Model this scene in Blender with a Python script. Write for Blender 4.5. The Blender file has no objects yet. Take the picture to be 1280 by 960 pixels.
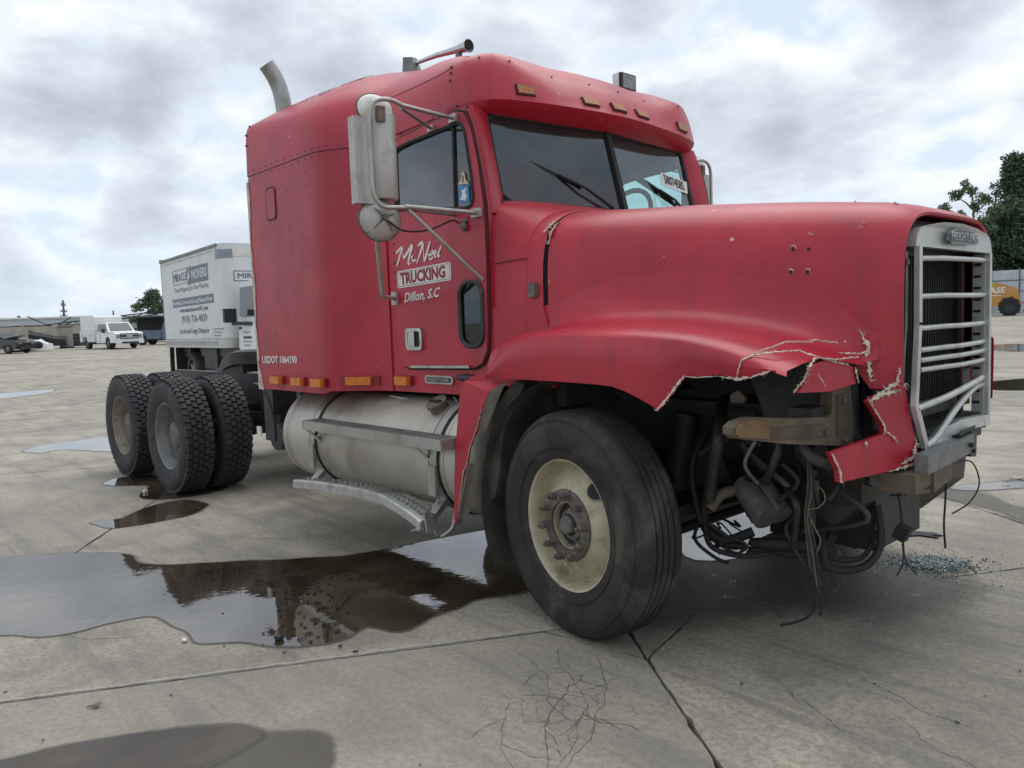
import bpy, bmesh, math, random
from math import sin, cos, pi, radians, sqrt, hypot
from mathutils import Vector, Matrix, noise
from mathutils.geometry import tessellate_polygon
V = Vector
sc = bpy.context.scene
COL = sc.collection
rnd = random.Random(7)

# ------------------------------------------------------------------ camera
cd = bpy.data.cameras.new('camera'); cam = bpy.data.objects.new('camera', cd); COL.objects.link(cam)
cd.sensor_width = 36; cd.lens = 36 * 973.8 / 1280; cd.clip_start = .05; cd.clip_end = 3000
_yaw, _pit, _rol = .830, .080, -.036
_f = V((-sin(_yaw) * cos(_pit), cos(_yaw) * cos(_pit), -sin(_pit)))
_r = _f.cross(V((0, 0, 1))).normalized(); _u = _r.cross(_f)
_r2 = _r * cos(_rol) + _u * sin(_rol); _u2 = _u * cos(_rol) - _r * sin(_rol)
_m = Matrix((_r2, _u2, -_f)).transposed().to_4x4(); _m.translation = (2.37, -3.641, 1.426)
cam.matrix_world = _m
sc.camera = cam
sc.view_settings.view_transform = 'Standard'; sc.view_settings.look = 'None'
sc.view_settings.exposure = 0.42; sc.view_settings.gamma = 1.0

# ------------------------------------------------------------------ sky and sun (overcast)
SUN_EL, SUN_AZ = radians(70), radians(-30)
wd = bpy.data.worlds.new('World'); sc.world = wd; wd.use_nodes = True
wt = wd.node_tree; wt.nodes.clear()
def wn(t, **k):
    n = wt.nodes.new(t)
    for a, b in k.items(): setattr(n, a, b)
    return n
def ramp(nt, src, stops, interp='LINEAR'):
    n = nt.nodes.new('ShaderNodeValToRGB'); n.color_ramp.interpolation = interp
    e = n.color_ramp.elements
    while len(e) < len(stops): e.new(.5)
    for el, (p, c) in zip(e, stops):
        el.position = p; el.color = (c if len(c) == 4 else (*c, 1)) if hasattr(c, '__len__') else (c, c, c, 1)
    nt.links.new(src, n.inputs[0]); return n.outputs[0]
def mth(nt, op, a, b=None, c=None, clamp=False):
    n = nt.nodes.new('ShaderNodeMath'); n.operation = op; n.use_clamp = clamp
    for i, x in enumerate((a, b, c)):
        if x is None: continue
        if isinstance(x, (int, float)): n.inputs[i].default_value = x
        else: nt.links.new(x, n.inputs[i])
    return n.outputs[0]
def mixc(nt, fac, a, b):
    n = nt.nodes.new('ShaderNodeMix'); n.data_type = 'RGBA'
    for i, x in ((0, fac), (6, a), (7, b)):
        if isinstance(x, (int, float)): n.inputs[i].default_value = x
        elif isinstance(x, (tuple, list)): n.inputs[i].default_value = (*x[:3], 1)
        else: nt.links.new(x, n.inputs[i])
    return n.outputs[2]
def nz(nt, vec, scale, detail=4, rough=.55, dist=0, out=0):
    n = nt.nodes.new('ShaderNodeTexNoise'); n.inputs['Scale'].default_value = scale
    n.inputs['Detail'].default_value = detail; n.inputs['Roughness'].default_value = rough
    n.inputs['Distortion'].default_value = dist
    if vec is not None: nt.links.new(vec, n.inputs['Vector'])
    return n.outputs[out]
sky = wn('ShaderNodeTexSky', sky_type='NISHITA', sun_disc=False, sun_elevation=SUN_EL, sun_rotation=SUN_AZ)
sky.air_density = 1.0; sky.dust_density = 3.0; sky.ozone_density = 1.0
geo = wn('ShaderNodeTexCoord'); sep = wn('ShaderNodeSeparateXYZ'); wt.links.new(geo.outputs['Generated'], sep.inputs[0])
dz = mth(wt, 'ADD', mth(wt, 'MAXIMUM', sep.outputs[2], 0.0), .34)
cx, cy = mth(wt, 'DIVIDE', sep.outputs[0], dz), mth(wt, 'DIVIDE', sep.outputs[1], dz)
def cvec(ox, oy, sx=1, sy=1):
    n = wn('ShaderNodeCombineXYZ')
    wt.links.new(mth(wt, 'MULTIPLY_ADD', cx, sx, ox), n.inputs[0]); wt.links.new(mth(wt, 'MULTIPLY_ADD', cy, sy, oy), n.inputs[1])
    return n.outputs[0]
CL0 = (15.2, 3.1)
n1 = nz(wt, cvec(*CL0), 2.9, 12, .58, .12)
n2 = nz(wt, cvec(CL0[0], CL0[1], .95, .95), 2.9, 7, .52, .12)      # density above: shades the undersides
n3 = nz(wt, cvec(11, 5), .42, 4, .5)
n4 = nz(wt, cvec(7, 2), 3.2, 6, .6, .4)
cov = mth(wt, 'ADD', mth(wt, 'MULTIPLY', n1, .85), mth(wt, 'MULTIPLY', n3, .2))
thick = mth(wt, 'ADD', mth(wt, 'ADD', mth(wt, 'MULTIPLY', n2, .62), mth(wt, 'MULTIPLY', n1, .33)), mth(wt, 'MULTIPLY', n4, .10))
cloudcol = ramp(wt, thick, [(.44, (7.7, 7.9, 8.15)), (.495, (6.7, 7.15, 7.7)), (.55, (5.3, 5.8, 6.45)), (.65, (3.8, 4.25, 4.9))])
thin = mixc(wt, .88, sky.outputs[0], (5.6, 6.55, 7.5))                # thin veil over the blue
cl = mixc(wt, ramp(wt, cov, [(.41, 0), (.50, 1)]), thin, cloudcol)
hor = ramp(wt, sep.outputs[2], [(.0, 1), (.05, .75), (.22, 0)])
cl = mixc(wt, hor, cl, mixc(wt, .35, (6.1, 7.0, 7.8), cl))
bg = wn('ShaderNodeBackground'); bg.inputs['Strength'].default_value = .1
wt.links.new(cl, bg.inputs['Color'])
wo = wn('ShaderNodeOutputWorld'); wt.links.new(bg.outputs[0], wo.inputs['Surface'])
sl = bpy.data.lights.new('sun', 'SUN'); sl.energy = 1.3; sl.angle = radians(60); sl.color = (1, .96, .9)
so = bpy.data.objects.new('sun', sl); COL.objects.link(so)
_sd = V((sin(SUN_AZ) * cos(SUN_EL), cos(SUN_AZ) * cos(SUN_EL), sin(SUN_EL)))
so.rotation_euler = _sd.to_track_quat('Z', 'Y').to_euler()

# ------------------------------------------------------------------ helpers
class MB:
    def __init__(s): s.bm = bmesh.new()
    def face(s, vs):
        try: return s.bm.faces.new(vs)
        except ValueError: return None
    def box(s, c, d, rot=None, taper=None):
        c = V(c); hx, hy, hz = d[0] / 2, d[1] / 2, d[2] / 2
        vs = []
        for z in (-hz, hz):
            k = taper if (taper and z > 0) else 1
            for x, y in ((-hx, -hy), (hx, -hy), (hx, hy), (-hx, hy)):
                p = V((x * k, y * k, z))
                if rot is not None: p = rot @ p
                vs.append(s.bm.verts.new(c + p))
        for f in ((3, 2, 1, 0), (4, 5, 6, 7), (0, 1, 5, 4), (1, 2, 6, 5), (2, 3, 7, 6), (3, 0, 4, 7)): s.face([vs[i] for i in f])
        return s
    def bar(s, a, b, w, h, up=(0, 0, 1)):
        a, b = V(a), V(b); d = (b - a); L = d.length; d.normalize(); up = V(up)
        y = up.cross(d)
        if y.length < 1e-4: y = V((0, 1, 0)).cross(d)
        y.normalize(); z = d.cross(y)
        return s.box((a + b) / 2, (L, w, h), Matrix((d, y, z)).transposed())
    def tube(s, pts, r, n=8, cap=True):
        pts = [V(p) for p in pts]; R = r if hasattr(r, '__len__') else [r] * len(pts)
        T = []
        for i in range(len(pts)):
            t = pts[min(i + 1, len(pts) - 1)] - pts[max(i - 1, 0)]
            T.append(t.normalized() if t.length > 1e-9 else V((0, 0, 1)))
        u = T[0].orthogonal().normalized(); rings = []
        for p, t, rr in zip(pts, T, R):
            u = (u - t * u.dot(t)); u = u.normalized() if u.length > 1e-6 else t.orthogonal().normalized()
            w = t.cross(u)
            rings.append([s.bm.verts.new(p + (u * cos(2 * pi * k / n) + w * sin(2 * pi * k / n)) * rr) for k in range(n)])
        for a, b in zip(rings, rings[1:]):
            for k in range(n): s.face((a[k], a[(k + 1) % n], b[(k + 1) % n], b[k]))
        if cap: s.face(rings[0][::-1]); s.face(rings[-1])
        return s
    def cyl(s, a, b, r, r2=None, n=16, cap=True): return s.tube([a, b], [r, r if r2 is None else r2], n, cap)
    def lathe(s, prof, o, ax, n=48, closed=False):
        o, ax = V(o), V(ax).normalized(); u = ax.orthogonal().normalized(); w = ax.cross(u); rings = []
        for r, h in prof:
            if r < 1e-5: rings.append([s.bm.verts.new(o + ax * h)])
            else: rings.append([s.bm.verts.new(o + ax * h + (u * cos(2 * pi * k / n) + w * sin(2 * pi * k / n)) * r) for k in range(n)])
        prs = list(zip(rings, rings[1:])) + ([(rings[-1], rings[0])] if closed else [])
        for a, b in prs:
            for k in range(n):
                j = (k + 1) % n
                if len(a) == 1 and len(b) == 1: continue
                if len(a) == 1: s.face((a[0], b[j], b[k]))
                elif len(b) == 1: s.face((a[k], a[j], b[0]))
                else: s.face((a[k], a[j], b[j], b[k]))
        return s
    def plate(s, poly, holes, fn, th):
        """flat (or bent) sheet with holes: fn maps (u,v) to 3D, th is the thickness vector"""
        th = V(th); loops = [poly] + list(holes)
        tris = tessellate_polygon([[V((p[0], p[1], 0)) for p in l] for l in loops])
        flat = [p for l in loops for p in l]
        A = [s.bm.verts.new(V(fn(*p))) for p in flat]; B = [s.bm.verts.new(V(fn(*p)) + th) for p in flat]
        for t in tris:
            s.face([A[i] for i in t]); s.face([B[i] for i in reversed(t)])
        k = 0
        for l in loops:
            for i in range(len(l)):
                j = (i + 1) % len(l); s.face((A[k + i], B[k + i], B[k + j], A[k + j]))
            k += len(l)
        return s
    def prism(s, pts, th):
        pts = [V(p) for p in pts]; th = V(th)
        A = [s.bm.verts.new(p) for p in pts]; B = [s.bm.verts.new(p + th) for p in pts]
        s.face(A); s.face(B[::-1])
        for i in range(len(A)):
            j = (i + 1) % len(A); s.face((A[i], B[i], B[j], A[j]))
        return s
    def grid(s, rows, closed=False):
        R = [[s.bm.verts.new(V(p)) for p in r] for r in rows]
        for a, b in zip(R, R[1:]):
            m = len(a)
            for k in range(m if closed else m - 1): s.face((a[k], a[(k + 1) % m], b[(k + 1) % m], b[k]))
        return s
    def ball(s, c, r, n=8, m=6):
        c = V(c); r = V(r) if hasattr(r, '__len__') else V((r, r, r))
        return s.lathe_raw(c, r, n, m)
    def lathe_raw(s, c, r, n, m):
        rings = []
        for i in range(m + 1):
            t = pi * i / m
            if i in (0, m): rings.append([s.bm.verts.new(c + V((0, 0, cos(t) * r.z)))])
            else: rings.append([s.bm.verts.new(c + V((sin(t) * cos(2 * pi * k / n) * r.x, sin(t) * sin(2 * pi * k / n) * r.y, cos(t) * r.z))) for k in range(n)])
        for a, b in zip(rings, rings[1:]):
            for k in range(n):
                j = (k + 1) % n
                if len(a) == 1: s.face((a[0], b[k], b[j]))
                elif len(b) == 1: s.face((a[k], b[0], a[j]))
                else: s.face((a[k], b[k], b[j], a[j]))
        return s
    def mesh(s, name, mat, smooth=35, recalc=True, bevel=0, seg=1):
        if bevel:
            es = [e for e in s.bm.edges if len(e.link_faces) == 2 and e.calc_face_angle(0) > .5]
            bmesh.ops.bevel(s.bm, geom=es, offset=bevel, segments=seg, affect='EDGES', clamp_overlap=True)
        if recalc: bmesh.ops.recalc_face_normals(s.bm, faces=s.bm.faces)
        me = bpy.data.meshes.new(name); s.bm.to_mesh(me); s.bm.free()
        for m in (mat if isinstance(mat, (list, tuple)) else [mat]): me.materials.append(m)
        if smooth is not None and len(me.polygons):
            me.shade_smooth(); me.set_sharp_from_angle(angle=radians(smooth))
        return me
    def build(s, name, mat, parent=None, loc=None, rot=None, **k):
        o = bpy.data.objects.new(name, s.mesh(name, mat, **k)); COL.objects.link(o)
        if parent: o.parent = parent
        if loc is not None: o.location = loc
        if rot is not None: o.rotation_euler = rot
        return o
def inst(src, name, parent, loc=(0, 0, 0), rot=(0, 0, 0)):
    o = bpy.data.objects.new(name, src.data if hasattr(src, 'data') else src); COL.objects.link(o)
    o.parent = parent; o.location = loc; o.rotation_euler = rot; return o
def thing(name, label, cat, loc=(0, 0, 0), rz=0, group=None):
    o = bpy.data.objects.new(name, None); COL.objects.link(o); o.location = loc; o.rotation_euler = (0, 0, rz)
    o.empty_display_size = .3
    return tag(o, label, cat, group)
def tag(o, label, cat, group=None):
    o['label'] = label; o['category'] = cat
    if group: o['group'] = group
    return o
def stuff(o): o['kind'] = 'stuff'; return o
def text(name, body, size, mat, parent, o, ux, uy, ex=.001, shear=0, sp=1, off=0, align='LEFT', fit=None):
    cu = bpy.data.curves.new(name, 'FONT'); cu.body = body; cu.size = size; cu.extrude = ex; cu.shear = shear
    cu.space_character = sp; cu.offset = off; cu.align_x = align; cu.resolution_u = 2
    t = bpy.data.objects.new(name, cu); COL.objects.link(t)
    dg = bpy.context.evaluated_depsgraph_get(); me = bpy.data.meshes.new_from_object(t.evaluated_get(dg))
    bpy.data.objects.remove(t)
    ux, uy = V(ux).normalized(), V(uy).normalized(); n = ux.cross(uy)
    if fit:
        xs = [v.co.x for v in me.vertices]; k = fit / (max(xs) - min(xs)); x0 = min(xs)
    else: k, x0 = 1, 0
    for v in me.vertices: v.co = V(o) + ux * ((v.co.x - x0) * k if fit else v.co.x) + uy * v.co.y + n * (v.co.z + ex)
    me.materials.clear(); me.materials.append(mat); me.name = name
    ob = bpy.data.objects.new(name, me); COL.objects.link(ob); ob.parent = parent; return ob
def catmull(P, k=6, closed=True):
    P = [V(p) for p in P]; n = len(P); out = []
    for i in range(n if closed else n - 1):
        g = (lambda j: P[j % n]) if closed else (lambda j: P[max(0, min(n - 1, j))])
        a, b, c, d = g(i - 1), g(i), g(i + 1), g(i + 2)
        for t in range(k):
            t /= k
            out.append(.5 * (2 * b + (c - a) * t + (2 * a - 5 * b + 4 * c - d) * t * t + (3 * b - a - 3 * c + d) * t ** 3))
    if not closed: out.append(P[-1])
    return out
def rrect(x0, x1, z0, z1, r, k=5):
    out = []
    for cx_, cz_, a in ((x1 - r, z1 - r, 0), (x0 + r, z1 - r, 90), (x0 + r, z0 + r, 180), (x1 - r, z0 + r, 270)):
        for i in range(k + 1):
            t = radians(a + 90 * i / k); out.append((cx_ + r * cos(t), cz_ + r * sin(t)))
    return out
def lerp(a, b, t): return a + (b - a) * t
def interp(tab, x):
    if x <= tab[0][0]: return tab[0][1]
    for (a, p), (b, q) in zip(tab, tab[1:]):
        if x <= b: return lerp(p, q, (x - a) / (b - a))
    return tab[-1][1]
def torn(mb, pts, r=.007, seed=0, step=.007, n=None):
    """ragged fibreglass edge: flat splinters and fibres of uneven length laid along a torn line"""
    g = random.Random(seed); P = [V(p) for p in pts]; step = min(step, .007)
    if n is None:
        if all(-1.225 < p.y < -1.19 for p in P): n = V((0, -1, 0))
        elif sum(p.x for p in P) / len(P) > 1.08: n = V((.88, -.45, .15))
        else: n = V((.1, -.5, .86))
    n = V(n).normalized(); out = []
    for a, b in zip(P, P[1:]):
        m = max(1, int((b - a).length / step)); out += [a.lerp(b, i / m) for i in range(m)]
    out.append(P[-1]); L, R = [], []; k = len(out)
    for i, p in enumerate(out):
        t = (out[min(i + 1, k - 1)] - out[max(i - 1, 0)]).normalized(); sd = n.cross(t).normalized()
        e = min(1, .25 + 4 * min(i, k - 1 - i) / k); h = n * g.uniform(.001, .005)
        swell = .45 + .75 * abs(noise.noise(p * 23))
        L.append(p + sd * r * g.uniform(.05, 1.25) * e * swell + h); R.append(p - sd * r * g.uniform(.05, 1.25) * e * swell + h)
        if g.random() < .30:                                          # loose fibre
            f = (sd * g.choice((-1, 1)) * g.uniform(.8, 2.0) + t * g.uniform(-1.2, 1.2) + n * g.uniform(0, .6)) * r
            q = mb.bm.verts.new(p + h + f); mb.face((mb.bm.verts.new(p + h - t * r * .16), q, mb.bm.verts.new(p + h + t * r * .16)))
    LV, RV = [mb.bm.verts.new(p) for p in L], [mb.bm.verts.new(p) for p in R]; D = [mb.bm.verts.new((a + b) / 2 - n * .006) for a, b in zip(L, R)]
    for i in range(k - 1):
        mb.face((LV[i], LV[i + 1], RV[i + 1], RV[i])); mb.face((LV[i], D[i], D[i + 1], LV[i + 1])); mb.face((RV[i], RV[i + 1], D[i + 1], D[i]))
    return mb

# ------------------------------------------------------------------ materials
MATS = {}
def mat(name, col, rough=.5, metal=0, spec=.5, coat=0, var=.0, vs=3, dirt=None, dscale=2.0, bump=0, bscale=60, streak=0, rvar=0, ior=None):
    """principled with procedural tone variation, dirt and fine relief"""
    m = bpy.data.materials.new(name); m.use_nodes = True; nt = m.node_tree; b = nt.nodes['Principled BSDF']
    b.inputs['Roughness'].default_value = rough; b.inputs['Metallic'].default_value = metal
    b.inputs['Specular IOR Level'].default_value = spec; b.inputs['Coat Weight'].default_value = coat
    if ior: b.inputs['IOR'].default_value = ior
    tc = nt.nodes.new('ShaderNodeTexCoord'); vec = tc.outputs['Object']
    c = (*col[:3], 1)
    b.inputs['Base Color'].default_value = c
    if var:
        n = nz(nt, vec, vs, 6, .6, .3)
        lo = tuple(x * (1 - var) for x in col); hi = tuple(min(1, x * (1 + var)) for x in col)
        out = ramp(nt, n, [(.3, lo), (.7, hi)])
        if dirt:
            d = nz(nt, vec, dscale, 8, .68, .6)
            if streak:
                mp = nt.nodes.new('ShaderNodeMapping'); mp.inputs['Scale'].default_value = (streak, streak, .35); nt.links.new(vec, mp.inputs[0])
                d = mth(nt, 'ADD', mth(nt, 'MULTIPLY', d, .5), mth(nt, 'MULTIPLY', nz(nt, mp.outputs[0], dscale, 5, .6), .5))
            f = ramp(nt, d, [(.5, 0), (.68, .75)])
            out = mixc(nt, f, out, dirt)
        nt.links.new(out, b.inputs['Base Color'])
        if rvar: nt.links.new(mth(nt, 'MULTIPLY_ADD', n, rvar, rough - rvar / 2), b.inputs['Roughness'])
    if bump:
        bn = nt.nodes.new('ShaderNodeBump'); bn.inputs['Strength'].default_value = bump; bn.inputs['Distance'].default_value = .01
        nt.links.new(nz(nt, vec, bscale, 5, .6), bn.inputs['Height']); nt.links.new(bn.outputs[0], b.inputs['Normal'])
    MATS[name] = m; return m
def glass(name, tint, dark=.6, rough=.02, gloss=1.0):
    m = bpy.data.materials.new(name); m.use_nodes = True; nt = m.node_tree; nt.nodes.clear()
    o = nt.nodes.new('ShaderNodeOutputMaterial'); t = nt.nodes.new('ShaderNodeBsdfTransparent'); g = nt.nodes.new('ShaderNodeBsdfGlossy')
    t.inputs[0].default_value = (*[x * dark for x in tint], 1); g.inputs['Roughness'].default_value = rough; g.inputs[0].default_value = (.80, .92, 1, 1)
    ge = nt.nodes.new('ShaderNodeNewGeometry'); dp = nt.nodes.new('ShaderNodeVectorMath'); dp.operation = 'DOT_PRODUCT'      # two-sided Schlick reflectance
    nt.links.new(ge.outputs['Normal'], dp.inputs[0]); nt.links.new(ge.outputs['Incoming'], dp.inputs[1])
    fr = mth(nt, 'MULTIPLY_ADD', mth(nt, 'POWER', mth(nt, 'SUBTRACT', 1, mth(nt, 'ABSOLUTE', dp.outputs['Value'])), 5), .93, .07)
    mx = nt.nodes.new('ShaderNodeMixShader'); nt.links.new(mth(nt, 'MULTIPLY', fr, gloss, clamp=True), mx.inputs[0])
    nt.links.new(t.outputs[0], mx.inputs[1]); nt.links.new(g.outputs[0], mx.inputs[2])
    d = nt.nodes.new('ShaderNodeBsdfDiffuse'); d.inputs[0].default_value = (.35, .36, .35, 1)
    mx2 = nt.nodes.new('ShaderNodeMixShader'); tc = nt.nodes.new('ShaderNodeTexCoord')
    nt.links.new(ramp(nt, nz(nt, tc.outputs['Object'], 4, 7, .7), [(.4, .005), (.8, .03)]), mx2.inputs[0])     # dust film
    nt.links.new(mx.outputs[0], mx2.inputs[1]); nt.links.new(d.outputs[0], mx2.inputs[2]); nt.links.new(mx2.outputs[0], o.inputs[0])
    MATS[name] = m; return m

# faded fleet-red paint: chalky, mottled, a little road film and small stone chips
RED = bpy.data.materials.new('red_paint'); RED.use_nodes = True
nt = RED.node_tree; b = nt.nodes['Principled BSDF']; tc = nt.nodes.new('ShaderNodeTexCoord'); vec = tc.outputs['Object']
base = ramp(nt, nz(nt, vec, 1.3, 7, .62, .5), [(.36, (.330, .0085, .0250)), (.52, (.410, .0115, .0320)), (.66, (.470, .019, .042))])
fade = ramp(nt, nz(nt, vec, 9, 6, .7), [(.5, 0), (.8, .10)])
base = mixc(nt, fade, base, (.38, .075, .09))
base = mixc(nt, ramp(nt, nz(nt, vec, .9, 8, .68, .8), [(.48, 0), (.68, .20)]), base, (.46, .060, .090))          # chalky faded areas
base = mixc(nt, ramp(nt, nz(nt, vec, 2.6, 9, .72), [(.54, 0), (.70, .26)]), base, (.23, .010, .022))         # grime film
mp = nt.nodes.new('ShaderNodeMapping'); mp.inputs['Scale'].default_value = (5, 5, .45); nt.links.new(vec, mp.inputs[0])
base = mixc(nt, ramp(nt, nz(nt, mp.outputs[0], 2.2, 6, .65), [(.50, 0), (.68, .40)]), base, (.20, .020, .028))
chip = nt.nodes.new('ShaderNodeTexVoronoi'); chip.inputs['Scale'].default_value = 14; nt.links.new(vec, chip.inputs['Vector'])
cm = mth(nt, 'LESS_THAN', chip.outputs['Distance'], mth(nt, 'MULTIPLY', ramp(nt, nz(nt, vec, 5, 3), [(.54, 0), (.72, 1)]), .12))
base = mixc(nt, mth(nt, 'MULTIPLY', cm, .7), base, (.62, .55, .50))
nt.links.new(base, b.inputs['Base Color'])
nt.links.new(mth(nt, 'MULTIPLY_ADD', nz(nt, vec, 6, 5), +.22, .30), b.inputs['Roughness'])
b.inputs['Specular IOR Level'].default_value = .46; b.inputs['Coat Weight'].default_value = .14; b.inputs['Coat Roughness'].default_value = .3
bn = nt.nodes.new('ShaderNodeBump'); bn.inputs['Strength'].default_value = .22; bn.inputs['Distance'].default_value = .012
nt.links.new(mth(nt, 'ADD', nz(nt, vec, 3.2, 3, .5), mth(nt, 'MULTIPLY', nz(nt, vec, 130, 2, .5), .02)), bn.inputs['Height']); nt.links.new(bn.outputs[0], b.inputs['Normal'])

BLACK = mat('black_rubber', (.012, .012, .013), .7, var=.3, vs=8, bump=.2, bscale=90)
TYRE = mat('tyre_rubber', (.028, .026, .026), .72, spec=.35, var=.35, vs=6, dirt=(.105, .092, .078), dscale=4, bump=.25, bscale=120)
TYRE2 = mat('lug_tyre_rubber', (.034, .035, .038), .75, spec=.35, var=.25, vs=9, dirt=(.09, .085, .08), dscale=6, bump=.25, bscale=110)
GREASE = mat('greasy_metal', (.014, .0135, .013), .5, var=.5, vs=6, dirt=(.04, .034, .028), dscale=7, bump=.4, bscale=40)
FRAME = mat('frame_paint', (.020, .020, .022), .55, var=.4, vs=5, dirt=(.06, .053, .046), dscale=6, bump=.3, bscale=50)
BADGE = mat('badge_pewter', (.23, .24, .26), .4, .6, var=.2, vs=20)
GREYM = mat('grey_steel', (.20, .20, .20), .5, .5, var=.3, vs=8, dirt=(.07, .065, .06), dscale=6, bump=.2)
ALU = mat('weathered_aluminium', (.40, .39, .365), .42, .75, var=.16, vs=5, dirt=(.22, .195, .16), dscale=3.0, streak=2.5, bump=.12, bscale=30, rvar=.2)
TANKM = mat('tank_aluminium', (.46, .435, .38), .46, .55, var=.15, vs=3, dirt=(.27, .235, .175), dscale=2.4, streak=2, bump=.1, bscale=25, rvar=.2)
CHROME = mat('dull_chrome', (.50, .50, .50), .22, .95, var=.12, vs=9, dirt=(.28, .25, .22), dscale=8)
GRILLE = mat('grille_silver', (.50, .505, .49), .38, .35, var=.1, vs=5, dirt=(.32, .30, .27), dscale=7, bump=.08)
MIRROR = mat('mirror_shell', (.44, .43, .40), .42, .35, var=.1, vs=6, dirt=(.30, .28, .25), dscale=9, bump=.12, bscale=40)
WHITEP = mat('white_paint', (.72, .735, .735), .35, var=.06, vs=2, dirt=(.60, .60, .58), dscale=2.5, streak=1.2)
BOXW = mat('box_white', (.64, .66, .665), .45, var=.05, vs=1.4, dirt=(.50, .50, .48), dscale=1.2, streak=2)
CREAM = mat('torn_fibreglass', (.56, .50, .41), .9, var=.35, vs=45, dirt=(.36, .30, .23), dscale=30)
RIM = mat('cream_rim_paint', (.44, .395, .275), .5, var=.16, vs=10, dirt=(.17, .12, .065), dscale=5.5, bump=.2, bscale=60)
RIM2 = mat('silver_rim_paint', (.22, .225, .225), .5, .2, var=.2, vs=10, dirt=(.16, .14, .12), dscale=8, bump=.2)
HUBM = mat('hub_iron', (.13, .115, .10), .6, .3, var=.35, vs=25, dirt=(.24, .185, .13), dscale=14, bump=.4, bscale=90)
RUST = mat('rusty_bracket', (.135, .105, .072), .75, .1, var=.25, vs=9, dirt=(.085, .068, .05), dscale=7, bump=.35, bscale=50)
BROWN = mat('bare_rust', (.20, .115, .055), .8, var=.3, vs=14, dirt=(.13, .10, .06), dscale=10, bump=.3)
AMBER = mat('amber_lens', (.62, .17, .012), .3, var=.2, vs=30, dirt=(.40, .14, .03), dscale=20)
AMBERD = mat('faded_amber_lens', (.38, .145, .045), .4, var=.2, vs=30, dirt=(.30, .15, .09), dscale=20)
DARKPL = mat('dark_plastic', (.02, .021, .023), .5, var=.3, vs=6, dirt=(.07, .066, .06), dscale=8)
INTER = mat('cab_trim', (.035, .036, .042), .8, var=.3, vs=4)
SEATM = mat('seat_cloth', (.05, .05, .06), .95, var=.3, vs=8)
PAINTW = mat('sign_white', (.72, .70, .67), .5, var=.08, vs=12, dirt=(.58, .52, .48), dscale=14)
SIGNRED = mat('sign_red', (.24, .018, .02), .5, var=.15, vs=9)
INK = mat('black_ink', (.03, .035, .045), .6)
GREYINK = mat('grey_ink', (.17, .20, .25), .6, var=.1, vs=5)
FAINT = mat('faint_ink', (.33, .35, .38), .6)
BLUE = mat('sticker_blue', (.03, .22, .50), .5, var=.15, vs=30)
TAN = mat('sticker_tan', (.62, .48, .33), .6)
DARKG = mat('wheel_well_liner', (.05, .047, .043), .85, var=.35, vs=4, dirt=(.12, .105, .085), dscale=4, bump=.3)
RADI = mat('radiator_core', (.018, .019, .021), .5, .3, var=.4, vs=5, dirt=(.05, .048, .045), dscale=4, bump=.5, bscale=220)
COPPER = mat('wire_sheath', (.15, .115, .075), .6, var=.4, vs=40)
LENS = mat('work_lamp_lens', (.20, .22, .235), .12, spec=.8, var=.4, vs=50)
WSG = glass('windshield_glass', (.66, .90, .86), .97, gloss=1.25)
DOORG = glass('door_glass', (.70, .92, .92), .92, gloss=1.9)
DARKGL = glass('dark_glass', (.4, .5, .55), .30, gloss=1.1)
SHADOWG = mat('vehicle_window', (.03, .04, .05), .08, spec=.7, var=.3, vs=2)

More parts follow.
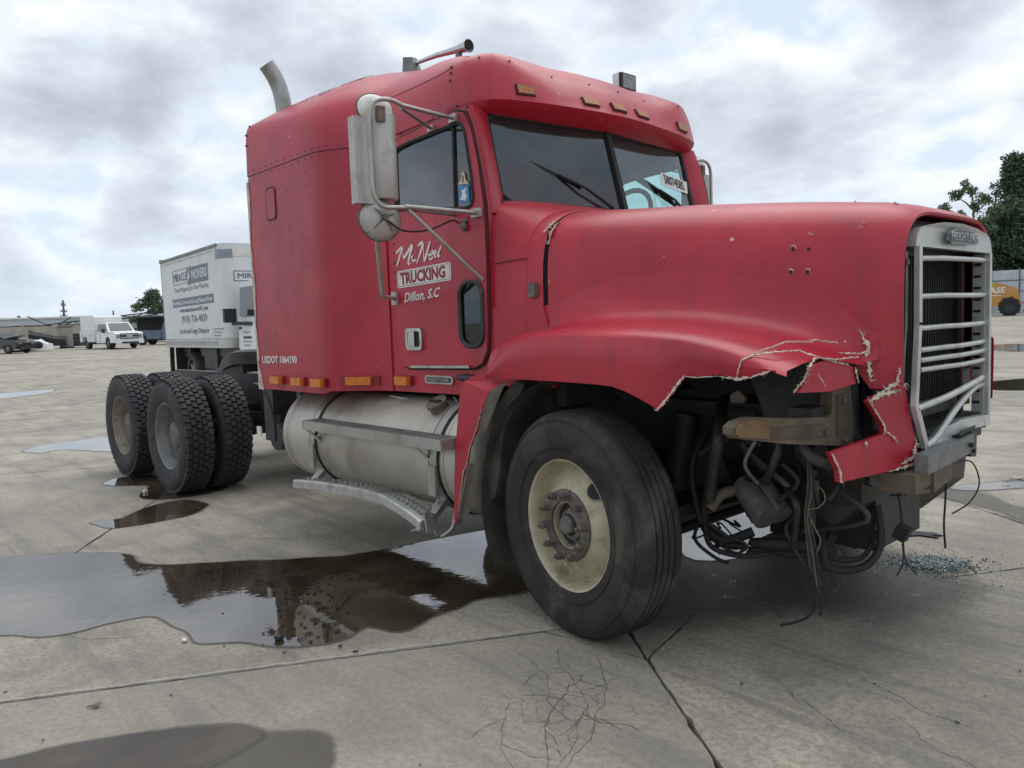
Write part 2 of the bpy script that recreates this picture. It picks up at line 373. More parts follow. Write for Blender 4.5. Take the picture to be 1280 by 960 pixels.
# ------------------------------------------------------------------ ground
def concrete(name, near=True):
    m = bpy.data.materials.new(name); m.use_nodes = True; nt = m.node_tree; b = nt.nodes['Principled BSDF']
    tc = nt.nodes.new('ShaderNodeTexCoord'); vec = tc.outputs['Object']
    big = nz(nt, vec, .28, 6, .6, .8); mid = nz(nt, vec, 1.5, 8, .65, .5); fine = nz(nt, vec, 38, 4, .7)
    col = ramp(nt, big, [(.36, (.275, .249, .196)), (.50, (.380, .346, .274)), (.62, (.465, .418, .325))])
    col = mixc(nt, ramp(nt, mid, [(.45, 0), (.62, .70)]), col, (.190, .175, .145))
    col = mixc(nt, ramp(nt, nz(nt, vec, .75, 9, .7, 1.0), [(.52, 0), (.62, .60)]), col, (.46, .40, .295))      # sandy residue
    # scrape and tyre marks: stretched streaks
    mp = nt.nodes.new('ShaderNodeMapping'); mp.inputs['Scale'].default_value = (.35, 3.2, 1); mp.inputs['Rotation'].default_value = (0, 0, radians(-12)); nt.links.new(vec, mp.inputs[0])
    col = mixc(nt, ramp(nt, nz(nt, mp.outputs[0], 1.6, 8, .7), [(.50, 0), (.62, .55)]), col, (.130, .123, .109))
    mp2 = nt.nodes.new('ShaderNodeMapping'); mp2.inputs['Scale'].default_value = (.5, 9, 1); mp2.inputs['Rotation'].default_value = (0, 0, radians(38)); nt.links.new(vec, mp2.inputs[0])
    col = mixc(nt, ramp(nt, nz(nt, mp2.outputs[0], 3.0, 6, .75), [(.60, 0), (.66, .55)]), col, (.40, .375, .32))
    mp3 = nt.nodes.new('ShaderNodeMapping'); mp3.inputs['Scale'].default_value = (.6, 12, 1); mp3.inputs['Rotation'].default_value = (0, 0, radians(-50)); nt.links.new(vec, mp3.inputs[0])
    col = mixc(nt, ramp(nt, nz(nt, mp3.outputs[0], 2.2, 6, .75), [(.62, 0), (.67, .5)]), col, (.09, .08, .065))
    col = mixc(nt, ramp(nt, fine, [(.38, .50), (.58, 0)]), col, (.115, .106, .09))
    col = mixc(nt, ramp(nt, nz(nt, vec, 90, 3, .7), [(.55, 0), (.72, .35)]), col, (.50, .47, .40))
    v1 = nt.nodes.new('ShaderNodeTexVoronoi'); v1.inputs['Scale'].default_value = 26; nt.links.new(vec, v1.inputs['Vector'])
    sp = mth(nt, 'MULTIPLY', mth(nt, 'LESS_THAN', v1.outputs['Distance'], .09), ramp(nt, nz(nt, vec, 1.1, 4), [(.5, 0), (.62, 1)]))
    col = mixc(nt, mth(nt, 'MULTIPLY', sp, .8), col, (.05, .047, .042))                                       # grit
    hgt = mth(nt, 'ADD', mth(nt, 'MULTIPLY', fine, .25), mth(nt, 'MULTIPLY', mid, .6))
    if near:
        oi = nt.nodes.new('ShaderNodeObjectInfo'); sepc = nt.nodes.new('ShaderNodeSeparateColor'); nt.links.new(oi.outputs['Color'], sepc.inputs[0])
        col = mixc(nt, mth(nt, 'MULTIPLY', sepc.outputs[0], .62), col, (.215, .202, .174))
        # crazed patch in front of the wheel
        wv = nt.nodes.new('ShaderNodeVectorMath'); wv.operation = 'MULTIPLY_ADD'
        nd = nt.nodes.new('ShaderNodeTexNoise'); nd.inputs['Scale'].default_value = 5; nd.inputs['Detail'].default_value = 5; nt.links.new(vec, nd.inputs['Vector'])
        nt.links.new(nd.outputs['Color'], wv.inputs[0]); wv.inputs[1].default_value = (.16, .16, 0); nt.links.new(vec, wv.inputs[2])
        vo = nt.nodes.new('ShaderNodeTexVoronoi'); vo.feature = 'DISTANCE_TO_EDGE'; vo.inputs['Scale'].default_value = 10; nt.links.new(wv.outputs[0], vo.inputs['Vector'])
        sx = nt.nodes.new('ShaderNodeSeparateXYZ'); nt.links.new(vec, sx.inputs[0])
        dx = mth(nt, 'DIVIDE', mth(nt, 'ADD', sx.outputs[0], -.42), .46); dy = mth(nt, 'DIVIDE', mth(nt, 'ADD', sx.outputs[1], 1.58), .40)
        rr = mth(nt, 'ADD', mth(nt, 'MULTIPLY', dx, dx), mth(nt, 'MULTIPLY', dy, dy))
        msk = mth(nt, 'SUBTRACT', 1.25, mth(nt, 'ADD', rr, mth(nt, 'MULTIPLY', nz(nt, vec, 7, 4), .9)), clamp=True)
        ck = mth(nt, 'LESS_THAN', vo.outputs['Distance'], mth(nt, 'MULTIPLY', msk, .030))
        col = mixc(nt, mth(nt, 'MULTIPLY', ck, .40), col, (.055, .045, .034))
        hgt = mth(nt, 'SUBTRACT', hgt, mth(nt, 'MULTIPLY', ck, .5))
    nt.links.new(col, b.inputs['Base Color'])
    nt.links.new(mth(nt, 'MULTIPLY_ADD', mid, .25, .55), b.inputs['Roughness']); b.inputs['Specular IOR Level'].default_value = .4
    bn = nt.nodes.new('ShaderNodeBump'); bn.inputs['Strength'].default_value = .45; bn.inputs['Distance'].default_value = .012
    nt.links.new(hgt, bn.inputs['Height']); nt.links.new(bn.outputs[0], b.inputs['Normal'])
    return m
CONC = concrete('yard_concrete'); CONCF = concrete('far_concrete', False)
JOINT = mat('joint_dirt', (.085, .076, .062), .95, var=.4, vs=30, bump=.5, bscale=60)
CR = (-2.0, 3.0); SLABR = 21.0
def gz(x, y):
    r = hypot(x, y); return .0115 * max(0, min(r, 92) - 24)
mb = MB(); rows = []
RS = [0.01, 7, 14, SLABR, SLABR + .02, 26, 32, 40, 50, 62, 75, 92, 120, 200, 400, 900]
for i, r in enumerate(RS):
    row = []
    for k in range(96):
        x, y = CR[0] + r * cos(2 * pi * k / 96), CR[1] + r * sin(2 * pi * k / 96)
        row.append((x, y, -.035 if i < 4 else gz(x, y)))
    rows.append(row)
mb.grid(rows, closed=True)
ground = mb.build('ground', [JOINT, CONCF], smooth=None); ground['kind'] = 'structure'
for p in ground.data.polygons:
    if hypot(p.center[0] - CR[0], p.center[1] - CR[1]) > SLABR * .97: p.material_index = 1

# slabs: one disc of concrete split along its joints and broken corners
UA = V((.485, .875)); UC = V((.81, -.587)); NA = V((.875, -.485)); NC = V((.587, .81))
def split(poly, n, d):
    A, B = [], []
    for i, p in enumerate(poly):
        q = poly[(i + 1) % len(poly)]; a, c = n.dot(p) - d, n.dot(q) - d
        (A if a < 0 else B).append(p)
        if (a < 0) != (c < 0):
            x = p.lerp(q, a / (a - c)); A.append(x); B.append(x)
    return A, B
def splits(polys, n, ds):
    for d in ds:
        out = []
        for p in polys:
            for h in split(p, n, d):
                if len(h) > 2: out.append(h)
        polys = out
    return polys
disc = [V((CR[0] + SLABR * cos(2 * pi * k / 64), CR[1] + SLABR * sin(2 * pi * k / 64))) for k in range(64)]
L, R = split(disc, NA, .475)
c0 = -.681
Rb, Ra = split(R, NC, c0)
def line(p, q):
    d = (V(q) - V(p)).normalized(); n = V((-d.y, d.x)); return n, n.dot(V(p))
slabs = splits([Rb], *[line((-.13, -1.21), (.396, -1.123))][0:1][0][:1], [line((-.13, -1.21), (.396, -1.123))[1]])
n2_, d2_ = line((.396, -1.123), (.243, -.548))
ra = splits([Ra], n2_, [d2_])
tri = [p for p in ra if len(p) <= 4 and max((q - V((.2, -.9))).length for q in p) < 1.5]
big = [p for p in ra if p not in tri]
slabs = [s for s in splits(slabs, NA, [4.6]) ] + tri + splits(splits(big, NC, [4.0, 8.6, 13.2]), NA, [4.7, 9.3, 14])
Lb, La = split(L, NC, 2.27)
slabs += splits(splits([La], NA, [-1.27, -5.9, -10.5, -15]), NC, [6.9, 11.5, 16.1])
slabs += splits(splits([Lb], NA, [-5.4, -10, -14.6]), NC, [-3.9, -8.6])
def slab(poly, i):
    g = random.Random(i); pts = []; c = sum(poly, V((0, 0))) / len(poly); n = len(poly)
    for a in range(n):
        p, q = poly[a], poly[(a + 1) % n]; d = q - p
        if d.length < 1e-4: continue
        nn = V((-d.y, d.x)).normalized()
        if nn.dot(c - p) < 0: nn = -nn
        dist = max(1.0, ((p + q) / 2 - V((.5, -1.2))).length)
        m = max(1, min(80, int(d.length / (.05 if dist < 4 else .12 if dist < 9 else .5))))
        edge = hypot((p.x + q.x) / 2 - CR[0], (p.y + q.y) / 2 - CR[1]) > SLABR * .985
        for k in range(m):
            t = k / m; w = 0 if edge else .0055 + g.random() ** 3 * .012 + .004 * noise.noise(V((p.lerp(q, t).x * 3, p.lerp(q, t).y * 3, 1)))
            x = p.lerp(q, t)
            if k == 0 and not edge: x = x + (c - x).normalized() * .008
            pts.append(x + nn * w)
    mb = MB(); th = V((0, 0, -.034))
    mb.prism([(p.x, p.y, gz(p.x, p.y)) for p in pts], th)
    return mb.build('concrete_slab', CONC, ground, smooth=None)
for i, s in enumerate(slabs):
    so_ = slab(s, i); cc = sum(s, V((0, 0))) / len(s); inside = lambda q: all((s[(k + 1) % len(s)] - s[k]).cross(V(q) - s[k]) > 0 for k in range(len(s))) or all((s[(k + 1) % len(s)] - s[k]).cross(V(q) - s[k]) < 0 for k in range(len(s)))
    f = .75 if inside((-.3, -2.2)) else .10 if inside((.8, -.9)) else .9 if len(s) <= 4 and (cc - V((.2, -.9))).length < 1 else .25 if inside((-1.2, -1.6)) else random.Random(i).random() * .7
    so_.color = (f, f, f, 1)

# raised sealant lip along the joint that runs to the truck
mb = MB(); g = random.Random(3); P = []; RR = []
for k in range(80):
    t = k / 79; p = V((.055, -.88)) + UA * lerp(-2.9, -.34, t)
    P.append((p.x - .012 + g.uniform(-.004, .004), p.y + g.uniform(-.004, .004), .001)); RR.append(.008 * g.uniform(.5, 1.2))
mb.tube(P, RR, 5); mb.build('joint_sealant', mat('sealant', (.36, .34, .29), .9, var=.2, vs=30), ground)

# wandering cracks in the slab in front of the wheel and beyond
g = random.Random(44); mb = MB()
def crack(x, y, ang, L, w):
    p = V((x, y)); pts = [p.copy()]; a = ang
    for _ in range(int(L / .022)):
        a += g.gauss(0, .30); a = lerp(a, ang, .25); p = p + V((cos(a), sin(a))) * .022; pts.append(p.copy())
    n = len(pts); Lr, Rr = [], []
    for i, q in enumerate(pts):
        d = pts[min(i + 1, n - 1)] - pts[max(i - 1, 0)]; nn = V((-d.y, d.x)).normalized(); ww = w * g.uniform(.4, 1.3) * min(1, 4 * (1 - i / n) + .15)
        Lr.append(mb.bm.verts.new((*(q + nn * ww), .0012))); Rr.append(mb.bm.verts.new((*(q - nn * ww), .0012)))
    for i in range(n - 1): mb.face((Lr[i], Lr[i + 1], Rr[i + 1], Rr[i]))
    return pts
for (x, y, a, L_, w) in ((.05, -1.30, -.75, 1.0, .0022), (.22, -1.24, -1.0, .9, .0026), (-.05, -1.45, -.45, .7, .0018), (.30, -1.42, -.95, .75, .0030), (.20, -1.75, -.6, .6, .0018)):
    P_ = crack(x, y, a, L_, w * .7)
    for k in (.3, .6): q = P_[int(len(P_) * k)]; crack(q.x, q.y, a + g.choice((-1, 1)) * g.uniform(.6, 1.2), g.uniform(.12, .3), w * .6)
for (x, y, a, L_, w) in ((.95, -1.0, -.3, .35, .0012), (1.1, -.7, -.5, .5, .0012), (.8, -.9, -.7, .3, .001), (1.3, -.9, -.4, .4, .001), (-2.9, -1.5, .8, .9, .002), (-1.5, -2.55, -2.4, .5, .0012), (-2.4, -1.2, 2.6, .8, .0015)): crack(x, y, a, L_, w)
stuff(mb.build('hairline_cracks', mat('crack_dirt', (.105, .088, .064), .95), ground, smooth=None))
# puddles
def water_mat(name, ior):
    WATER = bpy.data.materials.new(name); WATER.use_nodes = True; nt = WATER.node_tree; nt.nodes.clear()
    o = nt.nodes.new('ShaderNodeOutputMaterial'); at = nt.nodes.new('ShaderNodeAttribute'); at.attribute_name = 'wet'
    tc = nt.nodes.new('ShaderNodeTexCoord'); vec = tc.outputs['Object']
    wet = mth(nt, 'ADD', at.outputs['Fac'], mth(nt, 'MULTIPLY', mth(nt, 'ADD', nz(nt, vec, 9, 6, .7), -.5), .5))
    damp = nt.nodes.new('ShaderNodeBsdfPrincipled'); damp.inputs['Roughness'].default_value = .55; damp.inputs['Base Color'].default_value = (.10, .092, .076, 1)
    wp = nt.nodes.new('ShaderNodeBsdfPrincipled'); wp.inputs['IOR'].default_value = ior; wp.inputs['Specular IOR Level'].default_value = .5
    nt.links.new(ramp(nt, nz(nt, vec, 2.2, 7, .65, .4), [(.32, (.022, .016, .011)), (.55, (.050, .035, .021)), (.72, (.085, .066, .044))]), wp.inputs['Base Color'])
    nt.links.new(ramp(nt, nz(nt, vec, 3, 4), [(.40, .015), (.70, .06)]), wp.inputs['Roughness'])
    bn = nt.nodes.new('ShaderNodeBump'); bn.inputs['Strength'].default_value = .05; bn.inputs['Distance'].default_value = .02
    nt.links.new(nz(nt, vec, 6, 3), bn.inputs['Height']); nt.links.new(bn.outputs[0], wp.inputs['Normal'])
    tr = nt.nodes.new('ShaderNodeBsdfTransparent')
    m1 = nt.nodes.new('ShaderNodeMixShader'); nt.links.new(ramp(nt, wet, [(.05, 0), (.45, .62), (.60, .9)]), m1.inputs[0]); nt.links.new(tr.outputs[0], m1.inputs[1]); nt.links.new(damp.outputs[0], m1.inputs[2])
    m2 = nt.nodes.new('ShaderNodeMixShader'); nt.links.new(ramp(nt, wet, [(.60, 0), (.66, 1)]), m2.inputs[0]); nt.links.new(m1.outputs[0], m2.inputs[1]); nt.links.new(wp.outputs[0], m2.inputs[2])
    nt.links.new(m2.outputs[0], o.inputs[0])
    return WATER
WATER = water_mat('puddle_water', 2.25); WATER2 = water_mat('dark_puddle_water', 1.42)
def puddle(pts, ring=.07, k=6, water=True, m=None):
    ring *= .45
    P = [V((p[0], p[1])) for p in catmull([(x, y, 0) for x, y in pts], k)]
    P = [p + V((noise.noise(V((p.x * 4, p.y * 4, 0))), noise.noise(V((p.x * 4, p.y * 4, 9))))) * .03 for p in P]
    ar = sum(P[i].cross(P[(i + 1) % len(P)]) if False else P[i].x * P[(i + 1) % len(P)].y - P[(i + 1) % len(P)].x * P[i].y for i in range(len(P)))
    if ar < 0: P = P[::-1]
    n = len(P); nr = []
    for i in range(n):
        d = P[(i + 1) % n] - P[i - 1]; nr.append(V((d.y, -d.x)).normalized() if d.length > 1e-6 else V((0, 1)))
    bm = bmesh.new(); lay = bm.verts.layers.float.new('wet'); R = []
    for off, w in ((-.35, 1.0 if water else .55), (0, .63 if water else .42), (1, 0.0)):
        r = []
        for i in range(n):
            q = P[i] + nr[i] * ring * off * (1 + .8 * noise.noise(V((P[i].x * 2.2, P[i].y * 2.2, 5))))
            v = bm.verts.new((q.x, q.y, (.004 if water else .0022) + gz(q.x, q.y))); v[lay] = w; r.append(v)
        R.append(r)
    for a, b_ in zip(R, R[1:]):
        for i in range(n): bm.faces.new((a[i], b_[i], b_[(i + 1) % n], a[(i + 1) % n]))
    f = bm.faces.new(R[0]); bmesh.ops.triangulate(bm, faces=[f])
    bmesh.ops.recalc_face_normals(bm, faces=bm.faces)
    for f in bm.faces:
        if f.normal.z < 0: f.normal_flip()
    nm = 'puddle' if water else 'damp_patch'
    me = bpy.data.meshes.new(nm); bm.to_mesh(me); bm.free(); me.materials.append(m or WATER)
    ob = bpy.data.objects.new(nm, me); COL.objects.link(ob); ob['kind'] = 'structure'; return ob
puddle([(-3.9, -2.95), (-3.672, -2.758), (-3.454, -2.524), (-3.236, -2.291), (-3.025, -2.155), (-2.734, -2.147), (-2.559, -2.037), (-2.369, -1.788), (-2.141, -1.527), (-1.889, -1.223), (-1.772, -.757), (-1.67, -.294), (-1.5, .1), (-.9, .0), (-.566, -.5), (-.56, -.896), (-.666, -1.144), (-.653, -1.312), (-.637, -1.522), (-.626, -1.668), (-.78, -1.745), (-.741, -1.898), (-.786, -2.035), (-.923, -2.161), (-1.078, -2.244), (-1.201, -2.381), (-1.34, -2.384), (-1.502, -2.402), (-1.725, -2.423), (-1.784, -2.52), (-1.795, -2.735), (-1.877, -2.889), (-2.041, -3.025), (-2.4, -3.4), (-3.4, -3.5)], .06)
puddle([(-.8, -3.5), (-.711, -3.243), (-.671, -3.108), (-.622, -2.968), (-.525, -2.809), (-.43, -2.67), (-.30, -2.57), (-.22, -2.55), (-.18, -2.62), (-.16, -2.75), (-.15, -3.0), (-.3, -3.4)], .06, m=WATER2)
puddle([(-.50, -2.78), (-.35, -2.60), (-.2, -2.506), (-.069, -2.40), (.04, -2.41), (.16, -2.46), (.26, -2.60), (.2, -3.0), (-.1, -3.3), (-.4, -3.1)], .05, 6, False)
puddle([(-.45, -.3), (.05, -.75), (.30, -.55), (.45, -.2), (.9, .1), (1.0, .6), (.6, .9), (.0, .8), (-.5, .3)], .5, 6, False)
puddle([(.0, 2.72), (.35, 2.55), (.75, 2.35), (1.1, 2.0), (1.3, 1.95), (1.2, 2.2), (.8, 2.55), (.5, 2.85), (.25, 2.95)], .16, 4, False)
puddle([(-4.156, -2.08), (-4.221, -1.978), (-4.163, -1.867), (-4.41, -1.56), (-4.406, -1.299), (-4.131, -1.227), (-3.952, -1.296), (-3.783, -1.523), (-3.799, -1.814), (-3.868, -2.018)], .05, 4)
puddle([(-5.863, -1.56), (-6.025, -1.348), (-5.9, -1.1), (-5.5, -.9), (-5.0, -.8), (-4.6, -.85), (-4.51, -1.227), (-4.704, -1.498), (-5.01, -1.463), (-5.352, -1.30), (-5.643, -1.528)], .06, 4)
puddle([(-9.171, -1.595), (-9.556, -1.244), (-9.587, -.847), (-9.619, -.429), (-9.3, .2), (-8.5, .1), (-8.219, -.627), (-8.038, -.865), (-8.761, -1.231), (-8.736, -1.504)], .08, 4)
puddle([(-21.95, -.4), (-22.22, .6), (-21.95, 1.5), (-20.6, .9), (-20.0, -.1), (-20.6, -.6)], .2, 4)
puddle([(-2.3, 12.0), (-1.913, 13.4), (-1.2, 13.2), (-1.0, 11.6), (-1.7, 10.97)], .12, 4)
puddle([(-6.2, 26.3), (-5.3, 27.0), (-4.0, 24.5), (-4.335, 22.9), (-5.4, 23.8)], .2, 4)
puddle([(-.30, .15), (-.75, .70), (-.85, 1.2), (-.5, 1.5), (-.1, 1.3), (-.15, .8), (-.05, .3)], .06, 4)
puddle([(.22, 2.95), (.42, 3.35), (.62, 3.75), (.80, 3.7), (.66, 3.3), (.40, 2.95)], .10, 4)

# ------------------------------------------------------------------ far vehicles and yard clutter
def extr(mb, prof, y0, y1, tuck=None):
    """profile (x,z) swept across y; tuck(z) gives inward lean at each side"""
    A = [(x, y0 + (tuck(z) if tuck else 0), z) for x, z in prof]; B = [(x, y1 - (tuck(z) if tuck else 0), z) for x, z in prof]
    va = [mb.bm.verts.new(p) for p in A]; vb = [mb.bm.verts.new(p) for p in B]
    mb.face(va); mb.face(vb[::-1])
    for i in range(len(va)):
        j = (i + 1) % len(va); mb.face((va[i], vb[i], vb[j], va[j]))
    return mb
def small_wheel(parent, x, y, r, w, side):
    mb = MB(); mb.lathe([(r * .55, w / 2), (r * .9, w / 2), (r, w * .36), (r, -w * .36), (r * .9, -w / 2), (r * .55, -w / 2)], (0, 0, 0), (0, 1, 0), 28, True)
    t = mb.build('wheel', TYRE, parent, (x, y, r))
    mb = MB(); mb.lathe([(r * .57, side * w * .42), (r * .5, side * w * .3), (r * .2, side * w * .34), (0, side * w * .36)], (0, 0, 0), (0, 1, 0), 20)
    for k in range(5): mb.bar((0, side * w * .4, 0), (cos(k * 1.2566) * r * .52, side * w * .42, sin(k * 1.2566) * r * .52), r * .16, .02, (0, 1, 0))
    mb.build('rim', RIM2, t)
def pickup(name, label, loc, rz, paint, bodykind):
    t = thing(name, label, 'truck', loc, rz)
    W = 1.0; tk = lambda z: .16 * max(0, z - 1.15) / .75
    cab = [(2.05, .45), (2.95, .45), (3.0, .62), (3.02, 1.08), (2.9, 1.2), (1.75, 1.30), (1.1, 1.93), (.9, 1.98), (-.35, 1.96), (-.5, 1.25), (-.5, .45), (1.15, .45), (1.2, .75), (1.45, .92), (1.75, .92), (2.0, .75)]
    mb = extr(MB(), cab, -W, W, tk); mb.build('cab', paint, t, bevel=.03, seg=2, smooth=30)
    mb = MB(); mb.prism([(1.70, -.80, 1.345), (1.70, .80, 1.345), (1.15, .70, 1.89), (1.15, -.70, 1.89)], (.03, 0, .03)); mb.build('windshield', SHADOWG, t)
    for s in (-1, 1):
        mb = MB(); y = lambda z: s * (W - tk(z) + .004)
        mb.prism([(1.45, y(1.32), 1.32), (1.0, y(1.86), 1.86), (-.25, y(1.86), 1.86), (-.3, y(1.32), 1.32)], (0, s * .01, 0)); mb.build('side_window', SHADOWG, t)
        mb = MB(); mb.box((1.3, s * 1.16, 1.36), (.12, .22, .30)); mb.build('wing_mirror', DARKPL, t, bevel=.02)
        mb = MB(); mb.box((3.0, s * .80, .93), (.08, .26, .30)); mb.build('headlight', LENS, t, bevel=.02)
        mb = MB(); mb.box((.28, s * 1.005, .85), (.012, .012, .85)); mb.build('door_edge', DARKPL, t)
        small_wheel(t, 1.6, s * .86, .41, .28, s); small_wheel(t, -2.35, s * .86, .41, .28, s)
    mb = MB(); mb.box((3.03, 0, .93), (.06, 1.3, .40)); gg = mb.build('grille', DARKPL, t, bevel=.02)
    mb = MB()
    for z in (.82, 1.04): mb.box((3.065, 0, z), (.02, 1.26, .05))
    mb.box((3.07, 0, .93), (.03, .42, .13)); mb.build('grille_bar', CHROME, gg)
    mb = MB(); mb.box((3.06, 0, .52), (.18, 1.98, .26)); mb.build('bumper', CHROME if bodykind == 'bed' else paint, t, bevel=.04)
    mb = MB(); mb.box((3.14, 0, .46), (.06, 1.2, .12)); mb.build('bumper_intake', DARKPL, t)
    mb = MB(); mb.box((.2, 0, .48), (5.2, 1.1, .22)); mb.build('chassis', FRAME, t)
    if bodykind == 'service':
        mb = MB()
        pr = [(-.56, .55), (-.56, 1.45), (-3.35, 1.45), (-3.35, .55), (-2.9, .55), (-2.8, .85), (-2.55, .98), (-2.2, .98), (-1.95, .85), (-1.85, .55)]
        extr(mb, pr, -1.12, 1.12); body = mb.build('utility_body', paint, t, bevel=.02)
        mb = MB(); extr(mb, [(-.56, 1.46), (-.60, 2.42), (-.75, 2.55), (-3.25, 2.55), (-3.35, 2.45), (-3.35, 1.46)], -1.02, 1.02); mb.build('high_roof_enclosure', paint, t, bevel=.05, seg=2)
        for s in (-1, 1):
            for x in (-.95, -1.62, -3.08):
                mb = MB(); mb.box((x, s * 1.125, 1.0), (.62 if x > -3 else .46, .03, .72)); d = mb.build('locker_door', paint, body, bevel=.01)
                mb = MB(); mb.box((x + .2, s * 1.145, 1.05), (.1, .02, .06)); mb.build('latch', DARKPL, body)
    else:
        mb = MB(); pr = [(-.56, .5), (-.56, 1.25), (-3.0, 1.25), (-3.0, .5), (-2.85, .5), (-2.78, .80), (-2.52, .92), (-2.2, .92), (-1.95, .80), (-1.87, .5)]
        extr(mb, pr, -W, W); mb.build('bed', paint, t, bevel=.03)
    return t
def T(px_xy, d=0): return (*px_xy, gz(*px_xy))
# white service truck: nose towards the camera and to the right
hd = radians(-15 + 23)
pickup('service_truck', 'white service pickup with a tall utility box body, nose to the camera', T((-62.2, 14.25)), hd - radians(2), WHITEP, 'service')
BLUEP = mat('blue_grey_paint', (.10, .14, .20), .3, coat=.4, var=.2, vs=2)
pickup('pickup_truck', 'blue grey pickup partly hidden behind the white box truck', T((-67.2, 20.5)), radians(-18 + 62), BLUEP, 'bed')

# wrecked dark car at the left edge
def wreck(name, label, loc, rz, paint, roof, L=4.4):
    t = thing(name, label, 'wrecked car', loc, rz); g = random.Random(len(name))
    prof = [(2.1, .3), (2.2, .75), (1.9, .95), (.9, 1.0), (.3, 1.42), (-.8, 1.5), (-1.6, 1.1), (-2.1, 1.0), (-2.15, .35), (-1.75, .35), (-1.65, .62), (-1.1, .62), (-1.0, .35), (1.05, .35), (1.15, .62), (1.7, .62), (1.8, .3)]
    mb = extr(MB(), prof, -.88, .88, lambda z: .2 * max(0, z - .95) / .5)
    bmesh.ops.subdivide_edges(mb.bm, edges=mb.bm.edges[:], cuts=2)
    for v in mb.bm.verts:
        k = .10 if v.co.x > .8 else .03; v.co += V((noise.noise(v.co * 2.1), noise.noise(v.co * 2.1 + V((5, 0, 0))), noise.noise(v.co * 2.1 + V((0, 7, 0))))) * k
    mb.build('body', paint, t, smooth=30)
    mb = MB(); mb.prism([(.92, -.72, 1.03), (.92, .72, 1.03), (.34, .62, 1.42), (.34, -.62, 1.42)], (.04, 0, .04)); mb.build('windshield', SHADOWG, t)
    for s in (-1, 1):
        mb = MB(); mb.prism([(.62, s * .90, 1.03), (.22, s * .80, 1.38), (-.75, s * .79, 1.44), (-1.3, s * .88, 1.06)], (0, s * .012, 0)); mb.build('side_window', SHADOWG, t)
        small_wheel(t, 1.42, s * .78, .33, .22, s); small_wheel(t, -1.38, s * .78, .33, .22, s)
        mb = MB(); mb.box((2.12, s * .6, .72), (.12, .34, .16)); mb.build('headlight', LENS, t, bevel=.02)
    mb = MB(); mb.prism([(1.0, -.7, 1.04), (1.95, -.75, 1.2), (1.95, .7, 1.34), (1.0, .7, 1.06)], (0, 0, .03)); mb.build('bent_hood', roof, t)
    mb = MB(); mb.box((2.22, .1, .42), (.16, 1.5, .2), Matrix.Rotation(.15, 3, 'X')); mb.build('bumper', DARKPL, t)
    return t
wreck('wrecked_car', 'wrecked dark car with pale hood at the far left of the yard', T((-62.9, 7.0)), radians(-10 + 48), mat('dark_car_paint', (.02, .022, .025), .3, coat=.4, var=.3), mat('car_silver', (.42, .47, .47), .3, .3, var=.15))
# crumpled white car shell
t = thing('car_shell', 'crumpled white car shell between the dark wreck and the tarped trailer', 'wrecked car', T((-65.0, 9.1)), radians(60))
mb = extr(MB(), [(1.6, .1), (1.5, .55), (.7, .8), (-.3, .95), (-1.2, .85), (-1.6, .5), (-1.5, .1)], -.8, .8, lambda z: .25 * z)
bmesh.ops.subdivide_edges(mb.bm, edges=mb.bm.edges[:], cuts=3)
for v in mb.bm.verts: v.co += V((noise.noise(v.co * 1.9), noise.noise(v.co * 1.9 + V((5, 0, 0))), noise.noise(v.co * 2.4 + V((0, 7, 0))) * .8)) * .28
mb.build('body', WHITEP, t, smooth=40)
mb = MB(); mb.box((.1, -.72, .55), (1.5, .12, .14), Matrix.Rotation(.3, 3, 'Y')); mb.build('sill', DARKPL, t)
mb = MB(); mb.ball((1.0, -.7, .45), (.3, .1, .3), 14, 8); mb.build('wheel_arch', DARKPL, t)
# covered trailer
t = thing('covered_trailer', 'low trailer under a sagging black tarpaulin beside the grey cabinet', 'trailer', T((-70.5, 11.6)), radians(78))
rows = []
for i in range(15):
    x = -1.3 + 2.6 * i / 14; h = lerp(1.55, .85, i / 14) + .18 * noise.noise(V((x * 1.4, 2, 0)))
    rows.append([(x, -.95, .25), (x, -.92, h * .78), (x, -.5, h + .1 * noise.noise(V((x * 2, 1, 0)))), (x, 0, h * .95), (x, .5, h), (x, .92, h * .8), (x, .95, .25)])
mb = MB(); mb.grid(rows); mb.face([v for v in mb.bm.verts][:7]); mb.face([v for v in mb.bm.verts][-7:]); mb.build('tarpaulin', BLACK, t)
mb = MB(); mb.box((0, 0, .32), (2.8, 1.8, .1)); mb.bar((1.3, 0, .3), (2.2, 0, .25), .1, .1); mb.build('trailer_bed', FRAME, t)
for s in (-1, 1): small_wheel(t, -.2, s * 1.0, .3, .2, s)
t = thing('storage_cabinet', 'grey metal cabinet standing between the tarped trailer and the dark bin', 'cabinet', T((-70.6, 13.0)), radians(75))
CABM = mat('cabinet_grey', (.30, .29, .27), .6, var=.2, vs=3, dirt=(.2, .17, .13), dscale=2, streak=2)
mb = MB(); mb.box((0, 0, .92), (1.0, .95, 1.6)); mb.build('body', CABM, t, bevel=.02)
mb = MB(); mb.box((0, 0, 1.76), (1.08, 1.02, .07)); mb.build('lid', DARKPL, t)
mb = MB(); mb.box((0, 0, .06), (1.0, .9, .1)); mb.build('plinth', DARKPL, t)
for s in (-.24, .24):
    mb = MB(); mb.box((s, -.485, .92), (.46, .02, 1.5)); d = mb.build('door', CABM, t)
    mb = MB(); mb.box((s * .3, -.51, .95), (.03, .03, .2)); mb.build('handle', DARKPL, d)
t = thing('waste_bin', 'dark weathered steel bin right of the grey cabinet', 'bin', T((-71.0, 14.1)), radians(75))
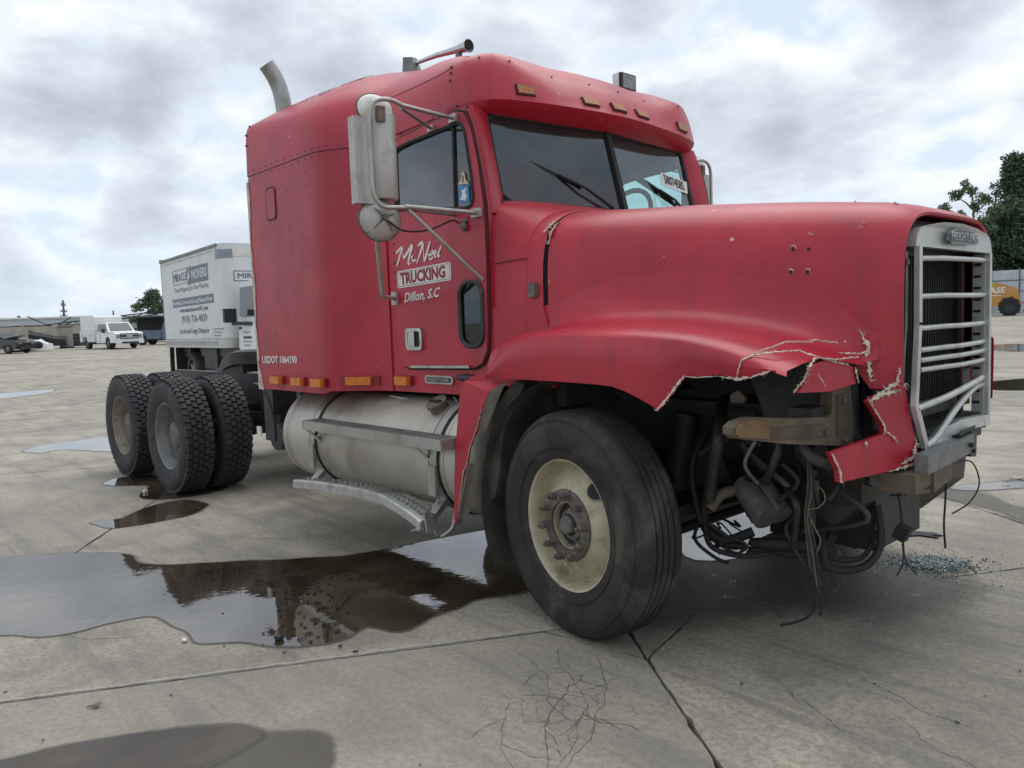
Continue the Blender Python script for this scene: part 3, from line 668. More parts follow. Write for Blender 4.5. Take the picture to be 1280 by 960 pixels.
mb = MB(); extr(mb, [(-.62, .12), (-.7, 1.15), (.7, 1.15), (.62, .12)], -.6, .6); mb.build('tub', mat('bin_steel', (.09, .085, .075), .7, .3, var=.4, vs=3, dirt=(.2, .17, .12), dscale=3), t)
mb = MB()
for z in (.45, .8, 1.13): mb.box((0, -.62, z), (1.38, .05, .07))
mb.build('rib', FRAME, t)
for s in (-.5, .5):
    mb = MB(); mb.box((s, 0, .06), (.12, 1.0, .12)); mb.build('skid', FRAME, t)
# scrap pallet stack near the pickup
t = thing('timber_stack', 'pale stack of crates and boards between the service truck and pickup', 'timber stack', T((-74.5, 20.2)), radians(70))
REARRIM = None
WOOD = mat('weathered_wood', (.33, .28, .21), .85, var=.25, vs=5); g = random.Random(4)
for k in range(5):
    mb = MB(); mb.box((g.uniform(-.1, .1), g.uniform(-.1, .1), .14 + k * .26), (2.2 + g.uniform(-.3, .2), 1.1, .05)); mb.build('board', WOOD, t)
    for x in (-.9, 0, .9):
        mb = MB(); mb.box((x, 0, .055 + k * .26 - .03 * 0), (.12, 1.0, .12)); mb.build('bearer', WOOD, t)
# long tan wall and the pale sheds far behind
def wall_obj(name, label, a, b, h, th, m, cat='wall', panel=None):
    a, b = V(a), V(b); L = (b - a).length; an = math.atan2((b - a).y, (b - a).x)
    z = min(gz(*a), gz(*b)) - .1; t = thing(name, label, cat, (a.x, a.y, z), an); return t, L
t, L = wall_obj('block_wall', 'long low tan block wall behind the wrecked cars', (-97, 3), (-83, 30), 2.2, .25, None)
TANW = mat('tan_block', (.37, .34, .295), .85, var=.12, vs=1.2, dirt=(.22, .20, .17), dscale=1, streak=2)
n = 10
for k in range(n):
    mb = MB(); mb.box((L * (k + .5) / n, 0, 1.1), (L / n - .04, .2 + .0 * k, 1.9)); mb.build('wall_panel', TANW, t)
for k in range(n + 1):
    mb = MB(); mb.box((L * k / n, 0, 1.12), (.24, .3, 2.0)); mb.build('pilaster', TANW, t)
SHED = mat('pale_sheet', (.50, .55, .59), .5, var=.08, vs=1, dirt=(.36, .38, .40), dscale=1, streak=2)
for (x0, y0, x1, y1, h, lab, nm) in [(-125, 2, -112, 36, 3.4, 'pale grey flat roofed shed far behind the tan wall', 'metal_shed'), (-150, 30, -146, 48, 2.9, 'low white roofed shed on the far horizon beyond the service truck', 'metal_shed')]:
    t, L = wall_obj(nm, lab, (x0, y0), (x1, y1), h, 8, None, 'shed')
    mb = MB(); mb.box((L / 2, 4, h / 2), (L, 8, h)); mb.build('wall', SHED, t)
    mb = MB(); mb.box((L / 2, 4, h + .1), (L + .8, 8.8, .2)); mb.build('roof', WHITEP, t)
    for k in range(7):
        mb = MB(); mb.box((L * (k + .5) / 7, -.03, h * .62), (L * .06, .06, h * .25)); mb.build('window', SHADOWG, t)
# crane boom lying across stacked flatbeds
t = thing('crane_boom', 'dark lattice crane boom resting above the tan wall', 'crane boom', T((-92, 16)), radians(64))
def boom(pa, pb, w):
    pa, pb = V(pa), V(pb); n = 9
    for k in range(4):
        o_ = V((0, w * (1 if k & 1 else -1), w * (1 if k & 2 else -1)))
        mb = MB(); mb.bar(pa + o_, pb + o_ * .7, .10, .10); mb.build('chord', FRAME, t)
    mb = MB()
    for i in range(n):
        a, b_ = pa.lerp(pb, i / n), pa.lerp(pb, (i + 1) / n); s = 1 if i % 2 else -1
        mb.bar(a + V((0, -w, -w * s)), b_ + V((0, -w, w * s)), .06, .06); mb.bar(a + V((0, w, -w * s)), b_ + V((0, w, w * s)), .06, .06)
    mb.build('lacing', FRAME, t)
boom((-10, 0, 1.75), (.5, 0, 1.85), .20); boom((.2, 0, 1.85), (11, 0, 3.0), .22)
mb = MB(); mb.bar((-1.6, 0, 3.0), (.8, 0, 1.7), .12, .1); mb.bar((.8, 0, 1.7), (2.5, 0, 2.8), .1, .1); mb.build('jib_strut', FRAME, t)
mb = MB(); mb.box((-.2, 0, .85), (.6, .6, 1.75)); mb.box((9.5, 0, 1.2), (.5, .6, 2.5)); mb.build('trestle', FRAME, t)
# utility poles
POLE = mat('creosote_pole', (.11, .10, .095), .9, var=.2, vs=3)
def upole(loc, h, lab, arms, rz=.9):
    t = thing('utility_pole', lab, 'utility pole', T(loc), rz)
    mb = MB(); mb.tube([(0, 0, 0), (0, 0, h)], [.2, .13], 8); mb.build('pole', POLE, t)
    for z, w in arms:
        mb = MB(); mb.box((0, 0, z), (.12, w, .14)); a = mb.build('crossarm', POLE, t)
        mb = MB()
        for s in (-.45, -.2, .2, .45): mb.cyl((0, w * s, z + .05), (0, w * s, z + .3), .05, n=6)
        mb.build('insulator', GREYM, a)
upole((-121.6, 24.6), 5.9, 'dark wooden utility pole with three crossarms above the tan wall', [(5.2, 1.3), (4.3, 1.8), (3.6, 2.2)])
upole((-150, 24.3), 4.6, 'thin distant utility pole left of the taller dark one', [(4.2, 1.2)])
upole((-150, 39), 5.2, 'slim distant utility pole above the service truck', [(4.6, .5)])
t = thing('overhead_cable', 'thin overhead cable strung low along the left skyline', 'cable', (-118, 0, 0))
mb = MB(); mb.tube([(0, 0, 4.3), (-1, 10, 4.2), (-2, 20, 4.15), (-3, 32, 4.3), (-4, 46, 4.2)], .05, 5); mb.build('cable', FRAME, t)
# canopy by the pickup
t = thing('canopy_shelter', 'dark open canopy shelter beneath the tree behind the pickup', 'shelter', T((-80.5, 23.6)), radians(72))
mb = MB(); mb.box((0, 0, 2.55), (4.0, 3.2, .14)); mb.build('roof', mat('shelter_roof', (.10, .12, .14), .6, var=.2), t)
for sx_ in (-1.8, 1.8):
    for sy in (-1.4, 1.4):
        mb = MB(); mb.box((sx_, sy, 1.25), (.12, .12, 2.5)); mb.build('post', FRAME, t)
mb = MB(); mb.box((0, 1.5, 1.3), (3.8, .08, 2.4)); mb.build('back_panel', mat('shelter_back', (.03, .035, .04), .8), t)
# foliage
def leaf_mat(name, a, b_, c):
    m = bpy.data.materials.new(name); m.use_nodes = True; nt = m.node_tree; b = nt.nodes['Principled BSDF']
    at = nt.nodes.new('ShaderNodeAttribute'); at.attribute_name = 'tone'
    nt.links.new(ramp(nt, at.outputs['Fac'], [(.0, a), (.5, b_), (1, c)]), b.inputs['Base Color']); b.inputs['Roughness'].default_value = .6
    b.inputs['Specular IOR Level'].default_value = .3; return m
LEAFD = leaf_mat('dark_foliage', (.040, .078, .048), (.075, .125, .070), (.125, .185, .095))
LEAFL = leaf_mat('light_foliage', (.060, .100, .055), (.105, .165, .080), (.16, .23, .11))
def tree(name, label, loc, h, blobs, leafm, size, n, seed, trunk=None, cat='tree', sparse=False):
    """blobs: (x,y,z,r) clumps; each holds many small leaf faces, thicker towards its shell"""
    t = thing(name, label, cat, T(loc)); g = random.Random(seed)
    mb = MB(); mb.tube([(0, 0, 0), (g.uniform(-.1, .1), 0, h * .3), (g.uniform(-.2, .2), g.uniform(-.2, .2), h * .6), (0, 0, h * .88)], [h * .022 + .05, h * .018 + .03, h * .012 + .02, .03], 8)
    tr = mb.build('trunk', POLE, t)
    mb = MB()
    for bx, by, bz, br in blobs:
        z0 = max(h * .18, bz - abs(bx) * .5 - br * .8); z0 = min(z0, h * .85)
        mid = V((bx * .45, by * .45, lerp(z0, bz, .55)))
        mb.tube([(0, 0, z0), mid, (bx, by, bz)], [.10, .07, .03], 5)
    mb.build('limb', POLE, t)
    vs, fs, tone = [], [], []
    tot = sum(b_[3] ** 2 for b_ in blobs)
    for bx, by, bz, br in blobs:
        m = int(n * br * br / tot); ct = g.uniform(-.15, .15)
        subs = [(g.uniform(-1, 1), g.uniform(-1, 1), g.uniform(-1, 1)) for _ in range(7)]
        for _ in range(m):
            s_ = V(g.choice(subs)); d = V((g.gauss(0, 1), g.gauss(0, 1), g.gauss(0, 1))).normalized() * g.random() ** .5
            p = V((bx, by, bz)) + (s_ * .55 + d * .58) * br * V((1, 1, .85)).x
            nn = V((g.gauss(0, 1), g.gauss(0, 1), g.gauss(0, 1) + .6)).normalized(); u = nn.orthogonal().normalized(); u.rotate(Matrix.Rotation(g.uniform(0, 6.28), 3, nn)); w = nn.cross(u)
            a = size * g.uniform(.6, 1.3); k = len(vs)
            vs += [p - u * a, p - w * a * .5, p + u * a, p + w * a * .5]; fs.append((k, k + 1, k + 2, k + 3))
            tone += [min(1, max(0, .45 + ct + g.gauss(0, .2)))] * 4
    me = bpy.data.meshes.new('crown'); me.from_pydata(vs, [], fs); at = me.attributes.new('tone', 'FLOAT', 'POINT'); at.data.foreach_set('value', tone)
    me.materials.append(leafm); ob = bpy.data.objects.new('crown', me); COL.objects.link(ob); ob.parent = t
    return t
g = random.Random(12)
def crown(h, w, lo, m, seed, top=.3):
    g = random.Random(seed); out = []
    for _ in range(m):
        z = g.uniform(lo, .96); k = sin(pi * min(1, (z - lo) / (1 - lo) * .8 + .2)); a = g.uniform(0, 6.28); r = w * k * g.uniform(.2, 1)
        out.append((r * cos(a), r * sin(a), z * h, w * g.uniform(.26, .45)))
    return out
tree('round_tree', 'dense dark green tree on the skyline left of the box truck', (-118, 36.0), 6.6, crown(6.6, 3.6, .25, 20, 1), LEAFD, .22, 8000, 1)
tree('shrub', 'small green shrub right of the service truck below the round tree', (-100, 27.6), 2.9, crown(2.9, 1.3, .1, 8, 2), LEAFL, .17, 1500, 2, cat='shrub')
tree('pine_tree', 'tall dark pine tree rising behind the fence at the right edge', (-20.3, 83.5), 15.0, crown(14.6, 4.2, .12, 44, 5), LEAFD, .20, 26000, 5)
tree('broadleaf_tree', 'leafy dark tree just right of the tall pine, cut by the picture edge', (-14.5, 84), 14.0, crown(14.0, 4.6, .1, 30, 6), LEAFD, .22, 18000, 6)
tree('slender_tree', 'slender open crowned young tree above the truck grille', (-22.4, 77.6), 12.2, [(-.2, 0, 11.6, .8), (-1.4, .3, 10.9, .75), (.9, 0, 10.6, .8), (-2.4, 0, 10.0, .65), (.2, 0, 9.7, .7), (1.9, .2, 9.2, .9), (-1.1, 0, 9.2, .6), (-2.9, 0, 8.9, .55), (-2.0, 0, 8.0, .6), (.6, 0, 8.2, .8), (-.7, 0, 7.6, .7), (1.6, 0, 7.8, .7), (-2.6, 0, 7.0, .5), (-1.2, 0, 6.6, .7), (.6, 0, 6.8, .8)], LEAFL, .15, 4200, 8)
tree('oak_tree', 'broad green tree filling the gap under the slender tree', (-22.0, 82), 9.6, crown(9.6, 3.8, .08, 30, 9), LEAFD, .19, 18000, 9)
# sheet fence at the right
t, L = wall_obj('sheet_fence', 'tall pale blue metal sheet fence behind the orange loader', (-30, 66.5), (18, 86.5), 3.9, .05, None, 'fence')
FEN = mat('fence_sheet', (.46, .52, .57), .5, .1, var=.08, vs=1, dirt=(.34, .37, .38), dscale=1.5, streak=2)
FPOST = mat('fence_post', (.10, .13, .16), .6)
n = 26
for k in range(n):
    for j, (z0, z1) in enumerate(((.1, 1.0), (1.03, 1.95), (1.98, 2.85), (2.88, 3.75))):
        mb = MB(); mb.box((L * (k + .5) / n, 0, (z0 + z1) / 2), (L / n - .06, .05, z1 - z0)); mb.build('sheet', FEN, t)
for k in range(n + 1):
    mb = MB(); mb.box((L * k / n, -.06, 1.95), (.09, .09, 3.9)); mb.build('post', FPOST, t)
for z in (1.0, 2.0, 2.9):
    mb = MB(); mb.box((L / 2, -.05, z), (L, .05, .06)); mb.build('rail', FPOST, t)
# orange wheel loader, seen from its side; rear end to the right
ORA = mat('loader_orange', (.52, .25, .06), .45, var=.15, vs=2, dirt=(.32, .16, .07), dscale=2)
t = thing('wheel_loader', 'orange wheel loader with a lime cab edge parked by the sheet fence', 'wheel loader', T((-17.15, 65.8)), radians(15))
mb = extr(MB(), [(-.9, .75), (-1.0, 2.72), (.1, 2.55), (1.25, 2.2), (1.5, 1.95), (1.72, .9), (1.5, .7)], -1.1, 1.1); mb.build('engine_hood', ORA, t, bevel=.08, seg=2)
mb = extr(MB(), [(-1.05, 2.0), (-1.05, 2.92), (-.55, 2.75), (-.1, 2.5), (-.15, 2.1)], -1.14, 1.14); mb.build('cab_edge', mat('lime_paint', (.33, .42, .03), .5, var=.15), t)
mb = extr(MB(), [(-3.2, .7), (-3.2, 3.3), (-1.15, 3.3), (-1.1, .7)], -.8, .8); mb.build('operator_cab', ORA, t, bevel=.06)
mb = MB(); mb.box((-2.1, -.82, 2.5), (1.6, .02, 1.2)); mb.build('cab_window', SHADOWG, t)
mb = MB(); mb.box((-1.35, -1.0, .78), (1.5, .5, .9)); mb.build('side_box', mat('loader_red', (.40, .10, .03), .5, var=.2), t, bevel=.04)
mb = MB(); mb.box((-4.4, 0, 1.1), (2.4, .9, .8)); mb.build('front_frame', ORA, t)
text('hood_lettering', 'CASE', .62, PAINTW, t, (-.80, -1.125, 1.74), (1, 0, .02), (0.12, 0, 1), .01, 0, 1.0, .02)
mb = MB(); mb.box((-.05, -1.115, 1.58), (.9, .02, .06)); mb.build('hood_stripe', PAINTW, t)
for x in (.95, -4.2):
    for s in (-1, 1):
        mb = MB(); r, w = .70, .55; mb.lathe([(r * .5, w / 2), (r * .9, w / 2), (r, w * .34), (r, -w * .34), (r * .9, -w / 2), (r * .5, -w / 2)], (0, 0, 0), (0, 1, 0), 28, True)
        for k in range(18):
            a = k * pi / 9; mb.box((cos(a) * r, .12 * (1 if k % 2 else -1), sin(a) * r), (.10, .3, .16), Matrix.Rotation(-a, 3, 'Y'))
        wt_ = mb.build('wheel', BLACK, t, (x, s * 1.05, r))
        mb = MB(); mb.lathe([(r * .52, s * w * .4), (r * .3, s * w * .3), (0, s * w * .34)], (0, 0, 0), (0, 1, 0), 20); mb.build('rim', FRAME, wt_)
t = thing('loose_tyre', 'big black tyre leaning against the rear of the orange loader', 'tyre', T((-14.75, 66.2)), radians(15))
mb = MB(); r, w = .70, .5; mb.lathe([(r * .5, w / 2), (r * .9, w / 2), (r, w * .34), (r, -w * .34), (r * .9, -w / 2), (r * .5, -w / 2)], (.1, 0, .52), (-.62, -.25, .74), 28, True); mb.build('carcass', BLACK, t)

# ------------------------------------------------------------------ white box truck
t = thing('box_truck', 'white box truck with grey company lettering parked behind the red tractor', 'box truck', (-20.0, 3.92, 0), radians(-4.9))
GREYC = mat('casting_grey', (.22, .25, .29), .45, .3, var=.15, vs=3)
BX, BY, Z0, Z1 = 5.22, 2.35, 1.06, 3.40
plan = [(0, 0), (BX - .22, 0)] + [(BX - .22 + .22 * sin(a * pi / 12), .22 - .22 * cos(a * pi / 12)) for a in range(1, 7)] + [(BX, BY - .22)] + [(BX - .22 + .22 * cos(a * pi / 12), BY - .22 + .22 * sin(a * pi / 12)) for a in range(1, 7)] + [(0, BY)]
mb = MB(); mb.prism([(x, y, Z0 + .22) for x, y in plan], (0, 0, Z1 - Z0 - .22)); cargo = mb.build('cargo_box', BOXW, t, smooth=40)
mb = MB(); mb.prism([(x, y + (-.012 if y < .1 else 0), Z0) for x, y in plan], (0, 0, .215)); mb.build('bottom_rail', mat('rail_white', (.50, .50, .48), .5, var=.1, dirt=(.33, .32, .29), dscale=2), t, smooth=40)
mb = MB(); mb.box((BX / 2 - .15, -.012, Z1 - .02), (BX - .3, .05, .06)); mb.box((-.02, BY / 2, Z1), (.07, BY + .06, .1)); mb.build('top_rail', GREYM, t)
mb = MB()
for k in range(40): mb.box((.1 + k * .115, -.004, Z1 - .13), (.022, .01, .022)); mb.box((.1 + k * .115, -.014, Z0 + .11), (.018, .006, .10))
stuff(mb.build('rivets', GREYM, t, smooth=None))
cap = lambda y: [(BX - .02, y, Z1 - .30), (BX + .012, y, Z1 - .29), (BX + .0, y, Z1 - .12), (BX - .10, y, Z1 - .0), (BX - .3, y, Z1 + .03), (BX - .32, y, Z1 - .02)]
mb = MB(); mb.grid([cap(.24), cap(BY - .24)]); mb.build('front_cap', mat('cap_cream', (.58, .56, .49), .4, .2, var=.08), t, smooth=60)
for y0, y1, s in ((-.015, .245, 1), (BY + .015, BY - .245, -1)):
    mb = MB(); R_ = []
    for k in range(7):
        a = pi / 2 * k / 6; rr = .255
        bx_, by_ = BX - .245 + rr * sin(a), y0 + s * (rr - rr * cos(a))
        R_.append([(bx_, by_, Z1 - .33), (bx_, by_, Z1 - .14), (lerp(bx_, BX - .3, .25), lerp(by_, y0 + s * .26, .2), Z1 - .02), (BX - .35, y0 + s * .26, Z1 + .035)])
    R_.insert(0, [(BX - .42, y0, Z1 - .33), (BX - .42, y0, Z1 - .14), (BX - .42, y0 + s * .03, Z1 - .01), (BX - .42, y0 + s * .26, Z1 + .035)])
    mb.grid(R_); mb.build('corner_casting', GREYC, t, smooth=50)
mb = MB(); mb.box((-.04, .03, 2.2), (.05, .06, 2.3)); mb.box((-.04, BY - .03, 2.2), (.05, .06, 2.3)); mb.build('rear_post', GREYM, t)
# lettering
ux, uy = (1, 0, 0), (0, 0, 1); Y = -.004
mb = MB(); mb.box((1.85, Y, 3.045), (1.42, .006, .016)); mb.box((1.85, Y, 2.69), (1.42, .006, .016)); mb.box((1.145, Y, 2.868), (.016, .006, .36)); mb.build('logo_frame', GREYINK, cargo)
mb = MB(); mb.box((3.42, Y, 2.845), (1.48, .008, .40)); mb.build('logo_block', GREYINK, cargo)
text('logo_lettering', 'MIRACLE', .30, GREYINK, cargo, (1.20, Y, 2.76), ux, uy, .002, 0, .95, 0, fit=1.22)
text('logo_lettering', 'MOVERS', .30, BOXW, cargo, (2.86, Y - .005, 2.75), ux, uy, .002, 0, .95, .004, fit=1.24)
mb = MB(); mb.prism([(2.56, Y, 2.60), (2.80, Y, 2.80), (2.76, Y, 3.10), (2.60, Y, 2.98), (2.46, Y, 3.08), (2.40, Y, 2.80)], (0, -.008, 0)); mb.build('logo_emblem', GREYINK, cargo)
mb = MB(); mb.prism([(2.58, Y - .009, 2.70), (2.70, Y - .009, 2.82), (2.66, Y - .009, 2.98), (2.57, Y - .009, 2.88), (2.52, Y - .009, 2.82)], (0, -.004, 0)); mb.build('logo_emblem', BOXW, cargo)
text('tagline', 'Your Property Is Our Priority', .17, FAINT, cargo, (1.19, Y, 2.49), ux, uy, .002, 0, 1, 0, fit=2.97)
mb = MB(); mb.box((2.71, Y, 2.215), (3.50, .006, .21)); mb.build('banner', GREYINK, cargo)
text('banner_lettering', 'Residential, Commercial & Long Distance Moves', .145, BOXW, cargo, (1.03, Y - .004, 2.165), ux, uy, .002, 0, 1, .003, fit=3.36)
text('web_address', 'www.miraclemoversNC.com', .155, GREYINK, cargo, (1.58, Y, 1.965), ux, uy, .002, fit=2.42, off=.001)
text('phone_number', '(910) 726-4839', .25, GREYINK, cargo, (1.72, Y, 1.70), ux, uy, .002, fit=2.16, off=0)
text('slogan', 'Local and Long Distance', .19, GREYINK, cargo, (1.46, Y, 1.42), ux, uy, .002, .25, fit=2.5, off=0)
mb = MB(); g = random.Random(2)
for r_ in range(4):
    x = 4.38
    while x < 5.05 - r_ * .08:
        w = g.uniform(.03, .07); mb.box((x, Y, 1.50 - r_ * .075), (w, .005, .035)); x += w + .02
stuff(mb.build('fine_print', FAINT, cargo, smooth=None))
# sign on the front of the box, above the cab
ux, uy = (0, 1, 0), (0, 0, 1)
text('front_lettering', 'MIRACLE MOVERS', .165, INK, cargo, (BX + .004, .33, 2.62), ux, uy, .002, fit=1.66, off=.0)
mb = MB()
for z in (2.56, 2.78): mb.box((BX + .004, 1.16, z), (.006, 1.84, .014))
for y in (.245, 2.075): mb.box((BX + .005, y, 2.67), (.006, .014, .22))
mb.build('sign_border', INK, cargo)
# cab
CX = BX + .30
mb = extr(MB(), [(CX, 1.02), (CX, 2.35), (CX + .25, 2.5), (CX + 1.2, 2.5), (CX + 1.75, 1.75), (CX + 2.9, 1.6), (CX + 3.0, 1.02)], .16, BY - .16, lambda z: .12 * max(0, z - 1.7)); mb.build('cab', WHITEP, t, bevel=.04, seg=2)
mb = MB(); mb.box((CX + .72, .15, 1.36), (1.15, .02, .72)); d = mb.build('door', WHITEP, t, bevel=.01)
mb = MB(); mb.ball((CX + .22, .135, 1.50), (.10, .02, .035), 14, 8); mb.build('door_handle', DARKPL, d)
mb = MB(); mb.prism([(CX + .14, .175, 1.75), (CX + .14, .215, 2.38), (CX + 1.1, .215, 2.38), (CX + 1.45, .175, 1.75)], (0, -.012, 0)); mb.build('side_window', SHADOWG, t)
mb = MB(); mb.prism([(CX + 1.8, .30, 1.78), (CX + 1.8, BY - .3, 1.78), (CX + 1.22, BY - .4, 2.42), (CX + 1.22, .4, 2.42)], (.02, 0, .02)); mb.build('windshield', SHADOWG, t)
mb = MB(); mb.box((CX + .30, -.10, 1.77), (.12, .26, .30)); mb.bar((CX + .34, -.05, 1.60), (CX + 1.0, .17, 1.58), .08, .08); mb.build('wing_mirror', DARKPL, t, bevel=.03)
for i, (w, z) in enumerate(((.30, 1.40), (.34, 1.29), (.32, 1.20), (.28, 1.12))):
    g = random.Random(i); x = CX + .42; mb = MB()
    while x < CX + .42 + w * 1.5:
        k = g.uniform(.03, .06); mb.box((x, .136, z), (k, .006, .05 if i == 1 else .03)); x += k + .02
    stuff(mb.build('door_print', INK if i == 1 else FAINT, d, smooth=None))
mb = MB(); mb.box((2.6, BY / 2, .86), (5.8, 1.0, .34)); mb.box((3.6, .35, .80), (1.0, .5, .5)); mb.box((4.5, BY / 2, .95), (3.6, BY - .3, .2)); mb.box((5.6, .9, .78), (2.6, 1.3, .5)); mb.build('chassis', FRAME, t)
mb = MB(); mb.box((.9, .25, .92), (1.4, .12, .26)); mb.box((.9, BY - .25, .92), (1.4, .12, .26)); mb.build('underrun_rail', FRAME, t)
mb = MB(); mb.box((.10, .10, .66), (.10, .10, .8), Matrix.Rotation(.08, 3, 'Y')); mb.build('liftgate_post', FRAME, t)
mb = MB(); mb.box((.95, .30, .58), (.04, .62, .92)); mb.build('mud_flap', BLACK, t)
for s, y in ((-1, .40), (1, BY - .40)):
    small_wheel(t, 1.78, y, .47, .5, s); small_wheel(t, CX + 2.2, y, .43, .28, s)

# ------------------------------------------------------------------ the red road tractor (x forward, y to its left, origin under the front axle)
K = thing('semi_truck', 'wrecked red sleeper road tractor with torn off front fender on wet concrete', 'semi truck')
SE = lambda w, zb, zt, n, t: (w * (abs(cos(t)) ** (2 / n)) * (1 if cos(t) >= 0 else -1), zb + (zt - zb) * abs(sin(t)) ** (2 / n))

# sleeper box
pr = [(-2.94, -1.20), (-2.925, -1.222), (-2.10, -1.222), (-2.02, -1.220), (-1.96, -1.210), (-1.90, -1.186), (-1.84, -1.150), (-1.78, -1.108), (-1.72, -1.068), (-1.67, -1.040), (-1.62, -1.024), (-1.56, -1.018)]
plan = pr + [(x, -y) for x, y in reversed(pr)]
ZB, ZS = 1.015, 2.495
mb = MB()
rows = [[(x, y, lerp(ZB + (.02 if x > -2 else 0), ZS, k / 6)) for x, y in plan] for k in range(7)]
mb.grid(rows, closed=False); R0 = [v for v in mb.bm.verts][:len(plan)]
mb.face(R0[::-1]); a = [mb.bm.verts.new((-2.94, y, z)) for y, z in ((-1.2, ZB), (1.2, ZB), (1.2, ZS), (-1.2, ZS))]; mb.face(a)
sl_ = mb.build('sleeper', RED, K, smooth=40)
# seam, rivets, hatch, edge trim
def offs(pts, d):
    out = []
    for i, p in enumerate(pts):
        q = V(pts[min(i + 1, len(pts) - 1)]) - V(pts[max(i - 1, 0)]); n = V((q.y, -q.x)).normalized(); out.append((p[0] + n.x * d, p[1] + n.y * d))
    return out
mb = MB(); mb.tube([(x, y, ZS + .002) for x, y in offs(pr, .0)], .0032, 5); mb.tube([(x, -y, ZS + .002) for x, y in offs(pr, .0)], .0032, 5)
mb.build('roof_seam', BLACK, sl_)
mb = MB()
for j in range(len(pr) - 1):
    a, c = V(pr[j]), V(pr[j + 1]); L_ = (c - a).length; m = max(1, int(L_ / .085))
    for k in range(m):
        p = a.lerp(c, k / m)
        for dz_ in (-.022, .03): mb.ball((p.x, p.y - .001, ZS + dz_), .0042, 6, 4)
g = random.Random(14)
for x in (-2.86, -2.62, -2.36, -2.10):
    for k in range(15):
        if g.random() < .62: mb.ball((x + g.uniform(-.004, .004), -1.222, 1.25 + k * .082), .0042, 5, 3)
stuff(mb.build('rivet', SIGNRED, sl_))
mb = MB(); hx = rrect(-2.665, -2.525, 2.16, 2.375, .03, 4); mb.tube([(x, -1.2225, z) for x, z in hx + hx[:1]], .0035, 5); hs = mb.build('hatch_seal', BLACK, sl_)
mb = MB(); mb.plate(rrect(-2.655, -2.535, 2.17, 2.365, .025, 4), [], lambda x, z: (x, -1.222, z), (0, -.006, 0)); mb.build('side_hatch', RED, sl_)
mb = MB(); g = random.Random(5); L1, L2 = [], []
for k in range(40):
    z = lerp(ZB - .005, 2.46, k / 39); w = lerp(.085, .022, min(1, k / 5)) if k < 6 else .022 + .012 * g.random() + .012 * sin(k * .4)
    L1.append((-2.952, z)); L2.append((-2.952 + w, z))
mb.plate(L1 + L2[::-1], [], lambda x, z: (x, -1.2235, z), (0, -.003, 0)); mb.box((-2.953, -.61, 1.74), (.01, 1.22, 1.45)); mb.build('bare_edge_trim', mat('bare_edge', (.52, .45, .37), .7, var=.25, vs=20, dirt=(.30, .12, .09), dscale=16), sl_)
text('usdot_lettering', 'USDOT 1064190', .068, PAINTW, sl_, (-2.872, -1.2235, 1.198), (1, 0, .012), (0, 0, 1), .0008, 0, 1, .0015, fit=.515)

# roof: one shell from the visor lip back over cab and sleeper
side = [(-2.94, -1.222), (-2.10, -1.222), (-2.02, -1.219), (-1.93, -1.20), (-1.84, -1.152), (-1.72, -1.075), (-1.62, -1.030), (-1.50, -1.018), (-1.25, -1.016), (-1.05, -1.014), (-.92, -1.010), (-.82, -.995), (-.745, -.955), (-.70, -.90), (-.665, -.80), (-.635, -.65), (-.61, -.48), (-.59, -.30), (-.578, -.15), (-.574, 0)]
full = side + [(x, -y) for x, y in reversed(side[:-1])]
REAR = [(0, 0), (.003, .30), (.006, .40), (.018, .47), (.04, .51), (.124, .60), (.21, .69), (.31, .79), (.39, .865), (.55, .95), (.75, .99), (1, 1)]
CENT = [(0, 0), (.02, .06), (.05, .16), (.10, .30), (.16, .43), (.205, .53), (.24, .56), (.44, .69), (.64, .82), (.85, .94), (1, 1)]
CORN = [(0, 0), (.01, .12), (.03, .30), (.055, .45), (.08, .505), (.11, .54), (.25, .63), (.45, .74), (.70, .90), (1, 1)]
def sm(a, b_, x): t = max(0, min(1, (x - a) / (b_ - a))); return t * t * (3 - 2 * t)
def roofp(i, f):
    x, y = full[i]
    zb = interp([(-2.94, ZS + .004), (-1.72, ZS + .004), (-1.5, 2.515), (-1.05, 2.53), (-.82, 2.545), (-.70, 2.572), (-.57, 2.588)], x)
    gs = (1 - (1 - f) ** 2.35) ** (1 / 2.35)
    if x < -1.2: gq = lerp(interp(REAR, f), gs, sm(-2.5, -1.6, x))
    else:
        cor = sm(-1.15, -.80, x); cen = sm(.90, .45, abs(y)) if x > -.72 else 0
        gq = lerp(lerp(gs, interp(CORN, f), cor), interp(CENT, f), cen)
    Q = V((x, 0, interp([(-2.94, 3.20), (-2.4, 3.19), (-1.75, 3.10), (-1.55, 3.085)], x))) if x < -1.55 else V((-1.55, 0, 3.085))
    return V((x + (Q.x - x) * f, y + (Q.y - y) * f, zb + (Q.z - zb) * gq))
FS = [0, .004, .009, .018, .03, .045, .06, .08, .10, .125, .16, .195, .22, .25, .30, .36, .44, .53, .62, .72, .82, .92, 1.0]
rows = [[roofp(i, f) for f in FS] for i in range(len(full))]
mb = MB(); mb.grid(rows)
# rear face of the roof cap
bk = [V(p) for p in rows[0]] + [V(p) for p in rows[-1][::-1]]
mb.face([mb.bm.verts.new(p) for p in bk])
# visor underside back to the windshield header
hdr = lambda y: V((-.70 - .10 * (abs(y) / .88) ** 1.3, y, 2.52))
m0 = 9
lip = [rows[i][0] for i in range(m0, len(full) - m0)]
und = [[p, p.lerp(hdr(max(-.95, min(.95, p.y * .97))), .5) + V((0, 0, -.018)), hdr(max(-.95, min(.95, p.y * .97))) + V((-.02, 0, -.005))] for p in lip]
mb.grid(und)
bmesh.ops.remove_doubles(mb.bm, verts=mb.bm.verts, dist=.0008)
roof = mb.build('roof_fairing', RED, K, smooth=50)
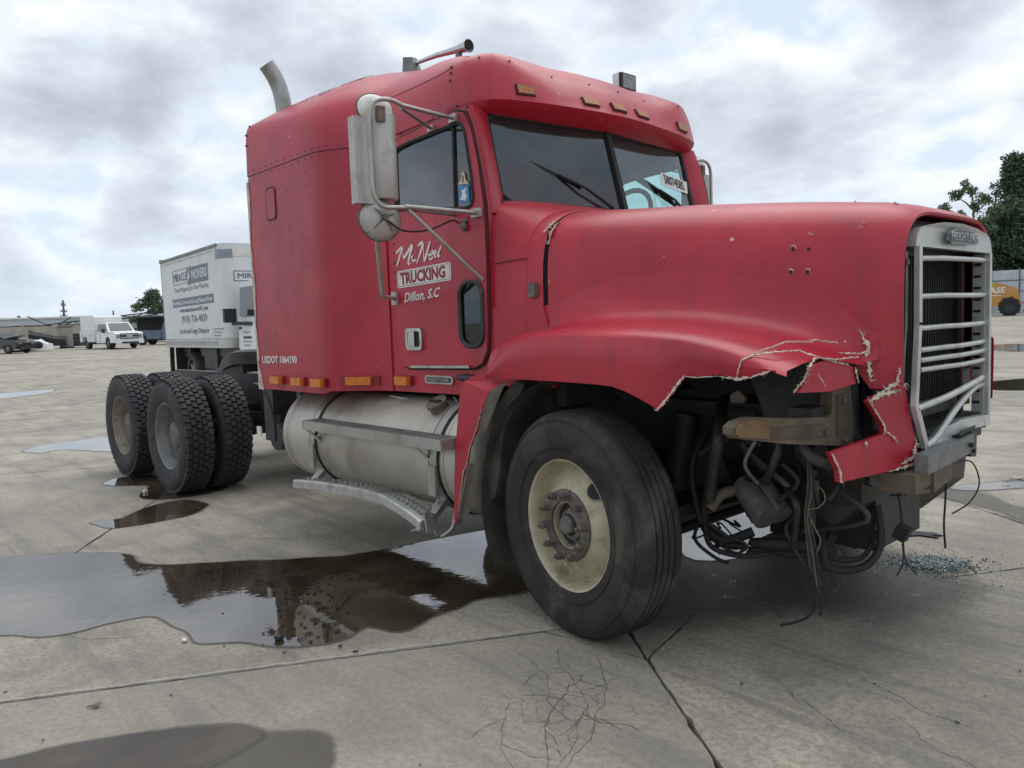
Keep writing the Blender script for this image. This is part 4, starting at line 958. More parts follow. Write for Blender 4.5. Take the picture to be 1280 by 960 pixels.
# fairing joint line, rivets, chips
mb = MB(); mb.tube([roofp(i, f) for i, f in ((6, .055), (7, .06), (8, .06), (9, .06), (10, .06))], .004, 5); mb.tube([roofp(10, f) for f in (.06, .03, .012)], .003, 5)
mb.build('panel_joint', mat('joint_pale', (.33, .10, .11), .5), roof)
mb = MB()
for i, f in ((10, .06), (10, .045), (10, .03), (0, .003), (0, .006), (0, .03)): mb.ball(roofp(i, f) + V((.012 if i == 0 else 0, -.002, .001)), .008, 7, 5)
for i in range(m0 + 2, len(full) - m0 - 2):
    if i % 2 == 0:
        mb.ball(roofp(i, .14 if abs(full[i][1]) < .7 else .06) + V((.001, 0, .001)), .0055, 7, 5)
stuff(mb.build('rivet', DARKPL, roof))
# flaking gel coat on the sleeper shoulder
def flakes(c, sp, n, seed, nrm, r=.012, name='flaked_paint', par=None):
    g = random.Random(seed); mb = MB(); nrm = V(nrm).normalized(); u = nrm.orthogonal().normalized(); w = nrm.cross(u)
    for _ in range(n):
        p = V(c) + V((g.gauss(0, 1) * sp[0], g.gauss(0, 1) * sp[1], g.gauss(0, 1) * sp[2])); p -= nrm * (p - V(c)).dot(nrm)
        rr = r * g.uniform(.3, 1.6); m = g.randint(4, 7)
        mb.prism([p + (u * cos(k * 2 * pi / m) + w * sin(k * 2 * pi / m)) * rr * g.uniform(.4, 1.3) for k in range(m)], nrm * .003)
    return stuff(mb.build(name, CREAM, par or K, smooth=None))
def on_roof(i0, i1, t0, t1, n, seed, r):
    g = random.Random(seed); mb = MB()
    for _ in range(n):
        fi = g.uniform(i0, i1); i = int(fi); th = g.uniform(t0, t1)
        p0 = roofp(i, th).lerp(roofp(i + 1, th), fi - i); a = roofp(i, th + .02).lerp(roofp(i + 1, th + .02), fi - i) - p0; b_ = roofp(i + 1, th) - roofp(i, th)
        nn = a.cross(b_).normalized()
        if nn.z < 0: nn = -nn
        u = b_.normalized(); w = nn.cross(u); m = g.randint(5, 8); rr = r * g.uniform(.3, 1.6)
        mb.prism([p0 + nn * .002 + (u * cos(k * 2 * pi / m) * 1.5 + w * sin(k * 2 * pi / m)) * rr * g.uniform(.4, 1.3) for k in range(m)], nn * .002)
    stuff(mb.build('flaked_paint', mat('faded_flake%d' % 0, (.50, .36, .34), .8, var=.2, vs=30) if 'faded_flake0' not in MATS else MATS['faded_flake0'], roof, smooth=None))
on_roof(.25, 1.5, .27, .40, 80, 3, .013); on_roof(.3, .8, .17, .30, 14, 4, .018)
# marker lights on the visor brow
def brow(y, z):
    """point of the visor's front face at a given y and z"""
    best, bp_ = 9, None
    for i in range(11, len(full) - 12):
        if (full[i][1] - .12) > y or (full[i + 1][1] + .12) < y: continue
        for t in (0, .2, .4, .6, .8):
            for k in range(40):
                p = roofp(i, k * .005).lerp(roofp(i + 1, k * .005), t); e = abs(p.y - y) + abs(p.z - z)
                if e < best: best, bp_ = e, p
    return bp_
for y, z in ((-.70, 2.632), (-.235, 2.643), (.0, 2.643), (.225, 2.643), (.70, 2.632)):
    c = brow(y, z); fw = (brow(y + .08, z) - brow(y - .08, z)).normalized(); up = (brow(y, z + .04) - brow(y, z - .03)); up = (up - fw * up.dot(fw)).normalized(); nn = fw.cross(up).normalized()
    M3 = Matrix((fw, up, nn)).transposed()
    mb = MB(); mb.box(c + nn * .001, (.122, .058, .012), M3); h = mb.build('marker_light', DARKPL, K, bevel=.005)
    mb = MB(); mb.box(c + nn * .007, (.108, .046, .012), M3); mb.build('lens', AMBERD, h, bevel=.005, seg=2)
# work lamp and air horn on the roof
mb = MB(); mb.box((-.91, .445, 2.935), (.06, .150, .105)); wl = mb.build('work_lamp', DARKPL, K, bevel=.012, seg=2)
mb = MB(); mb.box((-.878, .445, 2.935), (.012, .128, .085)); mb.build('lens', LENS, wl, bevel=.006)
mb = MB(); mb.box((-.915, .362, 2.93), (.05, .014, .10)); mb.box((-.92, .445, 2.868), (.05, .04, .05)); mb.build('bracket', CHROME, wl)
mb = MB(); mb.tube([(-1.88, -.5, 3.135), (-1.66, -.5, 3.125), (-1.46, -.5, 3.105), (-1.37, -.5, 3.098), (-1.34, -.5, 3.095)], [.012, .016, .022, .032, .038], 16, cap=False)
mb.tube([(-1.345, -.5, 3.101), (-1.38, -.5, 3.106)], [.037, .02], 16); hn = mb.build('air_horn', CHROME, K, smooth=60)
mb = MB(); mb.cyl((-1.342, -.5, 3.1005), (-1.352, -.5, 3.102), .033, n=16); mb.build('horn_mouth', BLACK, hn)
mb = MB(); mb.prism([(-2.02, -.52, 3.06), (-1.84, -.52, 3.06), (-1.90, -.52, 3.175), (-2.00, -.52, 3.20)], (0, .04, 0)); mb.build('bracket', GREYM, hn)
mb = MB(); mb.box((-1.44, -.5, 3.07), (.03, .03, .07)); mb.build('bracket', GREYM, hn)

# cab shell
DY = 1.008
door = [(-1.375, 1.18), (-.78, 1.19), (-.715, 1.215), (-.672, 1.28), (-.66, 1.40), (-.652, 1.75), (-.655, 2.00), (-.69, 2.24), (-.735, 2.42), (-.79, 2.505), (-.86, 2.525), (-1.05, 2.510), (-1.36, 2.485), (-1.43, 2.468), (-1.455, 2.40), (-1.455, 1.9), (-1.475, 1.35), (-1.455, 1.23), (-1.42, 1.19)]
win = [(-1.435, 2.10), (-1.40, 2.085), (-.80, 2.015), (-.745, 2.025), (-.725, 2.06), (-.735, 2.17), (-.775, 2.40), (-.80, 2.45), (-.84, 2.466), (-1.28, 2.447), (-1.41, 2.432), (-1.435, 2.41)]
def inset(poly, d):
    out = []; n = len(poly); ar = sum(poly[i][0] * poly[(i + 1) % n][1] - poly[(i + 1) % n][0] * poly[i][1] for i in range(n)); s = 1 if ar > 0 else -1
    for i in range(n):
        a, p, c = V(poly[i - 1]), V(poly[i]), V(poly[(i + 1) % n]); e1, e2 = (p - a).normalized(), (c - p).normalized()
        n1_, n2__ = V((-e1.y, e1.x)) * s, V((-e2.y, e2.x)) * s; m = (n1_ + n2__); m = m.normalized() if m.length > 1e-6 else n1_
        out.append(tuple(p + m * d / max(.4, m.dot(n1_))))
    return out
winh = inset(win, -.02)
shell = [(-1.575, 1.035), (-.64, 1.045), (-.64, 2.02), (-.68, 2.24), (-.725, 2.42), (-.775, 2.535), (-1.05, 2.545), (-1.5, 2.53), (-1.575, 2.515)]
PEEP = rrect(-.877, -.690, 1.305, 1.640, .07, 5)
for s in (-1, 1):
    mb = MB(); mb.plate(shell, [winh, inset(PEEP, -.006)], lambda x, z: (x, s * (DY), z), (0, -s * .03, 0)); mb.build('cab_side', RED, K, smooth=30)
    mb = MB(); mb.plate(door, [win, inset(PEEP, -.004)], lambda x, z: (x, s * (DY + .018), z), (0, -s * .014, 0)); dr = mb.build('door', RED, K, smooth=30, bevel=.004)
    o = inset(door, -.006); mb = MB(); mb.tube([(x, s * (DY + .006), z) for x, z in o + o[:1]], .0065, 5); mb.build('door_seal', BLACK, dr)
    w2 = inset(win, .004); mb = MB(); mb.tube([(x, s * (DY + .016), z) for x, z in w2 + w2[:1]], .0105, 6); mb.build('window_seal', BLACK, dr)
    mb = MB(); mb.face([mb.bm.verts.new((x, s * (DY + .006), z)) for x, z in inset(win, -.004)]); mb.build('window_glass', DOORG, dr, smooth=None)
    mb = MB(); mb.box((-.885, s * (DY + .012), 2.25), (.012, .012, .42), Matrix.Rotation(.02, 3, 'Y')); mb.build('vent_divider', BLACK, dr)
    mb = MB(); mb.tube([(x, s * (DY + .020), z) for x, z in PEEP + PEEP[:1]], .013, 6); mb.build('peep_window_frame', DARKPL, dr)
    mb = MB(); mb.face([mb.bm.verts.new((x, s * (DY + .012), z)) for x, z in PEEP]); mb.build('peep_window', DARKGL, dr, smooth=None)
    mb = MB(); mb.plate(rrect(-1.372, -1.215, 1.283, 1.408, .025, 4), [rrect(-1.352, -1.235, 1.302, 1.39, .012, 3)], lambda x, z: (x, s * (DY + .018), z), (0, s * .016, 0)); hd_ = mb.build('door_handle', CHROME, dr)
    if s < 0:
        mb = MB(); mb.box((-1.262, s * (DY + .0185), 1.346), (.05, .004, .086)); mb.build('handle_recess', BLACK, dr)
        mb = MB(); mb.box((-1.32, s * (DY + .024), 1.346), (.062, .016, .086)); mb.build('handle_paddle', CHROME, dr, bevel=.004)
        mb = MB(); mb.bar((-1.33, s * (DY + .03), 1.187), (-.80, s * (DY + .03), 1.196), .016, .014); mb.build('sill_strip', CHROME, dr)
        mb = MB()
        for x, z in [(x, z) for x, z in inset(door, -.03)][9:14]: mb.ball((x, s * (DY + .002), z), .007, 6, 4)
        for k in range(22): mb.ball((-1.49, s * (DY + .002), 1.30 + k * .055), .0055, 6, 4)
        stuff(mb.build('rivet', DARKPL, dr))
        # ---- lettering
        YL = -(DY + .0195)
        mb = MB()
        strokes = [[(-1.447, 1.843), (-1.415, 1.86), (-1.378, 1.872), (-1.405, 1.83), (-1.442, 1.77)], [(-1.378, 1.872), (-1.374, 1.843), (-1.372, 1.811), (-1.326, 1.843), (-1.279, 1.878), (-1.309, 1.822), (-1.33, 1.773), (-1.307, 1.779)],
                   [(-1.252, 1.829), (-1.279, 1.821), (-1.293, 1.80), (-1.278, 1.788), (-1.25, 1.794)], [(-1.224, 1.866), (-1.205, 1.876), (-1.176, 1.879), (-1.21, 1.82), (-1.244, 1.772)], [(-1.176, 1.879), (-1.175, 1.828), (-1.173, 1.778), (-1.141, 1.829), (-1.11, 1.881)],
                   [(-1.123, 1.803), (-1.091, 1.815), (-1.085, 1.827), (-1.106, 1.827), (-1.129, 1.804), (-1.121, 1.783), (-1.087, 1.793)], [(-1.06, 1.83), (-1.078, 1.798), (-1.063, 1.794)], [(-1.012, 1.848), (-1.035, 1.819), (-1.05, 1.796), (-1.027, 1.797)], [(-.997, 1.871), (-1.003, 1.86)]]
        for k, st in enumerate(strokes):
            P = catmull([(x, 0, z) for x, z in st], 6, False) if len(st) > 2 else [V((x, 0, z)) for x, z in st]; n = len(P); rail = []
            for i, p in enumerate(P):
                t = i / (n - 1); w = .0052 + .0042 * sin(pi * t); rail.append(w)
            for i in range(n - 1):
                d = (P[i + 1] - P[i]).normalized(); q = V((.45, 0, .9)).cross(V((0, 1, 0))).normalized() * .8 + d.cross(V((0, 1, 0))) * .6; q.normalize()
                mb.prism([P[i] + q * rail[i] + V((0, YL, 0)), P[i + 1] + q * rail[i + 1] + V((0, YL, 0)), P[i + 1] - q * rail[i + 1] + V((0, YL, 0)), P[i] - q * rail[i] + V((0, YL, 0))], (0, -.0012 - .00002 * i - .0002 * k, 0))
        mb.build('script_lettering', PAINTW, dr, smooth=None)
        mb = MB(); mb.plate([(x, z + (x + 1.2) * .035) for x, z in rrect(-1.444, -.938, 1.650, 1.748, .014, 3)], [], lambda x, z: (x, YL, z), (0, -.0012, 0)); sg = mb.build('name_panel', PAINTW, dr, smooth=None)
        fr = [(x, z + (x + 1.2) * .035) for x, z in rrect(-1.434, -.948, 1.659, 1.739, .010, 3)]
        mb = MB(); mb.tube([(x, YL - .0015, z) for x, z in fr + fr[:1]], .0014, 4); mb.build('panel_outline', INK, dr)
        text('name_lettering', 'TRUCKING', .088, SIGNRED, dr, (-1.412, YL - .0016, 1.664), (1, 0, .035), (0, 0, 1), .0006, 0, 1, .0035, fit=.425)
        text('town_lettering', 'Dillon, S.C', .072, PAINTW, dr, (-1.385, YL, 1.560), (1, 0, .05), (0, 0, 1), .0008, .35, 1, .0012, fit=.345)
        # window stickers
        mb = MB(); mb.prism([(-.855, YL + .008, 2.058), (-.770, YL + .008, 2.048), (-.772, YL + .008, 2.135), (-.855, YL + .008, 2.145)], (0, -.002, 0)); st = mb.build('window_sticker', BLUE, dr)
        mb = MB(); mb.prism([(-.845, YL + .0055, 2.07), (-.80, YL + .0055, 2.06), (-.785, YL + .0055, 2.085), (-.80, YL + .0055, 2.10), (-.785, YL + .0055, 2.125), (-.83, YL + .0055, 2.115), (-.825, YL + .0055, 2.095)], (0, -.001, 0)); mb.build('sticker_print', PAINTW, dr)
        mb = MB(); mb.prism([(-.860, YL + .008, 2.150), (-.768, YL + .008, 2.142), (-.795, YL + .008, 2.168), (-.800, YL + .008, 2.195), (-.815, YL + .008, 2.212), (-.830, YL + .008, 2.197), (-.832, YL + .008, 2.172)], (0, -.002, 0)); mb.build('window_sticker', TAN, dr)
        mb = MB(); mb.tube([(-.815, YL + .0058, 2.155), (-.812, YL + .0058, 2.18), (-.822, YL + .0058, 2.192)], .004, 4); mb.build('sticker_print', DARKPL, dr)
# A pillars, header and front corners beside the windshield
for s in (-1, 1):
    mb = MB(); rows = []
    for k in range(9):
        t = k / 8; z = lerp(1.98, 2.545, t)
        xo = interp([(1.9, -.640), (2.02, -.640), (2.24, -.68), (2.42, -.725), (2.545, -.775)], z); xi = interp([(1.98, -.655), (2.06, -.680), (2.53, -.795)], z); yi = .868 + .012 * (1 - t)
        rows.append([(xo - .02, s * (DY - .004), z), (xo + .012, s * (DY - .022), z), (lerp(xo, xi, .5) + .022, s * .94, z), (xi + .012, s * yi, z), (xi - .04, s * (yi - .015), z)])
    mb.grid(rows); mb.build('windshield_pillar', RED, K, smooth=60)
# cowl and hood share the same section law
def hoodw(x): return interp([(-.70, 1.000), (-.40, .970), (-.27, .945), (.0, .905), (.4, .815), (.8, .712), (1.05, .636), (1.15, .598), (1.2, .558)], x)
def hfar(x): return interp([(.5, 1), (1.05, .95), (1.15, .89), (1.2, .835)], x)      # the far front corner is pushed in
def hoody(x, z):
    n = interp([(-.7, 7), (-.2, 6.2), (.5, 5.0), (1.0, 5.0), (1.2, 5.2)], x); h = max(0, min(.999, (z - 1.3) / (hoodz(x) - 1.3))); return hoodw(x) * (1 - h ** n) ** (1 / n)
def hoodz(x): return interp([(-.70, 2.070), (-.56, 2.045), (-.40, 1.992), (-.28, 1.975), (0, 1.956), (.317, 1.938), (.6, 1.913), (.81, 1.890), (1.05, 1.858), (1.13, 1.840), (1.175, 1.82), (1.2, 1.803)], x)
def hood_sec(x, zb, m=30, dz=0, dw=0, n=None):
    n = n or interp([(-.7, 7), (-.2, 6.2), (.5, 5.0), (1.0, 5.0), (1.2, 5.2)], x); out = []
    for k in range(m + 1):
        t = pi * k / m; y, z = SE(hoodw(x) + dw, 1.30, hoodz(x) + dz, n, t); out.append(V((x, -y * (hfar(x) if y < 0 else 1), z)))
    return [V((x, -hoodw(x) - dw, zb)), V((x, -hoodw(x) - dw, (zb + 1.3) / 2))] + out + [V((x, (hoodw(x) + dw) * hfar(x), (zb + 1.3) / 2)), V((x, (hoodw(x) + dw) * hfar(x), zb))]
mb = MB(); mb.grid([hood_sec(x, 1.12, 30, dw=.0, n=n) for x, n in ((-.665, 13), (-.62, 11), (-.57, 9), (-.52, 7.8), (-.46, 6.8), (-.40, 6.2))]); cw = mb.build('cowl', RED, K, smooth=60)
mb = MB(); mb.grid([hood_sec(x, 1.12, dw=d, dz=d * .6, n=5.8) for x, d in ((-.41, .0), (-.405, .008), (-.39, .012), (-.335, .008), (-.318, .004))]); mb.build('cowl_flange', RED, K, smooth=60)
mb = MB(); mb.grid([hood_sec(x, 1.12, dw=d, dz=d, n=5.8) for x, d in ((-.318, .003), (-.318, -.012), (-.312, -.018), (-.30, -.022), (-.27, -.03))]); mb.build('hood_gap_shade', BLACK, K, smooth=60)  # added black sheet: the gap's shade is put into its colour
mb = MB(); mb.prism([(-.664, -1.0075, 1.10), (-.664, -1.0075, 1.50), (-.40, -.980, 1.50), (-.318, -.966, 1.50), (-.25, -.962, 1.30), (-.25, -.962, 1.10)], (0, .02, 0)); mb.build('cowl_side_panel', RED, K, smooth=60)
mb = MB(); mb.tube([(-.62, -1.002, 1.72), (-.50, -.990, 1.728), (-.41, -.975, 1.732)], .003, 4); mb.tube([(-.665, -.90, 2.045), (-.62, -.55, 2.045), (-.568, 0, 2.035), (-.62, .55, 2.045), (-.665, .9, 2.045)], .014, 6); mb.build('cowl_seal', BLACK, cw)
mb = MB(); mb.box((-.365, -.975, 1.575), (.05, .03, .07)); mb.box((-.345, -.985, 1.575), (.02, .02, .05)); mb.build('hood_latch', HUBM, cw, bevel=.005)
mb = MB(); mb.box((-.30, 0, 1.42), (.06, 1.74, .84)); mb.build('firewall', INTER, K)
# hood
xs = [-.292, -.2, -.1, 0, .15, .3, .45, .6, .75, .88, .98, 1.05, 1.10, 1.135, 1.16, 1.18, 1.193, 1.2]
zb_ = lambda x: interp([(-.3, 1.36), (.5, 1.36), (.9, 1.27), (1.02, 1.225), (1.05, 1.20), (1.09, 1.12), (1.2, 1.115)], x)
mb = MB(); rows = [hood_sec(x, zb_(x)) for x in xs]
lipr = [V((1.195, p.y * .975, lerp(p.z, 1.3, .02) if p.z > 1.3 else p.z)) for p in rows[-1]]; rec = [V((1.165, p.y * .972, lerp(p.z, 1.3, .025) if p.z > 1.3 else p.z)) for p in rows[-1]]
mb.grid(rows + [lipr, rec]); hood = mb.build('hood', RED, K, smooth=60)
mb = MB(); back = [hood_sec(-.2915, 1.36, dw=-.003, dz=-.003), hood_sec(-.2915, 1.36, dw=-.03, dz=-.03), hood_sec(-.22, 1.36, dw=-.035, dz=-.035)]
mb.grid(back); mb.build('hood_return', mat('hood_slit_shade', (.012, .010, .010), .8, var=.3), hood, smooth=60)  # near-black colour paints the shade inside the slit onto the red hood's return
mb = MB(); torn(mb, [(-.290, -.80, 1.918), (-.290, -.87, 1.892), (-.290, -.915, 1.852), (-.290, -.937, 1.79)], .018, 3, n=(-.2, -.8, .5)); torn(mb, [(-.320, -.86, 1.905), (-.325, -.935, 1.85)], .016, 4, n=(0, -.8, .5))
torn(mb, [(-.285, -.947, 1.62), (-.285, -.947, 1.60)], .006, 5); torn(mb, [(-.325, -.965, 1.50), (-.322, -.965, 1.40)], .004, 6); stuff(mb.build('torn_edge', CREAM, hood))
# emblem holes and small chips in the hood side
def hoodpt(x, z, out=.002):
    lo = min(hood_sec(x, 1.2, 60), key=lambda p: abs(p.z - z) + (9 if p.y > 0 else 0)); return V((x, lo.y - out, z))
mc = MB(); g = random.Random(6)
for x, z in ((.829, 1.674), (.885, 1.669), (.825, 1.582), (.885, 1.578)):
    p = hoodpt(x, z); mh = MB(); mh.cyl(p, p + V((0, -.003, 0)), .0065, n=8); mh.build('rivet_hole', BLACK, hood)
    if (x, z) != (.885, 1.669): torn(mc, [p + V((-.01, -.001, .012)), p + V((.012, -.001, .008)), p + V((.01, -.001, -.006))], .0035, int(x * 900), .006)
for k in range(26):
    x = g.uniform(.75, 1.15); z = g.choice([g.uniform(1.72, 1.76), g.uniform(1.2, 1.36), g.uniform(1.24, 1.33)]); p = hoodpt(x, z, .001); torn(mc, [p, p + V((g.uniform(-.02, .02), 0, g.uniform(-.012, .012)))], .003, k, .008)
for a, c in (((1.085, 1.865), (1.12, 1.845)), ((.93, 1.895), (.95, 1.87))):
    ht = lambda x, y: min(hood_sec(x, 1.2, 90), key=lambda p: abs(p.y - y) + (9 if p.z < 1.6 else 0)).z + .002
    torn(mc, [V((a[0], -.36, ht(a[0], -.36))), V((c[0], -.40, ht(c[0], -.40)))], .006, 9, n=(0, -.1, 1))
stuff(mc.build('paint_chip', CREAM, hood))
# near-side fender with its front corner torn away
crease = [(-.487, 1.166), (-.46, 1.195), (-.42, 1.235), (-.377, 1.272), (-.30, 1.315), (-.209, 1.345), (-.1, 1.356), (.019, 1.360), (.25, 1.358), (.454, 1.352), (.641, 1.337), (.813, 1.302), (.939, 1.264), (1.03, 1.232)]
lowe = [(-.487, 1.160), (-.3, 1.159), (.01, 1.156), (.283, 1.150), (.37, 1.128), (.447, 1.100), (.50, 1.077), (.533, 1.062), (.56, 1.085), (.61, 1.140), (.662, 1.200), (.72, 1.196), (.81, 1.204), (.88, 1.196), (.939, 1.202), (.98, 1.215), (1.03, 1.226)]
def fend(x, lo_=lowe, jag=0):
    zc = interp(crease, x); zl = min(zc - .004, interp(lo_, x)); w = hoodw(x); zf = interp([(-.49, 1.30), (-.38, 1.355), (-.2, 1.385), (.14, 1.40), (.36, 1.40), (.55, 1.385), (.74, 1.352), (.9, 1.312), (1.036, 1.268), (1.14, 1.225)], x)
    yo = 1.205; yi = w + .16
    st = max(0, x - .70) / .35 * .105; X2 = x + st; w2 = hoodw(X2); q = (1 - sm(.88, 1.13, X2) * .97) * (.12 + .88 * sm(-.38, .12, X2)); zf2 = interp([(-.49, 1.30), (-.38, 1.355), (-.2, 1.385), (.14, 1.40), (.36, 1.40), (.55, 1.385), (.74, 1.352), (.9, 1.312), (1.036, 1.268), (1.14, 1.225)], X2)
    return [V((x, -yo + .012, zl)), V((x, -yo, lerp(zl, zc, .5))), V((x, -yo + .002, zc - .012)), V((x, -yo + .018, zc + .006)), V((x, lerp(-yo, -yi, .35), lerp(zc + .012, zf, .4))), V((x, lerp(-yo, -yi, .75), lerp(zc + .012, zf, .85))),
            V((lerp(x, X2, .7), -lerp(yi, w2 + .16 * q, .7), lerp(zf, zf2, .7) - .02 * (1 - q))), *[V((X2, -hoody(X2, zf2 + dz_ * qq) - .001 - off * q, zf2 + dz_ * qq)) for qq in (lerp(.45, 1, q),) for off, dz_ in ((.105, .010), (.068, .028), (.040, .055), (.021, .092), (.010, .135), (.003, .185))], V((X2, -hoody(X2, zf2 + .24) + .004, zf2 + .24 * lerp(.45, 1, q)))]
fx = [-.487, -.47, -.44, -.41, -.377, -.34, -.29, -.24, -.18, -.1, 0, .1, .2, .3, .37, .43, .48, .51, .533, .555, .58, .61, .64, .662] + [.68 + .025 * k for k in range(15)]
g = random.Random(21); rows = []
for x in fx:
    r = fend(x)
    if x > .66: r[0] = r[0] + V((0, 0, g.uniform(-.006, .006)))
    rows.append(r)
mb = MB(); mb.grid(rows)
# front end of the fender top, down to the crack
e = rows[-1]; ext = [[p for p in e[2:7]], [p + V((.04 * (1 - k / 5), .0, -.012)) for k, p in enumerate(e[2:7])]]
mb.grid(ext)
fen = mb.build('fender', RED, K, smooth=50)
mb = MB(); torn(mb, [(.53, -1.208, 1.062), (.56, -1.208, 1.085), (.61, -1.208, 1.140), (.662, -1.208, 1.200)], .010, 1)
torn(mb, [(.662, -1.207, 1.2), (.72, -1.207, 1.196), (.81, -1.207, 1.204)], .004, 2)
torn(mb, [(.81, -1.207, 1.204), (.88, -1.207, 1.196), (.94, -1.207, 1.203), (1.02, -1.207, 1.23)], .008, 3)
torn(mb, [(.885, -1.209, 1.198), (.893, -1.211, 1.225), (.905, -1.209, 1.262), (.935, -1.18, 1.279), (.985, -1.12, 1.285), (1.02, -1.02, 1.285), (1.06, -.97, 1.262), (1.07, -.92, 1.25), (1.085, -.86, 1.245), (1.095, -.78, 1.248), (1.095, -.70, 1.245)], .009, 4)
torn(mb, [(1.06, -.97, 1.262), (1.055, -1.02, 1.225), (1.05, -1.03, 1.19), (1.04, -1.07, 1.16), (1.03, -1.08, 1.14)], .011, 5)
torn(mb, [(1.065, -.92, 1.252), (1.07, -.85, 1.235), (1.09, -.78, 1.222)], .014, 6)
torn(mb, [(1.075, -.645, 1.34), (1.085, -.640, 1.31), (1.10, -.632, 1.28), (1.09, -.636, 1.245), (1.10, -.632, 1.20), (1.105, -.628, 1.15)], .016, 7); torn(mb, [(1.05, -.76, 1.262), (1.085, -.66, 1.255), (1.10, -.634, 1.27)], .012, 17)
torn(mb, [(1.195, -.575, 1.20), (1.19, -.58, 1.17), (1.18, -.575, 1.14), (1.15, -.62, 1.115), (1.14, -.68, 1.09)], .014, 8)
torn(mb, [(.935, -1.18, 1.283), (.99, -1.06, 1.318), (1.03, -.93, 1.315)], .004, 10); torn(mb, [(1.0, -.9, 1.32), (1.06, -.8, 1.305)], .003, 12)
stuff(mb.build('torn_edge', CREAM, fen))
mb = MB(); mb.prism([(1.045, -.985, 1.235), (1.065, -.87, 1.245), (1.09, -.745, 1.212), (1.098, -.735, 1.150), (1.066, -.88, 1.130), (1.03, -1.05, 1.138), (1.038, -1.0, 1.18)], (-.012, .004, 0)); mb.build('torn_flap', RED, fen)
mb = MB(); torn(mb, [(1.105, -.73, 1.15), (1.098, -.745, 1.21)], .005, 11); torn(mb, [(1.06, -.96, 1.20), (1.075, -.93, 1.15)], .005, 13); stuff(mb.build('flap_edge', CREAM, fen))
# far fender, whole
mb = MB(); mb.grid([[V((p.x, -p.y, p.z)) for p in fend(x, [(-.487, 1.16), (.283, 1.15), (.6, .98), (1.05, .90)])] for x in fx if x < 1.01]); mb.build('fender', RED, K, smooth=50)
# lower front corner panel, hanging
mb = MB(); pn = [(1.133, -.716, 1.082), (1.146, -.656, 1.101), (1.168, -.556, 1.109), (1.181, -.497, 1.135), (1.189, -.461, 1.004), (1.199, -.415, .869), (1.199, -.414, .818), (1.158, -.602, .801), (1.098, -.873, .796), (1.096, -.881, .844), (1.087, -.924, .911), (1.118, -.784, .927), (1.152, -.627, .949), (1.153, -.622, .977), (1.138, -.693, 1.059)]
mb.plate([(p[1], p[2]) for p in pn], [], lambda y, z: (1.2 + .22 * (y + .41), y, z), (-.02, .005, 0)); fp = mb.build('front_corner_panel', RED, K, smooth=None, bevel=.004)
mb = MB(); off = lambda p: V(p) + V((.006, -.002, 0))
for q, r_, s_ in (((0, 1, 2, 3), .014, 1), ((8, 9, 10), .008, 2), ((6, 7), .005, 3), ((12, 13, 14, 0), .006, 4)): torn(mb, [off(pn[i]) for i in q], r_, s_)
torn(mb, [off((1.195, -.43, .90)), off((1.19, -.45, .84)), off((1.17, -.52, .82))], .016, 7); torn(mb, [off((1.155, -.62, .96)), off((1.165, -.57, .93)), off((1.17, -.545, .905))], .006, 8); torn(mb, [off((1.13, -.74, .936)), off((1.13, -.73, .92))], .012, 9)
torn(mb, [off((1.199, -.415, .818)), off((1.18, -.52, .806))], .010, 14)
stuff(mb.build('torn_edge', CREAM, fp))
mb = MB(); mb.prism([(1.14, .60, 1.0), (1.15, .575, .83), (1.12, .745, .865), (1.10, .66, 1.0)], (-.02, 0, 0)); fc = mb.build('front_corner_panel', RED, K, bevel=.004)
mb = MB(); torn(mb, [(1.142, .63, 1.01), (1.142, .61, .97)], .012, 1); stuff(mb.build('torn_edge', CREAM, fc))
# headlight carrier
mb = MB(); br = [(-1.262, 1.028), (-1.235, 1.046), (-1.17, 1.056), (-.968, 1.034), (-.778, 1.022), (-.756, 1.033), (-.755, 1.12), (-.631, 1.137), (-.611, 1.177), (-.632, .902), (-.718, .904), (-1.011, .945), (-1.24, .988), (-1.262, 1.004)]
fb = lambda y, z: (1.09 + .22 * (y + .41), y, z)
mb.plate(br, [], fb, (-.05, .01, 0)); hb = mb.build('headlight_bracket', RUST, K, smooth=None, bevel=.008, seg=2)
mb = MB(); mb.plate([(-1.255, 1.026), (-1.235, 1.04), (-1.17, 1.05), (-1.10, 1.035), (-1.09, .972), (-1.235, .992), (-1.255, 1.006)], [], lambda y, z: V(fb(y, z)) + V((.0, 0, 0)), (.006, -.001, 0)); mb.build('bare_tip', BROWN, hb)
mb = MB(); mb.plate([(-1.10, 1.010), (-.80, .998), (-.76, .97), (-.78, .945), (-1.08, .968)], [], lambda y, z: fb(y, z), (.005, -.001, 0)); mb.plate([(-.73, 1.10), (-.66, 1.11), (-.66, .95), (-.73, .945)], [], lambda y, z: fb(y, z), (.005, -.001, 0)); mb.build('reinforcing_plate', mat('bracket_plate', (.095, .072, .05), .8, var=.3, vs=12), hb, bevel=.003)
mb = MB()
for y, z in ((-.80, .968), (-.69, .93), (-.70, 1.08)): p = V(fb(y, z)); mb.cyl(p, p + V((.018, -.004, 0)), .009, n=6)
mb.build('bolt', GREYM, hb)

